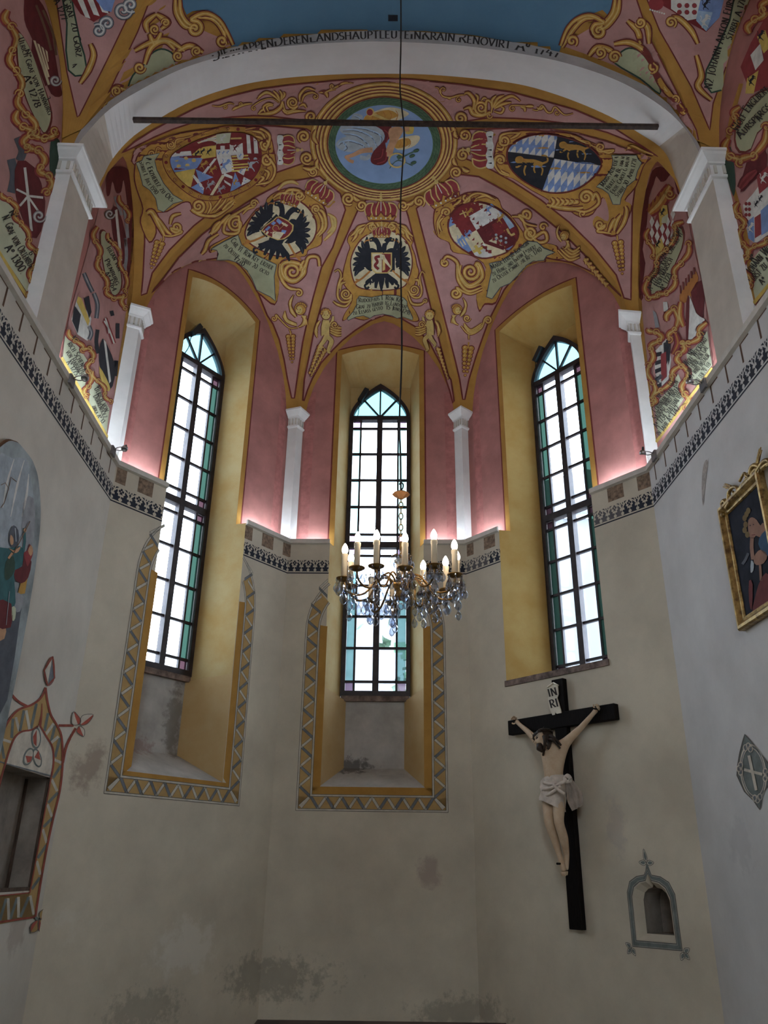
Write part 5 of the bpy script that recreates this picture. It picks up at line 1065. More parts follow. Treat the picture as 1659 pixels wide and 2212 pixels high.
mo.spiral((1150, 615), 50, 1.7, .5, -1, w=20, tail=[(1050, 700), (1150, 720), (1240, 660), (1220, 590)], lay=5)
for k in range(6): mo.orn([(890+34*k, 690-6*k), (920+34*k, 650), (900+34*k, 620+4*k)], 18, 5)
mo.orn([(870, 670), (960, 690), (1060, 700), (1130, 690)], 24, 5); mo.spiral((1125, 735), 24, 1.2, 2, 1, w=12, lay=5)
mo.spiral((1250, 815), 36, 1.4, 0, 1, w=16, tail=[(1330, 880), (1280, 870), (1230, 860)], lay=5)
for L in ([(1370, 880), (1420, 800), (1440, 720), (1430, 680)], [(1350, 860), (1370, 790), (1400, 740)], [(1310, 870), (1340, 800), (1360, 770)]): mo.orn(L, 22, 5)
mo.spiral((1255, 250), 34, 1.7, 1, 1, w=12, tail=[(1040, 160), (1120, 210), (1180, 230), (1300, 290), (1350, 270)], lay=5); mo.orn([(1430, 270), (1480, 255), (1550, 290), (1630, 320)], 14, 5); mo.orn([(1040, 165), (1100, 190), (1150, 220)], 16, 5)
crown(mo, (452, 270), -90, 128, 8, ermine=True); mo.done('oval with blue and white lozenges and gold lions on black')
mo = Motif('painted_inscription', 'vault', (1260, 300, 5.95), vault, base=10)
B5 = [(370, 190), (690, 190), (710, 240), (755, 285), (700, 400), (670, 520), (560, 610), (490, 760), (475, 840), (385, 840), (330, 700), (250, 640), (170, 610), (270, 520), (370, 360), (385, 250)]
mo.poly(B5, 'bann', 1); mo.line(B5, 10, 'dgrey', 2, closed=True)
text(mo, 'Maria Albertina', [(265, 615), (350, 480), (430, 330), (458, 205)], 62, lay=3); text(mo, 'Hertz: in Boehmen', [(325, 660), (420, 525), (505, 350), (540, 205)], 58, lay=3); text(mo, 'Erzh: Caroli Gemalin', [(390, 705), (485, 565), (570, 370), (602, 210)], 58, lay=3); text(mo, 'Stirbt 30. April 1701', [(445, 750), (560, 605), (650, 410), (695, 235)], 58, lay=3)
mo.done('grey-green banner with black letters')
mo = Motif('painted_garland', 'vault', DT, vault, base=7); mo.orn([(1372, 890), (1375, 920)], 8); grapes(mo, (1378, 945), 9, 36, 82); mo.done('hanging bunch of gold grapes')
# ================================================================== painting of the nave vault and the upper side walls
N1, N3, N2 = (0, 0, 2.765), (1060, 0, 2.769), (400, 0, 1.929)
mo = Motif('painted_sky', 'nave', N2, nave)
SKYP = [(-15, -60), (-15, 15), (5, 60), (30, 45), (75, 40), (120, 60), (160, 110), (175, 160), (200, 212), (400, 170), (600, 140), (800, 124), (1000, 128), (1200, 145), (1400, 180), (1560, 215), (1575, 160), (1610, 110), (1659, 70), (1740, 40), (1770, 70), (1800, 30), (1810, -60)]
mo.poly(SKYP, 'nsky' if 'nsky' in PAINT else m_blue, 2); mo.poly([(846, 60), (886, 60), (886, 86), (846, 86)], 'black', 5); mo.done('dark blue painted sky')
mo = Motif('painted_panel', 'nave', N1, nave)
p = [(330, -30), (345, 60), (400, 430), (462, 700), (475, 690), (560, 520), (640, 360), (740, 150), (825, -30)]; mo.poly(p, 'pink', 1); mo.line(p, 8, 'dred', 2)
p = [(905, -30), (1010, -30), (1120, 140), (1400, 262), (1330, 290), (1200, 335), (1000, 440), (800, 575), (650, 720), (520, 890), (545, 780), (620, 610), (720, 400), (820, 190)]; mo.poly(p, 'pink', 1); mo.line(p[-7:]+p[:1], 8, 'dred', 2)
p = [(770, 530), (790, 450), (860, 380), (900, 320), (960, 290), (1020, 310), (1040, 350), (1030, 410), (900, 470)]; mo.poly(p, 'bann', 3, 3); mo.line(p, 10, 'dgreen', 4, 3, closed=True)
p = [(370, -30), (400, 140), (395, 300), (410, 420), (450, 455), (500, 450), (520, 420), (505, 330), (480, 250), (440, 60), (425, -30)]; mo.poly(p, 'bann', 3); mo.line(p, 10, 'dgreen', 4)
text(mo, 'Graf zu Gorz', [(372, 0), (425, 140), (440, 240), (458, 345)], 44, lay=6); text(mo, 'A 1277', [(318, 0), (345, 60), (372, 125)], 36, lay=6); text(mo, '4.', [(425, 395), (440, 412)], 36, lay=6, fit=False)
p = [(415, -20), (690, -20), (660, 70), (560, 130), (480, 80)]; mo.poly(p, 'red', 5)
for k in range(3): mo.poly([(455+60*k, -20), (490+60*k, -20), (540+55*k, 110-15*k), (510+50*k, 100-15*k)], 'white', 6)
mo.poly([(560, -20), (690, -20), (665, 70), (620, 60)], 'blue', 7)
for c, r, a in (((735, 60), 55, 0), ((640, 140), 45, 2), ((590, 180), 40, 4), ((780, 30), 45, 1)): mo.spiral(c, r, 1.4, a, 1, w=16, lay=5, cols=('dgrey', 'grey', 'white'))
mo.done('rose field with shield and banner beside the nave rib')
mo = Motif('painted_foliage', 'nave', N1, nave, base=5)
for d_ in (0, 26): mo.orn([(1045+d_, -20), (1050+d_, 70), (1100+d_*.6, 150-d_*.6), (1170, 165-d_*.5)], 22, 1)
mo.spiral((1160, 165), 45, 1.5, -1.2, 1, w=20, tail=[(1390, 265), (1350, 180), (1300, 110), (1220, 75), (1140, 110)], lay=2); mo.orn([(1180, 100), (1270, 110), (1330, 180), (1350, 260)], 20, 1); mo.spiral((1325, 240), 34, 1.3, 1, 1, w=15, lay=3)
for L in ([(770, 540), (690, 520), (680, 560)], [(620, 650), (680, 590), (760, 560)], [(860, 380), (900, 280), (980, 240), (1040, 290)], [(800, 300), (900, 250), (1000, 240), (1100, 300)], [(890, 200), (920, 260), (960, 190)], [(880, 190), (870, 130), (930, 80)], [(960, 170), (1000, 130), (960, 100), (930, 80)], [(1050, 310), (1130, 270), (1210, 310)], [(540, 260), (560, 330), (530, 420), (480, 500)]): mo.orn(L, 24, 1)
for c, r, a in (((830, 400), 34, 0), ((690, 540), 30, 2), ((1060, 330), 30, 1), ((985, 130), 26, 3), ((920, 170), 30, 1), ((640, 630), 26, 2), ((1170, 300), 30, 2)): mo.spiral(c, r, 1.5, a, 1, w=r*.4, lay=3)
mo.done('gold rocaille scrolls around the painted sky')
mo = Motif('painted_panel', 'nave', N3, nave)
p = [(925, -30), (1010, 180), (1100, 340), (1200, 520), (1310, 780), (1330, 620), (1400, 420), (1450, 260), (1500, 120), (1545, -30)]; mo.poly(p, 'pink', 1); mo.line(p, 8, 'dred', 2)
p = [(760, -30), (735, 90), (660, 130), (420, 270), (590, 330), (740, 390), (900, 480), (1050, 620), (1160, 740), (1255, 900), (1230, 780), (1130, 580), (1040, 400), (950, 220), (865, -30)]; mo.poly(p, 'pink', 1); mo.line(p[9:], 8, 'dred', 2)
p = [(745, 375), (770, 320), (830, 285), (900, 310), (960, 390), (1000, 470), (1015, 560), (900, 470)]; mo.poly(p, 'bann', 3, 3); mo.line(p, 10, 'dgreen', 4, 3, closed=True)
p = [(1460, -30), (1430, 120), (1350, 300), (1290, 420), (1280, 500), (1320, 555), (1380, 540), (1410, 470), (1440, 330), (1500, 130), (1555, -30)]; mo.poly(p, 'bann', 3); mo.line(p, 10, 'dgreen', 4)
text(mo, 'N2 Johann Anton Fürst', [(1322, 535), (1345, 420), (1400, 220), (1470, -40)], 46, lay=6, small=.9); text(mo, 'Stirbt A 1716', [(1440, 240), (1490, 110), (1535, -30)], 38, lay=6, small=.9)
p = [(940, -20), (1400, -20), (1370, 100), (1290, 190), (1200, 140), (1080, 60)]; mo.poly(p, 'red', 5); mo.poly([(1080, -20), (1260, -20), (1230, 110), (1180, 120), (1080, 50)], 'white', 6); mo.poly([(1260, -20), (1400, -20), (1370, 100), (1290, 185), (1230, 110)], 'blue', 6); mo.poly([(1240, 60), (1330, 70), (1290, 185), (1230, 120)], 'lblue', 7)
for k in range(6): mo.ell((1130+45*(k % 3), 30+40*(k//3)), 15, 15, 'crim', 7, n=10)
beast(mo, (1290, 20), 0, 36, 'black', 7); beast(mo, (1285, 120), 0, 44, 'white', 8); mo.ell((990, 20), 45, 40, 'crim', 6)
for k in range(7): mo.ell((955+14*k, 55+4*k), 6, 6, 'white', 7, n=6)
mo.done('rose field with shield and banner beside the nave rib')
mo = Motif('painted_foliage', 'nave', N3, nave, base=5)
for d_ in (0, 26): mo.orn([(775-d_, -20), (760-d_, 70), (700-d_*.6, 150-d_*.6), (650, 175-d_*.5)], 22, 1)
mo.spiral((650, 180), 45, 1.5, 4.2, -1, w=20, tail=[(420, 270), (460, 170), (520, 110), (600, 90), (680, 130)], lay=2); mo.orn([(430, 280), (490, 180), (560, 110), (640, 110)], 20, 1); mo.spiral((490, 240), 34, 1.3, 1, -1, w=15, lay=3)
for L in ([(590, 330), (640, 280), (720, 300), (750, 370)], [(740, 260), (830, 250), (920, 300), (980, 400)], [(820, 120), (880, 180), (900, 260)], [(880, 110), (940, 160), (950, 260)], [(980, 420), (1040, 520), (1110, 600)], [(1080, 100), (1130, 110), (1200, 180), (1240, 260)], [(1230, 330), (1260, 450), (1240, 520), (1320, 600)], [(1130, 620), (1150, 660), (1170, 680)]): mo.orn(L, 24, 1)
for c, r, a in (((745, 335), 36, 0), ((975, 400), 34, 2), ((1110, 590), 26, 1), ((900, 130), 32, 3), ((1080, 130), 34, 1), ((660, 310), 34, 2)): mo.spiral(c, r, 1.5, a, -1, w=r*.4, lay=3)
mo.done('gold rocaille scrolls around the painted sky')
# inscription on the face of the transverse arch
mo = Motif('painted_inscription', 'arch', N2, arch)
text(mo, 'DieWappenDerenLandshauptleuteInKrain.Renovirt Aº 1747', [(115, 252), (250, 217), (400, 191), (600, 171), (800, 162), (930, 163), (1100, 173), (1300, 197), (1390, 211), (1475, 227), (1560, 244)], 38, lay=3, sp=.06, small=.80, weight=.17)
mo.done('black roman capitals along the grey face of the arch')

def scrollwork(mo, pts, w, lay=4):
    """broken gold rocaille following a line"""
    for k, (a, b) in enumerate(zip(pts, pts[1:])):
        mo.orn([a, ((a[0]+b[0])/2+w*(.5 if k % 2 else -.5), (a[1]+b[1])/2), b], w*.5, lay, cols=('crim', 'orange', 'lgold')); mo.spiral(b, w*.5, 1.3, k, 1 if k % 2 else -1, w=w*.2, lay=lay+1, cols=('crim', 'orange', 'lgold'), n=14)
GOLDB = 'ochre'
# ---- left nave wall
mo = Motif('painted_coat_of_arms', 'up0', N1, WALL[0], base=1)
mo.poly([(-60, -60), (260, -60), (345, 250), (385, 600), (375, 900), (330, 1180), (270, 1400), (195, 1640), (-60, 1200)], 'pink', 1)
mo.line([(255, -60), (310, 150), (350, 320), (385, 600), (375, 900)], 10, 'dred', 2)
mo.poly([(250, -60), (300, -60), (345, 110), (372, 300), (390, 600), (382, 900), (330, 1200), (235, 1640), (190, 1640), (300, 1180), (360, 900), (372, 600), (345, 300)], GOLDB, 3)
p = [(150, -40), (230, 0), (290, 120), (320, 300), (350, 480), (365, 570), (300, 560), (240, 400), (190, 240), (140, 120)]; mo.poly(p, 'wine', 3, 3)
for L in ([(210, 30), (260, 160), (300, 300)], [(250, 60), (310, 200), (330, 330)]): mo.line(L, 14, 'brown', 4, 4)
mo.spiral((325, 480), 34, 1.5, 0, 1, w=14, lay=4, cols=('wine', 'grey', 'white'))
p = [(185, 235), (230, 245), (310, 390), (285, 500), (265, 515), (180, 300)]; mo.poly(p, 'wine', 5)
for k in range(4): mo.poly([(190+24*k, 240+18*k), (204+24*k, 243+22*k), (290-3*k+2, 500-46*k+4), (278-0*k, 508-46*k)][:4], 'cream', 6)
p = [(85, 210), (112, 190), (180, 300), (240, 460), (300, 640), (305, 730), (270, 805), (230, 760), (150, 600), (100, 420)]; mo.poly(p, 'dred', 4, 3); mo.poly([(190+(x-190)*.9, 500+(y-500)*.95) for x, y in p], 'bann', 5, 3)
text(mo, 'Ulrich Graf von Hannurg', [(100, 230), (165, 420), (282, 690)], 34, lay=6); text(mo, 'Aº 1278', [(132, 455), (170, 560), (205, 650)], 40, lay=6); text(mo, 'Nº', [(140, 300), (160, 350)], 28, lay=6); text(mo, '3.', [(262, 585), (275, 615)], 30, lay=6, fit=False)
scrollwork(mo, [(40, 60), (60, 160), (70, 300), (85, 420), (110, 560), (150, 680), (200, 790), (260, 830), (320, 780)], 60); scrollwork(mo, [(100, 660), (130, 760), (180, 800), (150, 880)], 60)
mo.poly([(100, 960), (200, 1000), (265, 1200), (240, 1380), (180, 1420), (110, 1250), (80, 1100)], 'wine', 4, 2); mo.line([(140, 1000), (155, 1130), (180, 1380)], 16, 'white', 6); mo.line([(110, 1230), (160, 1170), (250, 1180)], 14, 'white', 6); mo.line([(90, 1130), (150, 1160), (220, 1260)], 12, 'white', 6)
for L in ([(60, 950), (80, 1050), (60, 1150)], [(100, 820), (130, 900), (110, 960)]): mo.line(L, 50, 'dgrey', 3, 4)
scrollwork(mo, [(170, 860), (220, 900), (240, 1000), (280, 1050), (270, 1150)], 60); mo.spiral((225, 1290), 40, 1.5, 0, 1, w=14, lay=6, cols=('wine', 'grey', 'white')); mo.poly([(300, 820), (350, 840), (345, 950), (310, 1080), (290, 1000)], 'dgreen', 4, 2)
mo.T = (0, 400, 3.686)
p = [(-60, -10), (20, 100), (120, 200), (180, 330), (270, 560), (240, 700), (205, 850), (-60, 450)]; mo.poly(p, 'mint', 5); mo.line(p[:6], 14, 'dred', 6)
scrollwork(mo, [(0, 60), (60, 120), (120, 210), (150, 300), (220, 440), (280, 520), (260, 640), (240, 760), (215, 870)], 55, 6)
text(mo, 'N. Graf von Ortenburg', [(0, 255), (90, 450), (240, 690)], 62, lay=8); text(mo, 'Aº 1300.', [(20, 500), (85, 600), (155, 715)], 66, lay=8); text(mo, 'Nº', [(55, 215), (90, 275)], 48, lay=8); text(mo, '6.', [(213, 540), (240, 585)], 46, lay=8, fit=False)
mo.line([(-60, 470), (215, 905)], 26, 'yell', 7); mo.done('painted arms of the nave wall with striped shield and banners')
# ---- left wall of the choir
mo = Motif('painted_coat_of_arms', 'up0', (0, 400, 3.686), WALL[0], base=1)
mo.poly([(480, 1370), (560, 1000), (700, 500), (780, 200), (850, -60), (930, -120), (1010, -110), (1050, -20), (1062, 200), (1050, 600), (1020, 1000), (950, 1500), (880, 2000), (850, 2060)], 'pink', 1)
mo.poly([(1045, -60), (1075, -60), (1085, 200), (1070, 600), (1040, 1000), (965, 1500), (905, 1900), (870, 2080), (845, 2060), (880, 1900), (925, 1500), (1000, 1000), (1035, 600), (1050, 200)], GOLDB, 3)
p = [(840, -40), (870, -130), (950, -150), (1020, -120), (1050, 0), (1060, 250), (1055, 500), (1020, 740), (1000, 560), (1020, 340), (1010, 180), (980, -40), (960, 50), (920, 60), (890, -30), (870, 70), (845, 80)]; mo.poly(p, 'wine', 3, 3)
p = [(880, 200), (930, 180), (1000, 420), (985, 620), (940, 600), (890, 380)]; mo.poly(p, 'wine', 5, 2); mo.poly([(905, 200), (925, 190), (965, 600), (945, 610)], 'white', 7)
for L in ([(910, 90), (930, 150), (960, 240)], [(980, 160), (1000, 300), (1010, 420)], [(990, 420), (1000, 560), (985, 680)]): mo.line(L, 26, 'grey', 5, 4)
scrollwork(mo, [(940, 80), (990, 180), (1010, 280)], 44, 6); mo.spiral((865, 230), 40, 1.4, 0, 1, w=14, lay=6, cols=('brown', 'grey', 'white'))
p = [(785, 380), (830, 360), (880, 480), (940, 620), (970, 760), (950, 860), (890, 880), (830, 720), (800, 560)]; mo.poly(p, 'dred', 4, 3); mo.poly([(875+(x-875)*.88, 620+(y-620)*.95) for x, y in p], 'bann', 5, 3)
for s_, a_ in (('Nº', [(838, 430), (860, 480)]), ('Iulian von', [(838, 500), (885, 580), (935, 690)]), ('Pienburg', [(822, 600), (868, 690), (915, 800)]), ('Aº 1264', [(820, 700), (855, 770), (890, 850)])): text(mo, s_, a_, 40, lay=7)
scrollwork(mo, [(770, 330), (750, 450), (780, 580), (800, 700), (840, 830), (900, 900), (980, 880), (990, 980)], 52, 6); scrollwork(mo, [(850, 380), (900, 470), (950, 580), (985, 700), (985, 840)], 44, 6)
p = [(610, 880), (720, 1060), (690, 1240), (610, 1190), (560, 1070)]; mo.poly(p, 'white', 5); mo.poly([(585, 960), (635, 1030), (610, 1180), (565, 1080)], 'black', 6); mo.poly([(610, 885), (640, 900), (705, 1080), (690, 1120), (600, 930)], 'yell', 7); mo.poly([(660, 900), (700, 880), (720, 1010), (700, 1060)], 'black', 6)
for L in ([(660, 700), (700, 790), (730, 850)], [(740, 860), (770, 950), (760, 1060)], [(700, 1120), (720, 1180), (700, 1230)]): mo.line(L, 34, 'dgrey', 5, 4); mo.line(L, 12, 'grey', 6, 4)
p = [(810, 1220), (850, 1280), (910, 1440), (890, 1600), (840, 1620), (790, 1460), (780, 1330)]; mo.poly(p, 'black', 5, 2); mo.poly([(815, 1225), (835, 1250), (875, 1560), (860, 1580)], 'white', 7); mo.poly([(780, 1440), (840, 1540), (870, 1620), (840, 1640), (800, 1570)], 'yell', 6, 2)
for L in ([(770, 1150), (760, 1250), (775, 1340)], [(880, 1000), (890, 1040)], [(930, 1100), (930, 1220)], [(900, 1450), (920, 1400), (910, 1520)]): mo.line(L, 30, 'black', 5, 4)
for L in ([(820, 1080), (860, 1150), (900, 1260)], [(830, 1060), (850, 1120), (860, 1180)]): mo.line(L, 34, 'crim', 6, 4); mo.line(L, 12, 'white', 7, 4)
for p in ([(510, 1200), (560, 1200), (640, 1320), (690, 1400), (660, 1700), (560, 1500), (490, 1380)], [(710, 1540), (760, 1560), (820, 1700), (865, 1780), (840, 1990), (700, 1760)]): mo.poly(p, 'mint', 5)
for s_, a_, h_ in (('Nº', [(555, 1215), (575, 1250)], 40), ('rich Schenck', [(525, 1265), (590, 1370), (655, 1490)], 48), ('von Habsbach', [(510, 1330), (565, 1420), (630, 1520)], 46), ('Aº 1275', [(515, 1410), (550, 1460), (590, 1520)], 40), ('Nº', [(760, 1600), (775, 1630)], 32), ('Ulrich von', [(738, 1620), (780, 1700), (825, 1810)], 44), ('Dürrenholz', [(730, 1680), (770, 1760), (815, 1860)], 44), ('zirka Aº 13', [(722, 1760), (760, 1840), (805, 1900)], 34)): text(mo, s_, a_, h_, lay=8)
scrollwork(mo, [(540, 1150), (590, 1240), (650, 1310), (700, 1300), (720, 1400), (700, 1480), (690, 1600), (680, 1680)], 52, 6); scrollwork(mo, [(730, 1480), (770, 1560), (830, 1660), (870, 1720)], 44, 6); mo.line([(480, 1370), (860, 2030)], 22, 'yell', 7)
mo.done('painted arms on the left choir wall under a dark red curtain')
# ---- right wall of the choir
RW = (1300, 300, 3.351)
mo = Motif('painted_coat_of_arms', 'up4', RW, WALL[4], base=1)
mo.poly([(300, 2000), (390, 2150), (420, 2190), (640, 1980), (810, 1650), (740, 1100), (620, 560), (560, 330), (480, 210), (400, 195), (320, 280), (290, 500), (270, 900), (285, 1300), (330, 1700)], 'pink', 1)
mo.poly([(300, 250), (268, 500), (250, 900), (268, 1300), (320, 1750), (380, 2180), (405, 2200), (360, 1850), (300, 1300), (278, 900), (288, 500)], GOLDB, 3)
p = [(345, 310), (370, 230), (430, 200), (500, 240), (560, 340), (605, 470), (590, 440), (550, 390), (530, 300), (500, 260), (470, 300), (430, 310), (400, 270), (380, 330), (345, 430), (330, 620), (300, 800), (320, 900), (300, 1050), (305, 1150), (275, 1150), (272, 900), (290, 500)]; mo.poly(p, 'wine', 3, 2)
p = [(445, 480), (480, 470), (510, 640), (480, 800), (400, 880), (350, 700), (400, 560)]; mo.poly(p, 'crim', 5)
for k in range(5):
    for j in range(3):
        c = (370+38*k, 600+80*j+(40 if k % 2 else 0)-14*k); mo.poly([(c[0]-18, c[1]), (c[0], c[1]-42), (c[0]+18, c[1]), (c[0], c[1]+42)], 'white', 6)
mo.poly([(420, 540), (450, 480), (480, 480), (490, 560), (430, 640)], 'yell', 7); mo.poly([(395, 760), (440, 720), (460, 780), (400, 880)], 'yell', 7); mo.poly([(445, 570), (490, 540), (480, 610), (440, 610)], 'mint', 8); beast(mo, (450, 530), 0, 30, 'black', 8); beast(mo, (415, 760), 0, 30, 'black', 8)
for k in range(6): mo.line([(345+28*k, 520-30*k), (352+28*k, 470-28*k)], 12, 'orange', 6)
mo.orn([(350, 540), (430, 460), (500, 340)], 50, 5, cols=('crim', 'orange', 'lgold')); mo.spiral((500, 400), 40, 1.5, 0, 1, w=16, lay=6, cols=('crim', 'orange', 'lgold'))
p = [(570, 620), (605, 680), (590, 790), (520, 950), (480, 1080), (440, 1100), (380, 1170), (350, 1100), (390, 950), (480, 840), (530, 700)]; mo.poly(p, 'dred', 4, 2); mo.poly([(480+(x-480)*.92, 880+(y-880)*.94) for x, y in p], 'bann', 5, 2)
for s_, a_ in (('Johann Caspar Gr. Cobenzl', [(365, 1040), (440, 900), (520, 760), (590, 640)]), ('Aº 1722 wird Kayl. Carl des VI', [(368, 1100), (450, 950), (530, 800), (598, 690)]), ('Hoffmarsch', [(420, 1075), (470, 980), (525, 870)]), ('Aº 1723', [(455, 1100), (490, 1040), (520, 985)])): text(mo, s_, a_, 40, lay=8)
scrollwork(mo, [(600, 600), (540, 640), (480, 800), (400, 900), (340, 1020), (350, 1150), (410, 1130), (480, 1120), (540, 1000), (580, 900), (640, 760)], 52, 6); scrollwork(mo, [(350, 650), (345, 750), (380, 850)], 44, 6)
mo.poly([(570, 1130), (630, 1040), (690, 960), (700, 1060), (620, 1180), (580, 1190)], 'orange', 5, 2)
for k in range(6): mo.line([(580+20*k, 1120-28*k), (575+20*k, 1060-26*k)], 11, 'dred', 6)
mo.poly([(650, 1110), (740, 1020), (742, 1290), (700, 1270)], 'wine', 5, 2); mo.poly([(640, 1130), (690, 1260), (745, 1300), (750, 1320), (690, 1420), (630, 1460), (640, 1300)], 'white', 6, 2); mo.poly([(620, 1180), (645, 1150), (635, 1440), (618, 1440)], 'wine', 7, 2)
p = [(390, 1540), (480, 1440), (510, 1600), (490, 1740), (420, 1810), (390, 1680)]; mo.poly(p, 'white', 5)
for k in range(5): mo.poly([(392, 1550+60*k), (440, 1540+55*k), (440, 1570+55*k), (394, 1580+60*k)], 'black', 6)
for k in range(3): mo.poly([(455+18*k, 1480-20*k), (470+18*k, 1470-20*k), (480+10*k, 1600), (460+14*k, 1640)], 'black', 7)
mo.poly([(435, 1560), (475, 1540), (480, 1720), (440, 1760)], 'crim', 8); beast(mo, (425, 1740), 0, 40, 'dgrey', 9); mo.poly([(450, 1180), (480, 1180), (490, 1250), (455, 1250)], 'white', 6); mo.poly([(455, 1250), (490, 1250), (480, 1330), (450, 1310)], 'crim', 6); mo.poly([(375, 1240), (400, 1260), (425, 1360), (395, 1370)], 'grey', 6)
scrollwork(mo, [(350, 1380), (400, 1400), (430, 1460), (360, 1520), (350, 1640), (380, 1760), (360, 1880)], 54, 6); scrollwork(mo, [(480, 1320), (530, 1230), (540, 1380), (500, 1450)], 54, 6); mo.orn([(540, 1400), (560, 1480), (520, 1560)], 30, 6, cols=('wine', 'crim', 'orange')); mo.orn([(580, 1180), (570, 1280), (600, 1360)], 30, 6, cols=('crim', 'orange', 'lgold'))
for p in ([(620, 1560), (690, 1500), (770, 1390), (805, 1640), (690, 1790), (640, 1740)], [(390, 1920), (480, 1830), (560, 1700), (600, 1800), (600, 1880), (430, 2160), (410, 2120)]): mo.poly(p, 'mint', 5)
for s_, a_, h_ in (('Nº', [(660, 1570), (680, 1530)], 34), ('35', [(745, 1440), (765, 1400)], 34), ('Wolf Weickhard', [(630, 1650), (700, 1570), (775, 1450)], 50), ('und Herr von Gal', [(638, 1710), (710, 1620), (785, 1510)], 46), ('1669 wird Instalir', [(645, 1760), (720, 1670), (795, 1570)], 44), ('stirbt den 20. Feb', [(690, 1790), (750, 1710), (803, 1630)], 40), ('Nº', [(430, 1880), (450, 1850)], 32), ('63.', [(510, 1790), (535, 1750)], 36), ('Corbinian Graf von', [(400, 1985), (480, 1890), (568, 1760)], 48), ('Saurau wird Insta', [(405, 2040), (490, 1930), (580, 1810)], 46), ('Aº 1734 Statthalter', [(412, 2100), (500, 1990), (600, 1850)], 46), ('in Jahr Aº 1742', [(425, 2150), (500, 2060), (580, 1950)], 44)): text(mo, s_, a_, h_, lay=8)
scrollwork(mo, [(770, 1330), (720, 1420), (640, 1480), (590, 1480), (570, 1560), (590, 1640), (620, 1740), (610, 1850), (620, 1940)], 56, 6); scrollwork(mo, [(580, 1640), (520, 1720), (440, 1820), (380, 1880), (370, 1920)], 50, 6); mo.line([(400, 2195), (640, 1880), (810, 1660)], 20, 'yell', 7)
mo.done('painted arms on the right choir wall under a dark red curtain')
# ---- right nave wall
mo = Motif('painted_coat_of_arms', 'up4', RW, WALL[4], base=1)
mo.poly([(1110, 1180), (1070, 800), (1000, 500), (940, 300), (920, 0), (980, -300), (1060, -500), (1300, -900), (1300, 1080)], 'pink', 1)
mo.poly([(1085, 1240), (1050, 800), (985, 500), (925, 300), (900, 0), (940, -200), (1000, -400), (1030, -400), (975, -200), (935, 0), (955, 300), (1015, 500), (1085, 800), (1125, 1180)], GOLDB, 3)
p = [(885, 60), (940, 60), (965, 200), (975, 330), (960, 420), (920, 300), (880, 180)]; mo.poly(p, 'dgreen', 4, 2)
mo.T = N3
p = [(1659, 530), (1560, 580), (1480, 720), (1460, 840), (1490, 915), (1560, 900), (1600, 800), (1700, 700), (1760, 500)]; mo.poly(p, 'dred', 4, 2); mo.poly([(1600+(x-1600)*.92, 720+(y-720)*.93) for x, y in p], 'bann', 5, 2)
text(mo, 'Wolf Englbert', [(1488, 790), (1570, 650), (1680, 540)], 50, lay=8); text(mo, 'Aurspergs', [(1505, 835), (1580, 750), (1690, 640)], 48, lay=8); text(mo, 'Aº', [(1620, 730), (1650, 700)], 40, lay=8)
scrollwork(mo, [(1430, 830), (1440, 940), (1500, 970), (1580, 930), (1659, 760)], 60, 6); scrollwork(mo, [(1500, 640), (1470, 700), (1440, 780)], 50, 6)
p = [(1500, 400), (1560, 260), (1640, 120), (1720, 100), (1720, 500), (1560, 560)]; mo.poly(p, 'crim', 4); mo.poly([(1560, 330), (1620, 260), (1640, 360), (1590, 420)], 'white', 5); mo.poly([(1540, 470), (1610, 420), (1580, 560), (1530, 560)], 'yell', 5); mo.poly([(1600, 220), (1650, 180), (1680, 280), (1640, 320)], 'yell', 5); beast(mo, (1570, 480), 0, 34, 'black', 6); beast(mo, (1625, 210), 0, 34, 'black', 6); scrollwork(mo, [(1560, 200), (1590, 120), (1640, 60), (1680, 0)], 60, 6)
mo.poly([(1500, 1150), (1540, 960), (1640, 880), (1660, 1000), (1560, 1100)], 'wine', 5, 2)
mo.T = RW
p = [(1030, 480), (1100, 400), (1220, 240), (1260, 660), (1120, 760), (1070, 720)]; mo.poly(p, 'white', 5); mo.poly([(1130, 270), (1230, 180), (1230, 330), (1150, 400)], 'crim', 6); mo.poly([(1060, 600), (1110, 560), (1115, 750), (1070, 720)], 'blue', 6); mo.poly([(1115, 570), (1160, 540), (1165, 690), (1118, 720)], 'crim', 6); mo.poly([(1160, 520), (1260, 430), (1260, 640), (1165, 700)], 'blue', 6)
for k in range(6): mo.ell((1055+24*(k % 2), 470+40*(k//2)), 12, 14, 'crim', 7, n=8)
for p_ in ((1130, 470), (1160, 430)): beast(mo, p_, 0, 26, 'black', 7)
beast(mo, (1185, 280), 0, 44, 'white', 8); beast(mo, (1090, 640), 0, 40, 'white', 8); mo.orn([(1010, 360), (1060, 290), (1130, 230)], 40, 5, cols=('wine', 'crim', 'red')); scrollwork(mo, [(1000, 460), (1000, 560), (1030, 640), (1030, 760), (1060, 860), (1040, 960), (1080, 1060)], 56, 6); scrollwork(mo, [(1060, 840), (1120, 780), (1210, 730)], 50, 6)
p = [(1080, 900), (1140, 820), (1300, 700), (1300, 960), (1120, 1170), (1100, 1060)]; mo.poly(p, 'mint', 5); text(mo, 'Nº', [(1105, 890), (1130, 850)], 46, lay=8); text(mo, 'Johann Weick', [(1095, 980), (1170, 880), (1290, 770)], 62, lay=8); text(mo, 'Fürst zu Aurs', [(1105, 1050), (1190, 950), (1300, 850)], 60, lay=8); text(mo, 'Aº', [(1175, 1060), (1210, 1020)], 46, lay=8); mo.line([(1110, 1190), (1300, 960)], 24, 'yell', 7)
mo.done('painted arms of the nave wall with eagles, roses and banners')
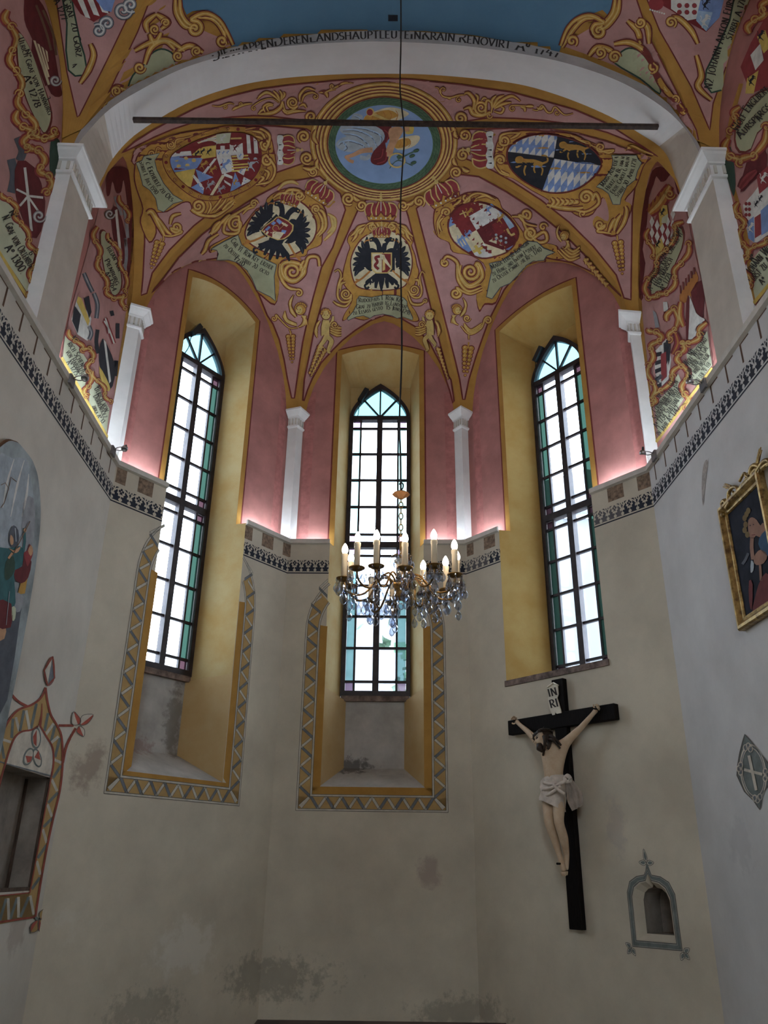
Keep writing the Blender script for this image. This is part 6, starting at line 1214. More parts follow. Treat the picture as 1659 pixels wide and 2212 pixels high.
# ================================================================== painting of the walls
class UVMotif(Motif):
    """motif given in wall coordinates (metres along the wall, height)"""
    def __init__(s, name, i, off=0., parent=None, base=0):
        Motif.__init__(s, name, 'lo%d' % i, (0, 0, 1), parent, base); s.i, s.off = i, off
    def pt(s, p, lay): return wp(s.i, p[0], p[1], s.off-(s.base+lay)*LAY*.6-.0006)
pal('slate', (.17, .185, .20), .12); pal('bone', (.53, .50, .42)); pal('bord', (.47, .32, .13), .10, c2=(.40, .25, .10), scale=7); pal('navy', (.024, .028, .042), .1); pal('fade', (.12, .115, .12)); pal('umber', (.235, .165, .115), .25, scale=25); pal('bar', (.115, .065, .04)); pal('rust', (.30, .075, .05), .15); pal('sage', (.17, .195, .185), .12); pal('ccream', (.60, .55, .46)); pal('redleaf', (.40, .10, .07)); pal('thin', (.13, .12, .11), 0)
# ---- upper apse walls: ochre strip and dark red line around the openings, dark red beside the pilasters
for i, w in WIN.items():
    a, b, zs, fa, fb, na, nb, zt, zm = w; k = SET/DW; aU, bU = a+(fa-a)*k, b+(fb-b)*k
    mo = UVMotif('painted_border', i, SET, WALL[i]); g = .085; n = 14
    arc = lambda e, dz: [(aU-e+(bU-aU+2*e)*t/n, zt+dz+(zm-zt)*(1-(2*t/n-1)**2)) for t in range(n+1)]
    inn = [(aU, ZL)]+arc(0, 0)+[(bU, ZL)]; out = [(aU-g, ZL)]+arc(g, g*.9)+[(bU+g, ZL)]
    for t in range(len(inn)-1): mo.poly([inn[t], inn[t+1], out[t+1], out[t]], m_gold, 2, grid=False)
    mo.line(out, .022, 'dred', 3); mo.done('ochre strip with a dark red line around the opening')
    mo = UVMotif('painted_border', i, SET, WALL[i]); L = (PTS[i+1]-PTS[i]).length
    for ua, ub in ((.10, .24), (L-.24, L-.10)): mo.poly([(ua, ZL), (ub, ZL), (ub, 8.3), (ua, 8.3)], 'rose', 1, grid=False)
    mo.done('darker rose strip beside the pilaster')
# ---- frieze of black tracery under the cornice
cxm = lambda P: sum(p[0] for p in P)/len(P)
cym = lambda P: sum(p[1] for p in P)/len(P)
for i in range(5):
    L = (PTS[i+1]-PTS[i]).length; segs = [(0, WIN[i][0]), (WIN[i][1], L)] if i in WIN else ([(7.6, L)] if i == 0 else [(0, 4.4)])
    mo = UVMotif('painted_frieze', i, 0, WALL[i]); U, H, z0 = .2265, .158, 5.334; rn = random.Random(i)
    for s, e in segs:
        nu = max(1, round((e-s)/U)); uw = (e-s)/nu
        mo.poly([(s, 5.296), (e, 5.296), (e, 5.312), (s, 5.312)], 'navy', 1, grid=False)
        for k in range(nu):
            q = lambda P: [(s+(k+cxm(P)+(x-cxm(P))*1.16)*uw, z0+(cym(P)+(y-cym(P))*1.14)*H) for x, y in P]
            m = 'fade' if (i, k) in ((1, 6), (1, 7), (3, 0), (3, 1), (2, 4)) or rn.random() < .04 else 'navy'
            for cx in (.25, .75):
                mo.poly(q([(cx-.19, 0), (cx+.19, 0), (cx+.12, .09), (cx+.15, .20), (cx+.21, .24), (cx+.18, .34), (cx+.08, .33), (cx+.09, .46), (cx, .54), (cx-.09, .46), (cx-.08, .33), (cx-.18, .34), (cx-.21, .24), (cx-.15, .20), (cx-.12, .09)]), m, 1, grid=False)
            for dx, dy in ((0, .13), (0, -.13), (.09, 0), (-.09, 0)): mo.poly(q([(.5+dx+.055*cos(t*pi/4), .74+dy+.085*sin(t*pi/4)) for t in range(8)]), m, 1, grid=False)
            for sg in (-1, 1):
                mo.poly(q([(.5+sg*.5, .50), (.5+sg*.44, .72), (.5+sg*.5, .84)]), m, 1, grid=False); mo.poly(q([(.5+sg*.40, .55), (.5+sg*.24, .80), (.5+sg*.20, .66), (.5+sg*.30, .48)]), m, 1, grid=False)
                mo.poly(q([(.5+sg*.34, .82), (.5+sg*.16, .99), (.5+sg*.30, .99)]), m, 1, grid=False); mo.poly(q([(.5+sg*.40, .80), (.5+sg*.40, .97), (.5+sg*.47, .90)]), m, 1, grid=False); mo.poly(q([(.5+sg*.10, .50), (.5+sg*.05, .60), (.5+sg*.02, .50)]), m, 1, grid=False)
    mo.done('band of black painted tracery')
    # painted squares and bars between lip and frieze
    mo = UVMotif('painted_bars', i, 0, WALL[i])
    if i == 0:
        us = [8.30, 8.63]+[8.955, 9.275, 9.59, 9.907, 10.224, 10.548, 10.854, 11.164, 11.481, 11.80]
        for u in us: mo.poly([(u-.014, 5.537), (u+.014, 5.537), (u+.014, 5.722), (u-.014, 5.722)], 'bar', 1, grid=False); mo.poly([(u-.16, 5.708), (u+.014, 5.708), (u+.014, 5.722), (u-.16, 5.722)], 'bar', 1, grid=False)
    elif i == 4:
        for u in (.179, .491, .808, 1.125, 1.45, 1.754, 2.085, 2.394, 2.727, 3.05, 3.37): mo.poly([(u-.014, 5.537), (u+.014, 5.537), (u+.014, 5.722), (u-.014, 5.722)], 'bar', 1, grid=False); mo.poly([(u-.014, 5.708), (u+.16, 5.708), (u+.16, 5.722), (u-.014, 5.722)], 'bar', 1, grid=False)
    elif i == 1:
        for pa, pb in (((250, 1030), (272, 1038)), ((298, 1050), (330, 1062)), ((529, 1150), (545, 1158)), ((566, 1165), (590, 1178)), ((611, 1185), (624, 1190))): ua, ub = uvw(*pa, 1)[0], uvw(*pb, 1)[0]; mo.poly([(ua, 5.535), (ub, 5.535), (ub, 5.722), (ua, 5.722)], 'umber', 1, grid=False)
    elif i == 3:
        for pa, pb in (((1008.5, 1190), (1023, 1185)), ((1045.4, 1172), (1069, 1160)), ((1312, 1065), (1346, 1052)), ((1376, 1040), (1404, 1028))): ua, ub = uvw(*pa, 3)[0], uvw(*pb, 3)[0]; mo.poly([(ua, 5.545), (ub, 5.545), (ub, 5.722), (ua, 5.722)], 'umber', 1, grid=False)
    elif i == 2:
        ua, ub = uvw(602+.6*0, 1190, 2)[0], 0; mo.poly([(.0, 5.535), (.028, 5.535), (.028, 5.722), (.0, 5.722)], 'umber', 1, grid=False)
    mo.done('brown painted joints and blocks under the lip')
# ---- zigzag borders of the two deep windows
for i, (u0, u1, zb, arcz) in {1: (.482, 2.322, 2.275, 4.62), 2: (.308, 2.132, 2.262, 4.50)}.items():
    a, b = WIN[i][0], WIN[i][1]; zs = WIN[i][2]; bw = .165; mo = UVMotif('painted_border', i, 0, WALL[i]); R = .62
    def side(e):   # outline at inset e, left half from the bottom corner to the opening
        pts = [(u0+e, zb+e), (u0+e, arcz)]; r = R-e
        for t in range(1, 13):
            an = t/12*pi/2*.95; p = (u0+R-r*cos(an), arcz+r*sin(an)*1.25); pts.append(p)
            if p[0] > a: break
        return pts
    mid = (u0+u1)/2; mirror = lambda P: [(2*mid-x, z) for x, z in P]
    for f in (lambda P: P, mirror):
        o_, n_ = side(0), side(bw); k = min(len(o_), len(n_)); 
        def strip(e0, e1, m, lay):
            A, B = side(e0), side(e1); k = min(len(A), len(B)); A, B = A[:k], B[:k]
            for t in range(k-1): mo.poly(f([A[t], A[t+1], B[t+1], B[t]]), m, lay, grid=False)
        strip(.012, bw-.012, 'bord', 1)
        for e in (0, bw): strip(e-.012, e+.012, 'bone', 1); mo.line(f(side(e-.012)), .006, 'thin', 3); mo.line(f(side(e+.012)), .006, 'thin', 3)
        strip(bw+.012, bw+.11, m_gold, 1)
        # the strips of the zigzag
        z = zb+bw*.95; per = .232; x0, x1 = u0+.014, u0+bw-.014; k = 0; w_ = .040
        while z < arcz+.55:
            dx = 0
            if z > arcz-.05: t = (z-arcz)/ (R*1.25); dx = R*(1-sqrt(max(0, 1-min(1, t*t))))
            xa, xb = x0+dx, x1+dx
            if xa > a-.02: break
            for p, q, m in (((xa, z+per*.5), (xb, z), 'slate'), ((xa, z+per*.5), (xb, z+per), 'bone')):
                if q[0] > a-.005: q = (a-.005, q[1])
                quad_ = [(p[0], p[1]+w_/2), (q[0], q[1]+w_/2), (q[0], q[1]-w_/2), (p[0], p[1]-w_/2)]; mo.poly(f(quad_), m, 2, grid=False); mo.line(f(quad_), .0045, 'thin', 3, closed=True)
            z += per
        # bottom run
        nn = 4; pw = (mid-(u0+bw))/nn
        for k in range(nn):
            x = u0+bw+pw*k
            for p, q, m in (((x, zb+bw-.014), (x+pw*.5, zb+.014), 'slate'), ((x+pw, zb+bw-.014), (x+pw*.5, zb+.014), 'bone')):
                quad_ = [(p[0]-.02, p[1]), (p[0]+.02, p[1]), (q[0]+.02, q[1]), (q[0]-.02, q[1])]; mo.poly(f(quad_), m, 2, grid=False); mo.line(f(quad_), .0045, 'thin', 3, closed=True)
        quad_ = [(u0+.02, zb+.05), (u0+.06, zb+.014), (u0+bw-.01, zb+bw-.035), (u0+bw-.03, zb+bw-.01)]; mo.poly(f(quad_), 'bone', 2, grid=False); mo.line(f(quad_), .0045, 'thin', 3, closed=True)
    for e, m in ((0, 'bone'), (bw, 'bone')):
        mo.poly([(u0+e-.012, zb+e-.012), (u1-e+.012, zb+e-.012), (u1-e+.012, zb+e+.012), (u0+e-.012, zb+e+.012)], m, 1, grid=False)
        for d_ in (-.012, .012): mo.line([(u0+e+d_, zb+e+d_), (u1-e-d_, zb+e+d_)], .006, 'thin', 3)
    mo.poly([(u0+.012, zb+.012), (u1-.012, zb+.012), (u1-.012, zb+bw-.012), (u0+.012, zb+bw-.012)], 'bord', 1, grid=False)
    mo.poly([(u0+bw+.012, zb+bw+.012), (u1-bw-.012, zb+bw+.012), (u1-bw-.012, zs), (u0+bw+.012, zs)], m_gold, 1, grid=False)
    mo.done('ochre border with a grey and cream zigzag around the window')
# ---- ogee surround of the cupboard niche in the left wall
mo = Motif('painted_ogee_surround', 'lo0', (0, 1400, 3.35), WALL[0])
OUTR = ctr([(325, 285), (337, 380), (362, 480), (402, 550), (440, 640), (448, 830), (428, 1030), (378, 1240), (333, 1450), (288, 1700), (250, 1945)], 4); OUTL = ctr([(325, 285), (290, 360), (220, 412), (130, 445), (60, 520), (0, 640), (-60, 800)], 4)
INR = ctr([(283, 560), (330, 640), (375, 720), (382, 830), (366, 930)], 4); INL = ctr([(270, 565), (220, 592), (150, 605), (100, 650), (62, 740), (35, 830), (0, 950), (-30, 1100)], 4)
mo.poly(OUTL[::-1]+OUTR[1:]+[(-60, 2010), (-60, 1795), (208, 1770), (212, 1740), (370, 930)]+INR[::-1]+INL, 'bord', 1)
mo.poly([(-60, 1795), (208, 1770), (250, 1945), (-60, 1995)], 'bord', 1)
for L in (OUTR, OUTL): mo.line(L, 15, 'rust', 4)
for L in (INR, INL): mo.line(L, 13, 'rust', 4)
mo.line([(366, 930), (210, 1770), (-60, 1797)], 9, 'rust', 4); mo.line([(250, 1945), (-60, 1990)], 14, 'rust', 4)
mo.line([(300, 400), (296, 480), (283, 560)], 12, 'rust', 3, 4, taper=(.3, 1, 2)); mo.line([(420, 560), (470, 560), (530, 560)], 18, 'rust', 3, 4); mo.line([(450, 830), (480, 700), (545, 580)], 18, 'rust', 3, 4); mo.line([(190, 420), (120, 380), (50, 300)], 18, 'rust', 3, 4); mo.line([(0, 640), (30, 480), (45, 320)], 20, 'rust', 3, 4)
for p, q, m in (((385, 545), (310, 650), 'bone'), ((420, 640), (360, 690), 'bone'), ((345, 470), (318, 600), 'sage'), ((395, 560), (365, 680), 'sage'), ((430, 650), (395, 790), 'sage'), ((385, 805), (440, 830), 'bone'), ((438, 850), (380, 940), 'sage'), ((260, 400), (220, 590), 'sage'), ((185, 450), (210, 590), 'bone'), ((170, 450), (140, 600), 'sage'), ((110, 500), (135, 600), 'bone'), ((90, 510), (80, 650), 'sage'), ((10, 660), (75, 680), 'bone'), ((5, 680), (25, 800), 'sage'),
                ((370, 950), (410, 1035), 'bone'), ((415, 1045), (345, 1120), 'sage'), ((340, 1130), (372, 1220), 'bone'), ((375, 1230), (310, 1295), 'sage'), ((305, 1310), (335, 1410), 'bone'), ((333, 1425), (268, 1520), 'sage'), ((262, 1540), (288, 1640), 'bone'), ((285, 1660), (225, 1745), 'sage'), ((215, 1790), (240, 1930), 'bone'), ((205, 1800), (145, 1945), 'sage'), ((130, 1800), (130, 1950), 'bone'), ((120, 1810), (70, 1960), 'sage'), ((55, 1810), (60, 1965), 'bone'), ((40, 1815), (-5, 1970), 'sage')):
    mo.line([p, q], 20, m, 2)
def leaf2(pts, m1, m2, lay=5, ol='thin'):
    """a leaf split along its length in two colours"""
    L = ctr(pts, 4, True); n = len(L); mo.poly(L, m1, lay, grid=False); mo.poly(L[:n//2+1], m2, lay+1, grid=False); mo.line(L, 4, ol, lay+2, closed=True)
leaf2([(372, 60), (385, 215), (335, 272), (312, 160)], 'ccream', 'slate', ol='rust'); mo.line([(372, 60), (385, 215), (335, 272), (310, 160), (372, 60)], 10, 'rust', 8)
for P in ([(525, 460), (580, 520), (560, 555), (512, 545)], [(670, 482), (630, 545), (578, 555), (590, 490)], [(600, 640), (550, 605), (570, 565), (605, 590)], [(100, 218), (85, 290), (55, 305), (60, 240)], [(50, 190), (45, 270), (30, 260), (38, 200)]): leaf2(P, 'ccream', 'redleaf')
for P in ([(350, 1868), (330, 1940), (285, 1960), (280, 1910)], [(340, 2090), (270, 2040), (275, 1965), (350, 1990)], [(215, 2055), (218, 2000), (265, 1970), (262, 2040)]): leaf2(P, 'fade2' if 'fade2' in PAINT else 'bord', 'redleaf')
mo.line([(250, 1945), (265, 1965)], 20, 'sage', 4)
for c, r, a in (((255, 650), (36, 80), 0), ((200, 785), (36, 66), .35), ((262, 795), (32, 70), -.25)):
    mo.ell(c, r[0], r[1], 'sage', 4, rot=a); mo.ell(c, r[0]*.72, r[1]*.82, 'ccream', 5, rot=a)
mo.poly([(230, 640), (258, 590), (255, 710), (235, 690)], 'redleaf', 6); mo.poly([(175, 778), (225, 785), (215, 820), (190, 830)], 'redleaf', 6); mo.poly([(240, 790), (270, 740), (285, 810)], 'redleaf', 6)
mo.poly(INL[::-1][10:]+INR[1:]+[(366, 925), (35, 835)], 'ccream', 2); mo.line([(-20, 818), (35, 835), (366, 925)], 9, 'slate', 4)
mo.done('painted ogee gable with red leaves around the niche')
mo = Motif('painted_leaves', 'lo1', (0, 1400, 3.35), WALL[1]); mo.line([(420, 560), (470, 560), (530, 560)], 18, 'rust', 3, 4); mo.line([(450, 830), (480, 700), (545, 580)], 18, 'rust', 3, 4)
for P in ([(525, 460), (580, 520), (560, 555), (512, 545)], [(670, 482), (630, 545), (578, 555), (590, 490)], [(600, 640), (550, 605), (570, 565), (605, 590)]): leaf2(P, 'ccream', 'redleaf')
mo.done('three red and cream leaves running round the corner')
# ---- consecration cross on the right wall
mo = Motif('painted_consecration_cross', 'lo4', (1400, 900, 2.459), WALL[4])
VES = [(517, 1688), (548, 1722), (600, 1790), (650, 1850), (668, 1900), (640, 1960), (612, 2000), (597, 2088), (565, 2040), (515, 1990), (485, 1925), (476, 1905), (480, 1850), (490, 1790), (505, 1730)]
mo.poly(VES, 'sage', 1); mo.line(VES, 6, 'thin', 3, closed=True)
c0 = (562, 1888); EI = [(c0[0]+68*cos(t)+16*sin(t)*0, c0[1]+142*sin(t)+30*cos(t)) for t in [2*pi*k/36 for k in range(36)]]
for f_, m, w_ in ((1.0, 'ccream', 7), (.93, 'slate', 5), (.88, 'ccream', 4)): mo.line([(c0[0]+(x-c0[0])*f_, c0[1]+(y-c0[1])*f_) for x, y in EI], w_, m, 3, closed=True)
mo.line([(541, 1800), (580, 1985)], 15, 'ccream', 5); mo.line([(515, 1875), (612, 1900)], 15, 'ccream', 5)
for tx, ty, dx, dy in ((535, 1770, .16, -1), (585, 2015, .16, 1), (503, 1870, -1, 0), (622, 1903, 1, 0)):
    for k in range(3):
        an = atan2(dy, dx)+(k-1)*1.15; c = (tx+15*cos(an), ty+20*sin(an)); mo.line([(c[0]+11*cos(t), c[1]+17*sin(t)) for t in [2*pi*j/14 for j in range(14)]], 5, 'ccream', 5, closed=True); mo.ell(c, 7, 11, 'slate', 5, n=12)
mo.done('grey painted consecration cross in a pointed oval')
# ---- painted surround of the small niche
mo = UVMotif('painted_ogee_surround', 3, 0, WALL[3])
cx = 2.346
def grow(e): 
    P = [(cx+(x-cx)*(1+e*4.6), z+(e*.9 if z > 1.4 else (e*.6 if z > 1.06 else -e*1.0))) for x, z in NR]; return P
A, B = grow(.012), grow(.066)
for t in range(len(A)):
    t2 = (t+1) % len(A); mo.poly([A[t], A[t2], B[t2], B[t]], 'sage', 1, grid=False)
for P, w_ in ((A, .007), (grow(.022), .003), (B, .008), (grow(.058), .003)): mo.line(P, w_, 'thin' if w_ > .004 else 'bone', 3, closed=True)
topz = B[5][1]
mo.poly([(cx-.03, topz-.06), (cx-.008, topz+.03), (cx+.012, topz+.03), (cx+.04, topz-.06)], 'sage', 1, grid=False)
def lf(c, an, l, w_, m='slate'):
    P = [(c[0]+cos(an)*l*x-sin(an)*w_*y, c[1]+sin(an)*l*x+cos(an)*w_*y) for x, y in ((0, 0), (.3, .9), (.6, .8), (1, 0), (.6, -.8), (.3, -.9))]; Q = ctr(P, 3, True); mo.poly(Q, 'bone', 2, grid=False); mo.poly([((c[0]+cos(an)*l*.45)+(x-(c[0]+cos(an)*l*.45))*.62, (c[1]+sin(an)*l*.45)+(y-(c[1]+sin(an)*l*.45))*.62) for x, y in Q], m, 3, grid=False); mo.line(Q, .005, 'thin', 4, closed=True)
tc = (cx, topz+.04); lf(tc, pi/2+.12, .13, .022, 'sage'); lf(tc, pi-.1, .085, .026, 'sage'); lf(tc, .05, .085, .026, 'sage')
for sx, ang in ((-1, 225), (1, 315)):
    k = B[0] if sx < 0 else B[-1]; c = (k[0]+sx*.012, k[1]-.012)
    for d_ in (-75, 0, 75): lf(c, math.radians(ang+d_), .075, .024, 'sage')
mo.done('grey painted ogee frame with small leaves around the niche')
# fresco patch scratches on the right wall
mo = Motif('bare_plaster_patch', 'lo4', (1380, 600, 4.097), WALL[4]); mo.poly([(600, 1610), (615, 1640), (600, 1750), (590, 1850), (572, 2020), (560, 1900), (562, 1760), (575, 1660)], mat('scuffed_plaster', (.40, .36, .33), var=.15, scale=20), 1, 3); mo.done('scuffed grey streak')
# dark strips along the inner corner, foot and front edge of the niche
bm = bmesh.new(); d, n = wdir(0); D0, N0 = Vector((d.x, d.y, 0)), Vector((n.x, n.y, 0))
bbox(bm, wp(0, 11.642, 1.87, .203), D0, N0, Z_, .012, .011, .45); tag(bmo('corner_strip', bm, m_wood, WALL[0]), 'dark strip along the inner corner of the niche')
bm = bmesh.new(); bbox(bm, wp(0, 11.09, 1.415, .02), D0, N0, Z_, .565, .02, .014); tag(bmo('niche_rail', bm, m_wood, WALL[0]), 'dark rail at the foot of the niche')
bm = bmesh.new(); bbox(bm, wp(0, 11.650, 1.87, .012), D0, N0, Z_, .006, .011, .465); tag(bmo('niche_frame', bm, m_wood, WALL[0]), 'dark frame edge of the niche')
# ================================================================== things in the chapel
m_brass = mat('old_brass', (.30, .17, .055), var=.25, scale=30, rough=.32, metal=.9); m_wax = mat('cream_candle_sleeve', (.72, .60, .42), var=.05, rough=.45); m_black = mat('black_cable', (.012, .012, .013), var=0, rough=.6)
m_bulb = mat('lit_bulb', (1, .95, .88), var=0, emit=(1, .84, .66), es=26.); m_chrome = mat('brushed_steel', (.42, .42, .43), var=.1, rough=.28, metal=.9); m_black2 = mat('black_plastic', (.02, .022, .025), var=0, rough=.4)
m_led = mat('led_light', (1, 1, 1), var=0, emit=(.80, .90, 1.), es=110.)
def crystal_mat():
    m = bpy.data.materials.new('cut_crystal'); m.use_nodes = True; n = m.node_tree; N = n.nodes; L = n.links; N.clear()
    o = N.new('ShaderNodeOutputMaterial'); t = N.new('ShaderNodeBsdfTransparent'); t.inputs[0].default_value = (.72, .76, .82, 1); g = N.new('ShaderNodeBsdfGlossy'); g.inputs['Roughness'].default_value = .04; g.inputs[0].default_value = (.9, .94, 1, 1)
    lw = N.new('ShaderNodeLayerWeight'); lw.inputs[0].default_value = .45; mx = N.new('ShaderNodeMixShader'); L.new(lw.outputs['Facing'], mx.inputs[0]); L.new(t.outputs[0], mx.inputs[1]); L.new(g.outputs[0], mx.inputs[2]); L.new(mx.outputs[0], o.inputs[0]); return m
m_cry = crystal_mat()

# ---- iron tie rod across the arch
bm = bmesh.new(); bbox(bm, Vector((.095, 5.80, 8.512)), Vector((1, 0, .0075)).normalized(), Y_, Vector((-.0075, 0, 1)).normalized(), 2.66, .022, .019)
tag(bmo('tie_rod', bm, mat('rusty_iron', (.045, .028, .022), var=.3, scale=20, rough=.6)), 'long dark iron tie rod spanning the white arch', 'tie rod')

# ---- chandelier
CX, CY = .137, 4.90
ch = empty('chandelier', (CX, CY, 3.30)); tag(ch, 'brass chandelier with lit candle bulbs and crystal drops on a chain', 'chandelier')
Cc = lambda x, y, z: Vector((CX+x, CY+y, z))
bm = bmesh.new(); lathe(bm, [(.0, 3.175), (.022, 3.18), (.04, 3.205), (.03, 3.23), (.05, 3.26), (.055, 3.285), (.03, 3.31), (.018, 3.33), (.014, 3.36), (.0, 3.36)], (CX, CY, 0), 18); bmo('hub', bm, m_brass, ch, True)
bm = bmesh.new(); lathe(bm, [(.0, 3.345), (.016, 3.35), (.02, 3.38), (.03, 3.42), (.042, 3.445), (.040, 3.45), (.0, 3.452)], (CX, CY, 0), 18); bmo('vase', bm, m_wax, ch, True)
bm = bmesh.new(); tube(bm, [Cc(0, 0, 3.44), Cc(0, 0, 3.58)], .008); bmo('stem', bm, m_brass, ch)
bm = bmesh.new(); lathe(bm, [(.0, 3.885), (.012, 3.89), (.03, 3.905), (.062, 3.925), (.03, 3.945), (.012, 3.955), (.0, 3.96)], (CX, CY, 0), 8); tag(bmo('canopy', bm, mat('copper_canopy', (.50, .24, .10), var=.2, rough=.45, metal=.4), ch), 'copper-coloured canopy piece')
# chain
bm = bmesh.new(); tube(bm, [(.013*cos(t), 0, .024*sin(t)) for t in [2*pi*k/14 for k in range(15)]], .0036, 6, False); src = None
zz = 3.60; k = 0
while zz < 3.90:
    Mx = Matrix.Translation(Cc(0, 0, zz)) @ Matrix.Rotation(pi/2*(k % 2), 4, 'Z')
    if src is None: src = bmo('chain_link', bm, m_brass, ch, True); src.matrix_basis = Mx
    else: share('chain_link', src, ch, Mx)
    zz += .041; k += 1
bm = bmesh.new(); tube(bm, ctr([Cc(0, 0, 3.955), Cc(.012, 0, 3.975), Cc(.014, 0, 4.0), Cc(0, 0, 4.015), Cc(-.012, 0, 4.0)], 5), .005, 6); bmo('hook', bm, m_black, ch)
# cable up to the vault
cab = [(866, 1062), (865, 985), (863, 900), (868, 760), (866, 600), (865, 480), (866, 420), (870, 350), (873, 310), (872, 270), (866, 215), (864, 180), (866, 90), (866, 0)]
pts = [atY(x, y, CY) for x, y in cab]+[Vector((.112, CY, 9.32)), Vector((.112, CY, 9.56))]; bm = bmesh.new(); tube(bm, ctr(pts, 4), .0065, 6); bmo('cable', bm, m_black, ch)
# crystal drops: one mesh, many places
def drop_mesh(name, prof):
    bm = bmesh.new(); lathe(bm, prof, n=7); return bm
crysrc = []
def crystal(p, s=1., rz=0., par=ch):
    s *= 1.3; Mx = Matrix.Translation(p) @ Matrix.Rotation(rz, 4, 'Z') @ Matrix.Diagonal((s, s, s, 1))
    if not crysrc:
        bm = drop_mesh('crystal_drop', [(.0, -.062), (.010, -.056), (.0175, -.042), (.0165, -.030), (.009, -.014), (.003, -.004), (.005, .002), (.006, .008), (.004, .014), (0, .016)])
        o = bmo('crystal_drop', bm, m_cry, par); o.matrix_basis = Mx; crysrc.append(o)
    else: share('crystal_drop', crysrc[0], par, Mx)
TIPS = [(745.7, 1177), (758.6, 1195), (770.6, 1151), (814, 1147.4), (875, 1152), (939.6, 1145), (981.3, 1168), (986.9, 1192), (962.4, 1204), (914.3, 1213), (795.4, 1233), (846, 1238)]
bulb_src = pan_src = slv_src = None; rr = random.Random(5)
for k, tpx in enumerate(TIPS):
    q = atz(*tpx, 3.515); dx, dy = q.x-CX, q.y-CY; r = hypot(dx, dy); an = atan2(dy, dx)
    if r < .22: r = .30
    r = min(r, .40); e = Vector((cos(an), sin(an), 0)); P = lambda rad, z: Vector((CX, CY, 0))+e*rad+Z_*z
    bm = bmesh.new(); tube(bm, ctr([P(.03, 3.27), P(.09, 3.33), P(.15, 3.31), P(r*.62, 3.205), P(r*.82, 3.185), P(r*.96, 3.215), P(r, 3.265)], 5), .0072, 7); arm = bmo('arm', bm, m_brass, ch, True)
    Mx = Matrix.Translation(P(r, 3.265))
    if pan_src is None:
        bm = bmesh.new(); lathe(bm, [(0, 0), (.012, 0), (.03, .006), (.05, .018), (.052, .022), (.03, .02), (.014, .022), (0, .022)], n=14); pan_src = bmo('drip_pan', bm, m_brass, arm, True); pan_src.matrix_basis = Mx
        bm = bmesh.new(); lathe(bm, [(0, .02), (.0185, .02), (.0185, .16), (.021, .165), (.021, .185), (.013, .19), (0, .19)], n=14); slv_src = bmo('candle_sleeve', bm, m_wax, arm, True); slv_src.matrix_basis = Mx
        bm = bmesh.new(); lathe(bm, [(0, .188), (.013, .19), (.0195, .205), (.0205, .218), (.016, .236), (.008, .252), (0, .262)], n=12); bulb_src = bmo('bulb', bm, m_bulb, arm, True); bulb_src.matrix_basis = Mx
    else:
        for s_, nm in ((pan_src, 'drip_pan'), (slv_src, 'candle_sleeve'), (bulb_src, 'bulb')): share(nm, s_, arm, Mx)
    for j in range(6):
        t = 2*pi*j/6+an; crystal(P(r, 3.262)+Vector((.046*cos(t), .046*sin(t), 0)), rr.uniform(.8, 1.05), t)
    crystal(P(r, 3.20), 1.1); crystal(P(r*.82, 3.165), 1.0); crystal(P(r*.62, 3.185), .95); crystal(P(r*.40, 3.27), .85, 1.)
    if k % 2: crystal(P(r, 3.12), .9); crystal(P(r*.6, 3.10), .9)
for j in range(6):
    t = 2*pi*j/6; crystal(Cc(.07*cos(t), .07*sin(t), 3.215), 1.); crystal(Cc(.055*cos(t), .055*sin(t), 3.48), .9)
for j in range(3):
    t = 2*pi*j/3+.4; bm = bmesh.new(); tube(bm, ctr([Cc(0, 0, 3.46), Cc(.03*cos(t), .03*sin(t), 3.50), Cc(.075*cos(t), .075*sin(t), 3.49)], 5), .004, 6); bmo('small_arm', bm, m_brass, ch, True); crystal(Cc(.075*cos(t), .075*sin(t), 3.475), 1.05)
bm = bmesh.new(); bmesh.ops.create_uvsphere(bm, u_segments=14, v_segments=9, radius=.024, matrix=Matrix.Translation(Cc(0, 0, 3.135))); bmo('crystal_ball', bm, m_cry, ch, True)

# ---- light strips lying behind the lip, spotlights, floodlights
for i in range(5):
    L = (PTS[i+1]-PTS[i]).length; d, n = wdir(i); D, Nn = Vector((d.x, d.y, 0)), Vector((n.x, n.y, 0))
    segs = [(.16, WIN[i][0]-.06), (WIN[i][1]+.06, L-.16)] if i in WIN else ([(9.65, 11.75)] if i == 0 else [(.25, 2.0)])
    nm = {0: 'left choir wall', 4: 'right choir wall'}
    for j, (s, e) in enumerate(segs):
        root = empty('light_strip', wp(i, (s+e)/2, ZL, .04))
        bm = bmesh.new(); bbox(bm, wp(i, (s+e)/2, ZL+.006, .012), D, Nn, Z_, (e-s)/2, .012, .006); bmo('channel', bm, m_chrome, root)
        bm = bmesh.new(); bbox(bm, wp(i, (s+e)/2, ZL+.0145, .012), D, Nn, Z_, (e-s)/2, .008, .002); bmo('diffuser', bm, m_led, root)
        lab = 'glowing white light strip on the ledge '+{0: 'under the left choir arms', 4: 'under the right choir arms', 1: ('between left corner pilaster and left window', 'between left window and next pilaster')[j], 2: ('just left of the middle window', 'just right of the middle window')[j], 3: ('between pilaster and right window', 'between right window and corner pilaster')[j]}[i]
        tag(root, lab, 'light strip', 'light strips on the ledge')
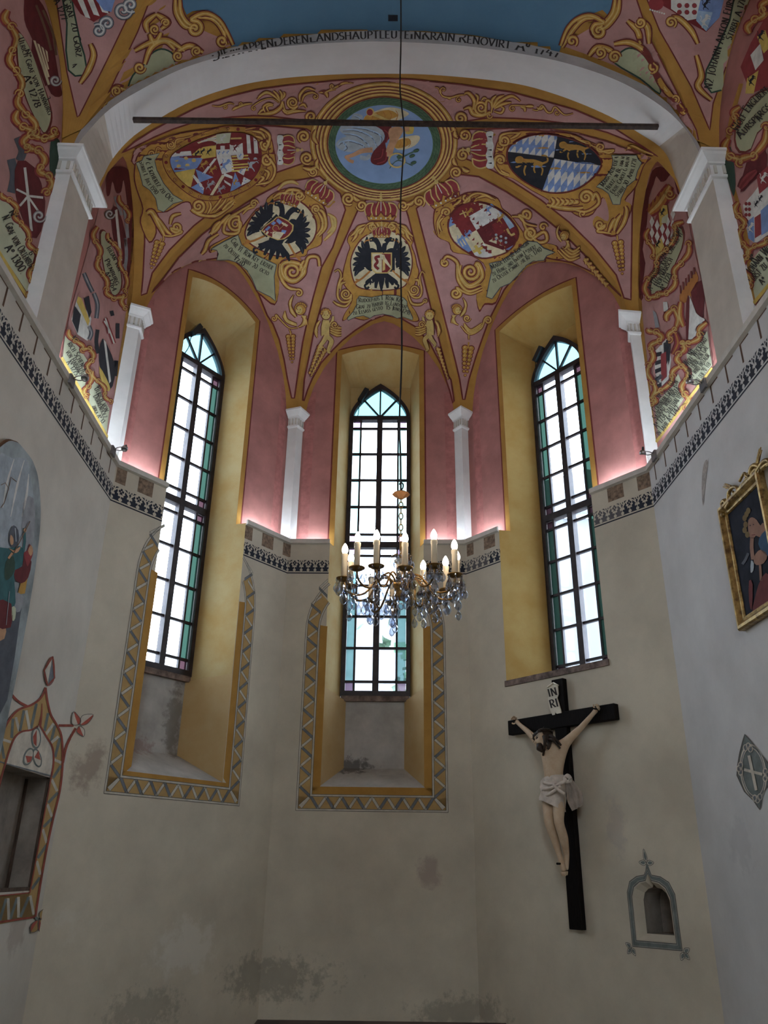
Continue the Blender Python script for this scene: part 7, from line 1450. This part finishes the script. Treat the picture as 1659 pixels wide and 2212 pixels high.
def spotlight(px, py, i, lab, u_off=0):
    u, z = uvw(px, py, i, -.02); d, n = wdir(i); D, Nn = Vector((d.x, d.y, 0)), Vector((n.x, n.y, 0)); sg = 1 if i == 0 else -1
    root = empty('spotlight', wp(i, u, 5.76, -.04)); tag(root, lab, 'spotlight', 'spotlights on the cornice')
    bm = bmesh.new(); bbox(bm, wp(i, u, 5.755, -.045), D, Nn, Z_, .055, .012, .05); bmo('mounting_plate', bm, mat('grey_box', (.20, .19, .19), var=.1), root)
    c = wp(i, u, 5.79, -.13)
    bm = bmesh.new()
    for s_ in (-1, 1): tube(bm, ctr([wp(i, u, 5.78, -.055), wp(i, u+s_*.035, 5.785, -.10), wp(i, u+s_*.032, 5.795, -.15)], 5), .006, 6)
    bmo('bracket', bm, m_chrome, root, True)
    bm = bmesh.new(); lathe(bm, [(0, .03), (.018, .028), (.032, .015), (.036, -.004), (.034, -.02), (.026, -.022), (.024, -.012), (0, -.006)], n=16); R_ = Matrix.Translation(wp(i, u, 5.795, -.165)) @ Matrix.Rotation(-.5*sg, 4, 'X'); bmesh.ops.transform(bm, matrix=R_, verts=bm.verts); bmo('lamp_head', bm, m_chrome, root, True)
    bm = bmesh.new(); lathe(bm, [(0, .065), (.012, .06), (.013, .03), (0, .03)], n=10); bmesh.ops.transform(bm, matrix=R_, verts=bm.verts); bmo('socket', bm, m_black2, root, True)
spotlight(150, 818, 0, 'small steel spotlight on the lip below the left choir arms'); spotlight(240, 972, 0, 'small steel spotlight on the lip at the left corner pilaster')
spotlight(1524, 828, 4, 'small steel spotlight on the lip below the right choir arms'); spotlight(1417, 978, 4, 'small steel spotlight on the lip at the right corner pilaster')
def flood(pa, pb, i, lab):
    A, B = onwall(*pa, i, DW-.06), onwall(*pb, i, DW-.06); d, n = wdir(i); Nn = Vector((n.x, n.y, 0)); ax = (B-A).normalized(); up = ax.cross(Nn).normalized(); ln = (B-A).length
    root = empty('floodlight', (A+B)/2); tag(root, lab, 'floodlight', 'floodlights above the windows')
    bm = bmesh.new(); bbox(bm, (A+B)/2, ax, Nn, up, ln/2, .05, .035); bmo('housing', bm, m_black2, root)
    bm = bmesh.new(); bbox(bm, (A+B)/2-up*.037, ax, Nn, up, ln*.44, .042, .003); bmo('front_glass', bm, mat('dark_lamp_glass', (.05, .08, .10), var=0, rough=.1, spec=.8), root)
    bm = bmesh.new(); tube(bm, ctr([A, A+Vector((0, 0, -.10))-ax*.02, A+Vector((0, 0, -.2))-ax*.05, A+Vector((0, 0, -.24))-ax*.16], 5), .006, 6); bmo('wire', bm, m_black, root)
flood((777, 868), (793, 842), 2, 'narrow black floodlight beside the head of the middle window'); flood((1157, 782), (1172, 750), 3, 'narrow black floodlight beside the head of the right window'); flood((414, 722), (431, 705), 1, 'narrow black floodlight at the head of the left window')

# ---- dark altar table whose back edge just shows
al = empty('altar_table', (.13, 3.6, 0)); tag(al, 'plain dark brown wooden altar table, only its back edge in view', 'table')
P0, P1 = atY(556, 2206, 4.0), atY(1092, 2206, 4.0); xa, xb, zt_ = P0.x, P1.x, (P0.z+P1.z)/2
bm = bmesh.new(); bbox(bm, Vector(((xa+xb)/2, 3.62, zt_-.025)), X_, Y_, Z_, (xb-xa)/2, .38, .025); bmo('table_top', bm, mat('dull_dark_wood', (.05, .032, .022), var=.2, rough=.95, spec=.05), al)
bm = bmesh.new(); bbox(bm, Vector(((xa+xb)/2, 3.62, zt_-.11)), X_, Y_, Z_, (xb-xa)/2-.06, .32, .06); bmo('apron', bm, m_wood, al)
for sx in (xa+.08, xb-.08):
    for sy in (3.32, 3.92):
        bm = bmesh.new(); bbox(bm, Vector((sx, sy, (zt_-.05)/2)), X_, Y_, Z_, .035, .035, (zt_-.05)/2); bmo('leg', bm, m_wood, al)

# ---- crucifix
m_cross = mat('blackened_wood', (.007, .005, .0045), var=.3, scale=14, rough=.7, spec=.12, stretch=(8, 8, 1)); m_skin = mat('painted_flesh', (.60, .47, .33), var=.10, scale=14, rough=.42, c2=(.52, .37, .24)); m_cloth = mat('painted_white_cloth', (.63, .55, .47), var=.10, scale=12, rough=.5); m_hair = mat('dark_brown_hair', (.030, .018, .012), var=.2, scale=40, rough=.5); m_bone = mat('cream_scroll', (.72, .67, .55), var=.06, rough=.6)
d, n = wdir(3); D, Nn = Vector((d.x, d.y, 0)), Vector((n.x, n.y, 0))
def cp(px, py, off): return onwall(px, py, 3, -off)
top, bot = cp(1199, 1467, .10), cp(1245, 2009, .10); bl, br = cp(1095, 1575, .10), cp(1333, 1533, .10)
dr = lambda P: (Vector((P.x, P.y))-PTS[3]).dot(d)
uc = (dr(top)+dr(bot))/2; zx = (bl.z+br.z)/2
cr = empty('crucifix', wp(3, uc, bot.z, -.05)); tag(cr, 'wooden crucifix with carved pale figure, hung below the right window', 'crucifix')
bm = bmesh.new(); bbox(bm, wp(3, uc, (top.z+bot.z)/2, -.055), D, Nn, Z_, .083, .036, (top.z-bot.z)/2); bmesh.ops.bevel(bm, geom=bm.edges, offset=.006, segments=1, affect='EDGES'); bmo('upright', bm, m_cross, cr)
ua_, ub_ = dr(bl)+.02, dr(br)-.03
bm = bmesh.new(); bbox(bm, wp(3, (ua_+ub_)/2, zx, -.065), D, Nn, Z_, (ub_-ua_)/2, .040, .083); bmesh.ops.bevel(bm, geom=bm.edges, offset=.006, segments=1, affect='EDGES'); bmo('crossbeam', bm, m_cross, cr)
# title scroll, lettered
TP = lambda L: [(1060+x/5.184, 1440+y/5.184) for x, y in L]
def slab(name, outline, off, th, m, par):
    P = [cp(x, y, off) for x, y in outline]; loc = [(dr(p), p.z) for p in P]; f_, t_ = tess([loc]); k = len(f_)
    V = [wp(3, u, z, -off) for u, z in f_]+[wp(3, u, z, -off-th) for u, z in f_]; F = [tuple(t) for t in t_]+[tuple(k+x for x in t) for t in t_]+[(j, (j+1) % k, k+(j+1) % k, k+j) for j in range(k)]
    return mesh(name, V, F, m, par)
sc = slab('title_scroll', TP([(640, 220), (700, 178), (755, 205), (765, 310), (750, 350), (800, 520), (745, 530), (730, 500), (725, 540), (700, 545), (670, 480), (650, 370), (655, 300)]), .10, .014, m_bone, cr)
TG['scroll'] = type('S', (Flat,), {})(3, -.1145)
mo = Motif('lettering', 'scroll', (1060, 1440, 5.184), sc); text(mo, 'IN', [(655, 338), (758, 312)], 84, lay=1, weight=.2); text(mo, 'RI', [(675, 465), (772, 440)], 88, lay=1, weight=.2); mo.done('black letters INRI')
for P in ([(636, 232), (702, 182)], [(702, 182), (758, 212)]):
    A, B = [cp(*q, .122) for q in TP(P)]; bm = bmesh.new(); tube(bm, [A, B], .009, 8); bmo('scroll_roll', bm, m_bone, sc, True)
# body: one skinned figure
J = {'pelvis': (1196, 1698, .22), 'belly': (1195, 1668, .25), 'chest': (1203, 1632, .25), 'neck': (1198, 1608, .24), 'head': (1184, 1600, .27), 'shL': (1168, 1610, .21), 'elL': (1140, 1580, .17), 'wrL': (1121, 1564, .135), 'haL': (1115, 1557, .13), 'shR': (1220, 1606, .21), 'elR': (1255, 1572, .17), 'wrR': (1282, 1541, .135), 'haR': (1289, 1532, .13),
     'hipL': (1185, 1712, .21), 'knL': (1185, 1776, .32), 'anL': (1209, 1848, .22), 'toL': (1218, 1884, .26), 'hipR': (1207, 1712, .20), 'knR': (1207, 1777, .31), 'anR': (1224, 1845, .17), 'toR': (1223, 1882, .19), 'cafL': (1196, 1806, .26), 'cafR': (1217, 1808, .25)}
JP = {k: cp(*v) for k, v in J.items()}
RAD = {'pelvis': .125, 'belly': .098, 'chest': .150, 'neck': .055, 'head': .06, 'shL': .054, 'elL': .033, 'wrL': .024, 'haL': .030, 'shR': .056, 'elR': .034, 'wrR': .025, 'haR': .030, 'hipL': .085, 'knL': .052, 'cafL': .052, 'anL': .030, 'toL': .026, 'hipR': .085, 'knR': .054, 'cafR': .054, 'anR': .032, 'toR': .026}
ED = [('pelvis', 'belly'), ('belly', 'chest'), ('chest', 'neck'), ('neck', 'head'), ('chest', 'shL'), ('shL', 'elL'), ('elL', 'wrL'), ('wrL', 'haL'), ('chest', 'shR'), ('shR', 'elR'), ('elR', 'wrR'), ('wrR', 'haR'), ('pelvis', 'hipL'), ('hipL', 'knL'), ('knL', 'cafL'), ('cafL', 'anL'), ('anL', 'toL'), ('pelvis', 'hipR'), ('hipR', 'knR'), ('knR', 'cafR'), ('cafR', 'anR'), ('anR', 'toR')]
names = list(J); me = bpy.data.meshes.new('figure'); me.from_pydata([tuple(JP[k]) for k in names], [(names.index(a), names.index(b)) for a, b in ED], []); fig = mk('figure', me, m_skin, cr)
sk = fig.modifiers.new('skin', 'SKIN'); sk.use_smooth_shade = True
for v, k in zip(me.skin_vertices[0].data, names): v.radius = (RAD[k], RAD[k]*(.72 if k in ('chest', 'belly', 'pelvis') else 1))
me.skin_vertices[0].data[0].use_root = True
ss = fig.modifiers.new('subdivision', 'SUBSURF'); ss.levels = 2; ss.render_levels = 2
fig['label'] = 'carved pale figure with bowed head and outstretched arms'
# fingers
for hand, el, sg in (('haL', 'wrL', -1), ('haR', 'wrR', 1)):
    h = JP[hand]; ax = (h-JP[el]).normalized(); side = ax.cross(Nn).normalized()
    for k in range(5):
        s_ = (k-2)*.013; l = (.038, .05, .056, .05, .04)[k]; bm = bmesh.new(); b0 = h+side*s_+ax*.012
        if k == 0: pts = [h-ax*.01+side*(-.022), h+side*(-.045)+Nn*.01, h+side*(-.05)+ax*.02+Nn*.025]
        else: pts = [b0, b0+ax*l*.5+Nn*.012, b0+ax*l*.75+Nn*.034, b0+ax*l*.45+Nn*.046]
        tube(bm, ctr(pts, 3), [.0085]*(len(ctr(pts, 3))-1)+[.006], 6); bmo('finger', bm, m_skin, fig, True)
    bm = bmesh.new(); tube(bm, [h-Nn*.02, h+Nn*.045], [.007, .009], 8); bmo('nail', bm, m_cross, cr)
bm = bmesh.new(); f0 = (JP['anL']+JP['toL'])/2; tube(bm, [f0-Nn*.1, f0+Nn*.075], [.008, .011], 8); bmo('nail', bm, m_cross, cr)
for tgt, nx in (('toL', 1), ('toR', 1)):
    t0 = JP[tgt]; ax = (t0-JP['an'+tgt[2]]).normalized()
    for k in range(5): bm = bmesh.new(); b0 = t0+D*((k-2)*.011)+Nn*.012; tube(bm, [b0, b0+ax*.025, b0+ax*.038], [.010, .009, .005], 6); bmo('toe', bm, m_skin, fig, True)
# head with face, hair, beard and crown
hc = cp(1176, 1597, .29); up = (cp(1166, 1578, .28)-cp(1180, 1612, .31)).normalized(); fwd = (Nn*.72-D*.55-Z_*.30); fwd = (fwd-up*fwd.dot(up)).normalized(); rt = fwd.cross(up)
HM = Matrix((rt, fwd, up)).transposed().to_4x4(); HM.translation = hc
bm = bmesh.new(); bmesh.ops.create_uvsphere(bm, u_segments=20, v_segments=14, radius=1.)
for v in bm.verts:
    x, y, z = v.co; tap = 1-.28*max(0, -z); v.co = Vector((x*.076*tap, y*.092*(1-.12*max(0, -z)), z*.118))
    if y > .75 and -.25 < z < .15 and abs(x) < .3: v.co.y += .02*(1-abs(x)/.3)
    if y > .6 and .1 < z < .35 and .15 < abs(x) < .6: v.co.y -= .008
bmesh.ops.transform(bm, matrix=HM, verts=bm.verts); hd = bmo('head', bm, m_skin, fig, True)
fig_head = cr
def hp(x, y, z): return HM @ Vector((x, y, z))
bm = bmesh.new(); tube(bm, [hp(0, .085, .03), hp(0, .108, -.012), hp(0, .094, -.026)], [.009, .014, .010], 8); bmo('nose', bm, m_skin, cr, True)
for sx in (-1, 1): bm = bmesh.new(); tube(bm, [hp(sx*.018, .084, .016), hp(sx*.045, .074, .014)], .0065, 6); bmo('eye', bm, m_hair, cr, True)
bm = bmesh.new(); bmesh.ops.create_uvsphere(bm, u_segments=18, v_segments=12, radius=1.)
dead = [v for v in bm.verts if v.co.y > .42 and v.co.z < .55]
bmesh.ops.delete(bm, geom=dead, context='VERTS')
for v in bm.verts: v.co = Vector((v.co.x*.090, v.co.y*.104-.006, v.co.z*.128+.004)) if v.co.z > -.5 else Vector((v.co.x*.082, v.co.y*.095-.01, v.co.z*.15))
bmesh.ops.transform(bm, matrix=HM, verts=bm.verts); bmo('hair', bm, m_hair, cr, True)
for L in ([hp(.085, 0, .0), cp(1190, 1597, .34), cp(1201, 1605, .335), cp(1210, 1617, .32)], [hp(.07, -.04, .03), cp(1190, 1590, .32), cp(1203, 1600, .32), cp(1212, 1610, .31)], [hp(-.085, .01, -.02), hp(-.09, .03, -.10), cp(1173, 1632, .33)]):
    bm = bmesh.new(); P = ctr(L, 5); tube(bm, P, [.024-.014*k/(len(P)-1) for k in range(len(P))], 7); bmo('hair_lock', bm, m_hair, cr, True)
bm = bmesh.new(); tube(bm, [hp(0, .07, -.055), hp(0, .085, -.10), hp(0, .075, -.145)], [.04, .040, .012], 10); bmo('beard', bm, m_hair, cr, True)
bm = bmesh.new()
for j in range(3): tube(bm, [hp(.094*cos(t)*(1+.06*sin(5*t+j)), .106*sin(t)*(1+.05*cos(4*t+j)), .055+.012*sin(3*t+2*j)) for t in [2*pi*k/24 for k in range(25)]], .008, 5, False)
for k in range(14): t = 2*pi*k/14; tube(bm, [hp(.098*cos(t), .11*sin(t), .055), hp(.125*cos(t+.2), .135*sin(t+.2), .055+.03*sin(k*2.))], [.005, .001], 4)
bmo('crown_of_thorns', bm, m_hair, cr)
# loincloth: folded wrap around the hips with a knotted flying end
pc = JP['pelvis']; bm = bmesh.new(); rings = []
for j in range(9):
    t = j/8; c = JP['pelvis'].lerp((JP['hipL']+JP['hipR'])/2, .3)+Z_*(.095-.28*t)+Nn*(-.01+.05*t); ring_ = []
    for k in range(28):
        a_ = 2*pi*k/28; f_ = 1+.07*sin(7*a_+9*t+2*sin(a_))+.04*sin(13*a_-6*t); zz = .03*cos(a_-.5)*(1-t)-.06*t*cos(a_+.6); ring_.append(bm.verts.new(c+D*(.150*(1-.10*t)*f_*cos(a_))+Nn*(.118*f_*sin(a_))+Z_*zz))
    rings.append(ring_)
for a_, b_ in zip(rings, rings[1:]):
    for k in range(28): bm.faces.new((a_[k], a_[(k+1) % 28], b_[(k+1) % 28], b_[k]))
bmo('loincloth', bm, m_cloth, cr, True)
bm = bmesh.new(); rows = []
path = ctr([(1226, 1684, .28), (1235, 1702, .27), (1242, 1724, .25), (1248, 1746, .24)], 5); wd_ = ctr([(14, 0), (24, 0), (32, 0), (24, 0)], 5)
for (x, y, o_), (w_, _) in zip(path, wd_):
    rows.append([bm.verts.new(cp(x-w_*.5+w_*k/8, y+w_*.25-w_*.5*k/8, o_+.022*sin(k*2.3+y*.05))) for k in range(9)])
for a_, b_ in zip(rows, rows[1:]):
    for k in range(8): bm.faces.new((a_[k], a_[k+1], b_[k+1], b_[k]))
bmesh.ops.solidify(bm, geom=list(bm.faces), thickness=.012); bmo('cloth_end', bm, m_cloth, cr, True)
bm = bmesh.new(); kc = cp(1226, 1682, .29); tube(bm, [kc+Vector((0, 0, 0))+D*(.035*cos(t))+Z_*(.03*sin(t))+Nn*(.01*sin(2*t)) for t in [2*pi*k/16 for k in range(17)]], .022, 8, False); bmo('knot', bm, m_cloth, cr, True)
for L in ([(1172, 1706, .34), (1190, 1702, .37), (1212, 1692, .35), (1224, 1685, .30)], [(1173, 1722, .33), (1192, 1712, .37), (1212, 1698, .36)], [(1196, 1694, .37), (1206, 1706, .37), (1220, 1716, .33)], [(1174, 1690, .33), (1190, 1694, .36), (1204, 1692, .36)]):
    bm = bmesh.new(); P = ctr([cp(*q) for q in L], 5); tube(bm, P, .018, 7); bmo('cloth_fold', bm, m_cloth, cr, True)
# ---- picture with arched top on the left wall
TG['picl'] = type('S', (Flat,), {})(0, -.052)
d0, n0 = wdir(0); uY = lambda y: (y-PTS[0].y)/d0.y
EDGE = [(6.46, 2.30), (6.468, 2.63), (6.472, 3.14), (6.43, 3.80), (6.33, 4.30), (6.14, 4.58), (5.98, 4.67), (5.88, 4.685)]
er = ctr(EDGE, 5); yc = 5.80; out = [(uY(y), z) for y, z in er]+[(uY(2*yc-y), z) for y, z in reversed(er)]
pic = empty('altar_picture', wp(0, uY(yc), 2.30)); tag(pic, 'tall arched oil picture of a helmeted soldier on the left wall', 'picture')
f_, t_ = tess([out]); k = len(f_); V = [wp(0, u, z, -.012) for u, z in f_]+[wp(0, u, z, -.05) for u, z in f_]
mesh('canvas', V, [tuple(t) for t in t_]+[tuple(k+x for x in t) for t in t_], mat('picture_ground', (.30, .34, .35), var=.2, scale=3), pic)
bm = bmesh.new(); loop = [wp(0, u, z, -.03) for u, z in out]; tube(bm, loop+[loop[0]], .014, 6, False); bmo('edge_moulding', bm, mat('brown_moulding', (.16, .08, .04), var=.2), pic)
mo = Motif('painted_scene', 'picl', (0, 960, 4.1), pic)
def cl(p): return [(max(-60, x), y) for x, y in p]
mo.poly([(-60, 150), (100, 120), (230, 130), (262, 260), (290, 420), (300, 560), (300, 800), (270, 1000), (240, 1150), (-60, 1150)], 'steel', 1, 2); mo.poly([(200, 520), (295, 480), (298, 800), (250, 1050), (190, 980)], 'grey', 2, 2)
for L in ([(210, 140), (150, 350), (90, 640)], [(250, 260), (230, 450), (190, 640)], [(120, 130), (60, 330), (20, 560)]): mo.line(L, 34, 'white', 2, 4, taper=(.2, .6, .2))
mo.line([(0, 360), (40, 340), (70, 390), (90, 290), (140, 330)], 6, 'brown', 3); mo.line([(70, 390), (30, 520), (0, 560)], 6, 'brown', 3)
mo.poly([(190, 1180), (245, 1150), (215, 1320), (150, 1330)], 'lion', 2); mo.poly([(-60, 1300), (110, 1320), (200, 1360), (180, 1480), (60, 2260), (-60, 2300)], 'dgrey', 2, 2); mo.poly([(110, 1310), (205, 1350), (170, 1480), (120, 1460)], 'grey', 3, 2)
mo.poly([(60, 920), (170, 900), (205, 960), (190, 1060), (130, 1140), (120, 1230), (130, 1400), (90, 1440), (-60, 1440), (-60, 960)], 'teal', 4, 2); mo.poly([(40, 1040), (110, 990), (120, 1120), (60, 1200), (30, 1180)], 'dgreen', 5, 2)
mo.poly([(200, 960), (235, 990), (270, 1040), (240, 1180), (180, 1230), (120, 1190), (125, 1110), (190, 1080)], 'wine', 5, 2); mo.poly([(200, 960), (230, 940), (250, 880), (280, 930), (275, 990), (235, 1080), (215, 1030)], 'crim', 6, 2); mo.poly([(235, 940), (262, 890), (280, 940), (260, 990)], 'flesh', 7, 2)
mo.poly([(75, 770), (110, 715), (150, 760), (155, 850), (130, 910), (80, 900), (68, 840)], 'dgrey', 6, 2); mo.poly([(82, 800), (105, 830), (105, 880), (85, 890), (74, 850)], 'flesh', 7, 2); mo.line([(120, 740), (128, 860)], 10, 'steel', 8); mo.poly([(60, 910), (110, 940), (170, 900), (150, 950), (110, 960)], 'flesh', 7, 2)
mo.line([(250, 680), (160, 860), (95, 980)], 8, 'brown', 9); mo.line([(205, 740), (210, 860), (195, 960)], 22, 'teal', 5); mo.ell((208, 760), 13, 18, 'flesh', 8); mo.line([(60, 1010), (95, 960)], 20, 'flesh', 8)
mo.poly([(-60, 1390), (90, 1410), (85, 1620), (-60, 1600)], 'wine', 5, 2); mo.poly([(-60, 1620), (40, 1600), (30, 1720), (-60, 1740)], 'flesh', 4, 2); mo.poly([(95, 1440), (130, 1450), (125, 1540), (100, 1560)], 'mint', 5, 2); mo.line([(70, 1300), (40, 1600)], 5, 'grey', 8)
mo.done('soldier in blue-green with helmet and lance before a pale sky')
# ---- framed picture on the right wall
YA, YB, ZA_, ZB_ = 6.405, 5.62, 4.548, 3.442; d4, n4 = wdir(4); u4 = lambda y: (y-PTS[4].y)/d4.y
ua, ub = u4(YA), u4(YB); fr_ = empty('framed_picture', wp(4, (ua+ub)/2, ZB_)); tag(fr_, 'dark oil picture in a carved gold frame on the right wall', 'picture')
m_gilt = mat('shaded_gilding', (.52, .36, .13), var=.30, scale=18, rough=.38, metal=.75, c2=(.12, .07, .03))  # shading of the carving is put into the dark brown of the gilding
prof = [(0, .0), (0, .045), (.012, .06), (.035, .062), (.05, .05), (.068, .030), (.082, .034), (.092, .030), (.10, .018), (.10, .0)]
bm = bmesh.new(); rows = []
for off_in, h in prof:
    rows.append([bm.verts.new(wp(4, u, z, -h-.004)) for u, z in ((ua+off_in, ZB_+off_in), (ub-off_in, ZB_+off_in), (ub-off_in, ZA_-off_in), (ua+off_in, ZA_-off_in))])
for a_, b_ in zip(rows, rows[1:]):
    for k in range(4): bm.faces.new((a_[k], a_[(k+1) % 4], b_[(k+1) % 4], b_[k]))
bmo('frame', bm, m_gilt, fr_)
cv = [wp(4, u, z, -.016) for u, z in ((ua+.095, ZB_+.095), (ub-.095, ZB_+.095), (ub-.095, ZA_-.095), (ua+.095, ZA_-.095))]
mesh('canvas', cv+[p+Vector((n4.x, n4.y, 0))*-.008 for p in cv], [(0, 1, 2, 3), (7, 6, 5, 4)], mat('dark_canvas', (.016, .018, .028), var=.25, scale=5, rough=.7, spec=.08), fr_)
TG['picr'] = type('S', (Flat,), {})(4, -.0165)
mo = Motif('painted_scene', 'picr', (1540, 960, 5.025), fr_)
pal('bflesh', (.30, .17, .12)); pal('bblue', (.035, .09, .16)); pal('bred', (.14, .035, .035)); pal('bgold', (.17, .12, .05))
mo.poly([(390, 820), (430, 790), (480, 820), (520, 880), (545, 850), (600, 900), (600, 1000), (520, 1010), (470, 990), (440, 1030), (400, 1000), (385, 900)], 'bflesh', 1, 2); mo.ell((432, 890), 42, 78, 'bflesh', 2); mo.line([(430, 1000), (425, 1120), (440, 1250)], 40, 'bflesh', 1, 3); mo.poly([(420, 1260), (450, 1290), (445, 1370), (415, 1390)], 'steel', 2, 2)
for p in ((350, 800), (360, 870), (370, 760), (350, 930), (390, 720), (380, 980)): mo.ell(p, 24, 34, 'bgold', 2)
mo.poly([(540, 970), (640, 920), (640, 1200), (560, 1180), (500, 1080)], 'bblue', 3, 2); mo.poly([(470, 1190), (530, 1140), (600, 1200), (560, 1290), (480, 1310), (450, 1260)], 'bflesh', 3, 2); mo.line([(520, 1310), (530, 1480)], 26, 'bflesh', 3); mo.poly([(540, 1440), (620, 1420), (620, 1800), (440, 1870), (470, 1640)], 'bred', 3, 2); mo.poly([(400, 1480), (440, 1520), (430, 1800), (400, 1700)], 'bred', 3, 2)
for x, y in ((415, 880), (450, 870)): mo.ell((x, y), 7, 6, 'black', 4, n=8)
mo.line([(430, 985), (470, 980)], 8, 'bred', 4); mo.line([(325, 1300), (360, 1250), (390, 1180)], 30, 'dgrey', 2, 3)
mo.done('child and blue-robed figure on a dark ground')
def crest(pts, r0, nm='carved_crest'):
    bm = bmesh.new(); P = ctr([onwall(1540+x/5.025, 960+y/5.025, 4, -.045) for x, y in pts], 5); tube(bm, P, [r0*(1-.55*k/(len(P)-1)) for k in range(len(P))], 7); bmo(nm, bm, m_gilt, fr_, True)
for L in ([(120, 700), (105, 640), (130, 610), (150, 640), (170, 590), (175, 520), (215, 465), (260, 470), (265, 520), (235, 540), (215, 510)], [(150, 690), (200, 600), (240, 560), (270, 540)], [(120, 760), (95, 780), (110, 850)], [(410, 330), (420, 260), (450, 225), (500, 240), (510, 290), (470, 300), (455, 270)], [(480, 300), (530, 220), (560, 180), (600, 170), (610, 220), (575, 230)], [(540, 260), (580, 220), (620, 200)], [(430, 330), (470, 270), (510, 300)]): crest(L, .024)
for L in ([(290, 400), (340, 310), (360, 360), (320, 420)], [(300, 460), (350, 390), (390, 350), (370, 310)], [(330, 440), (390, 370)], [(280, 500), (300, 440)], [(350, 330), (400, 370), (380, 400)]): crest(L, .013, 'carved_twig')
for c, e in (((200, 465), (120, 440)), ((190, 480), (110, 460)), ((200, 455), (130, 425)), ((205, 470), (140, 480)), ((480, 205), (520, 30)), ((475, 200), (505, 45)), ((490, 205), (530, 60))): crest([c, ((c[0]+e[0])/2, (c[1]+e[1])/2-3), e], .010, 'carved_ray')
bm = bmesh.new(); D4, N4 = Vector((d4.x, d4.y, 0)), Vector((n4.x, n4.y, 0)); bbox(bm, wp(4, ub-.12, ZB_-.03, -.02), D4, N4, Z_, .13, .018, .035); bmo('frame_bracket', bm, m_gilt, fr_)
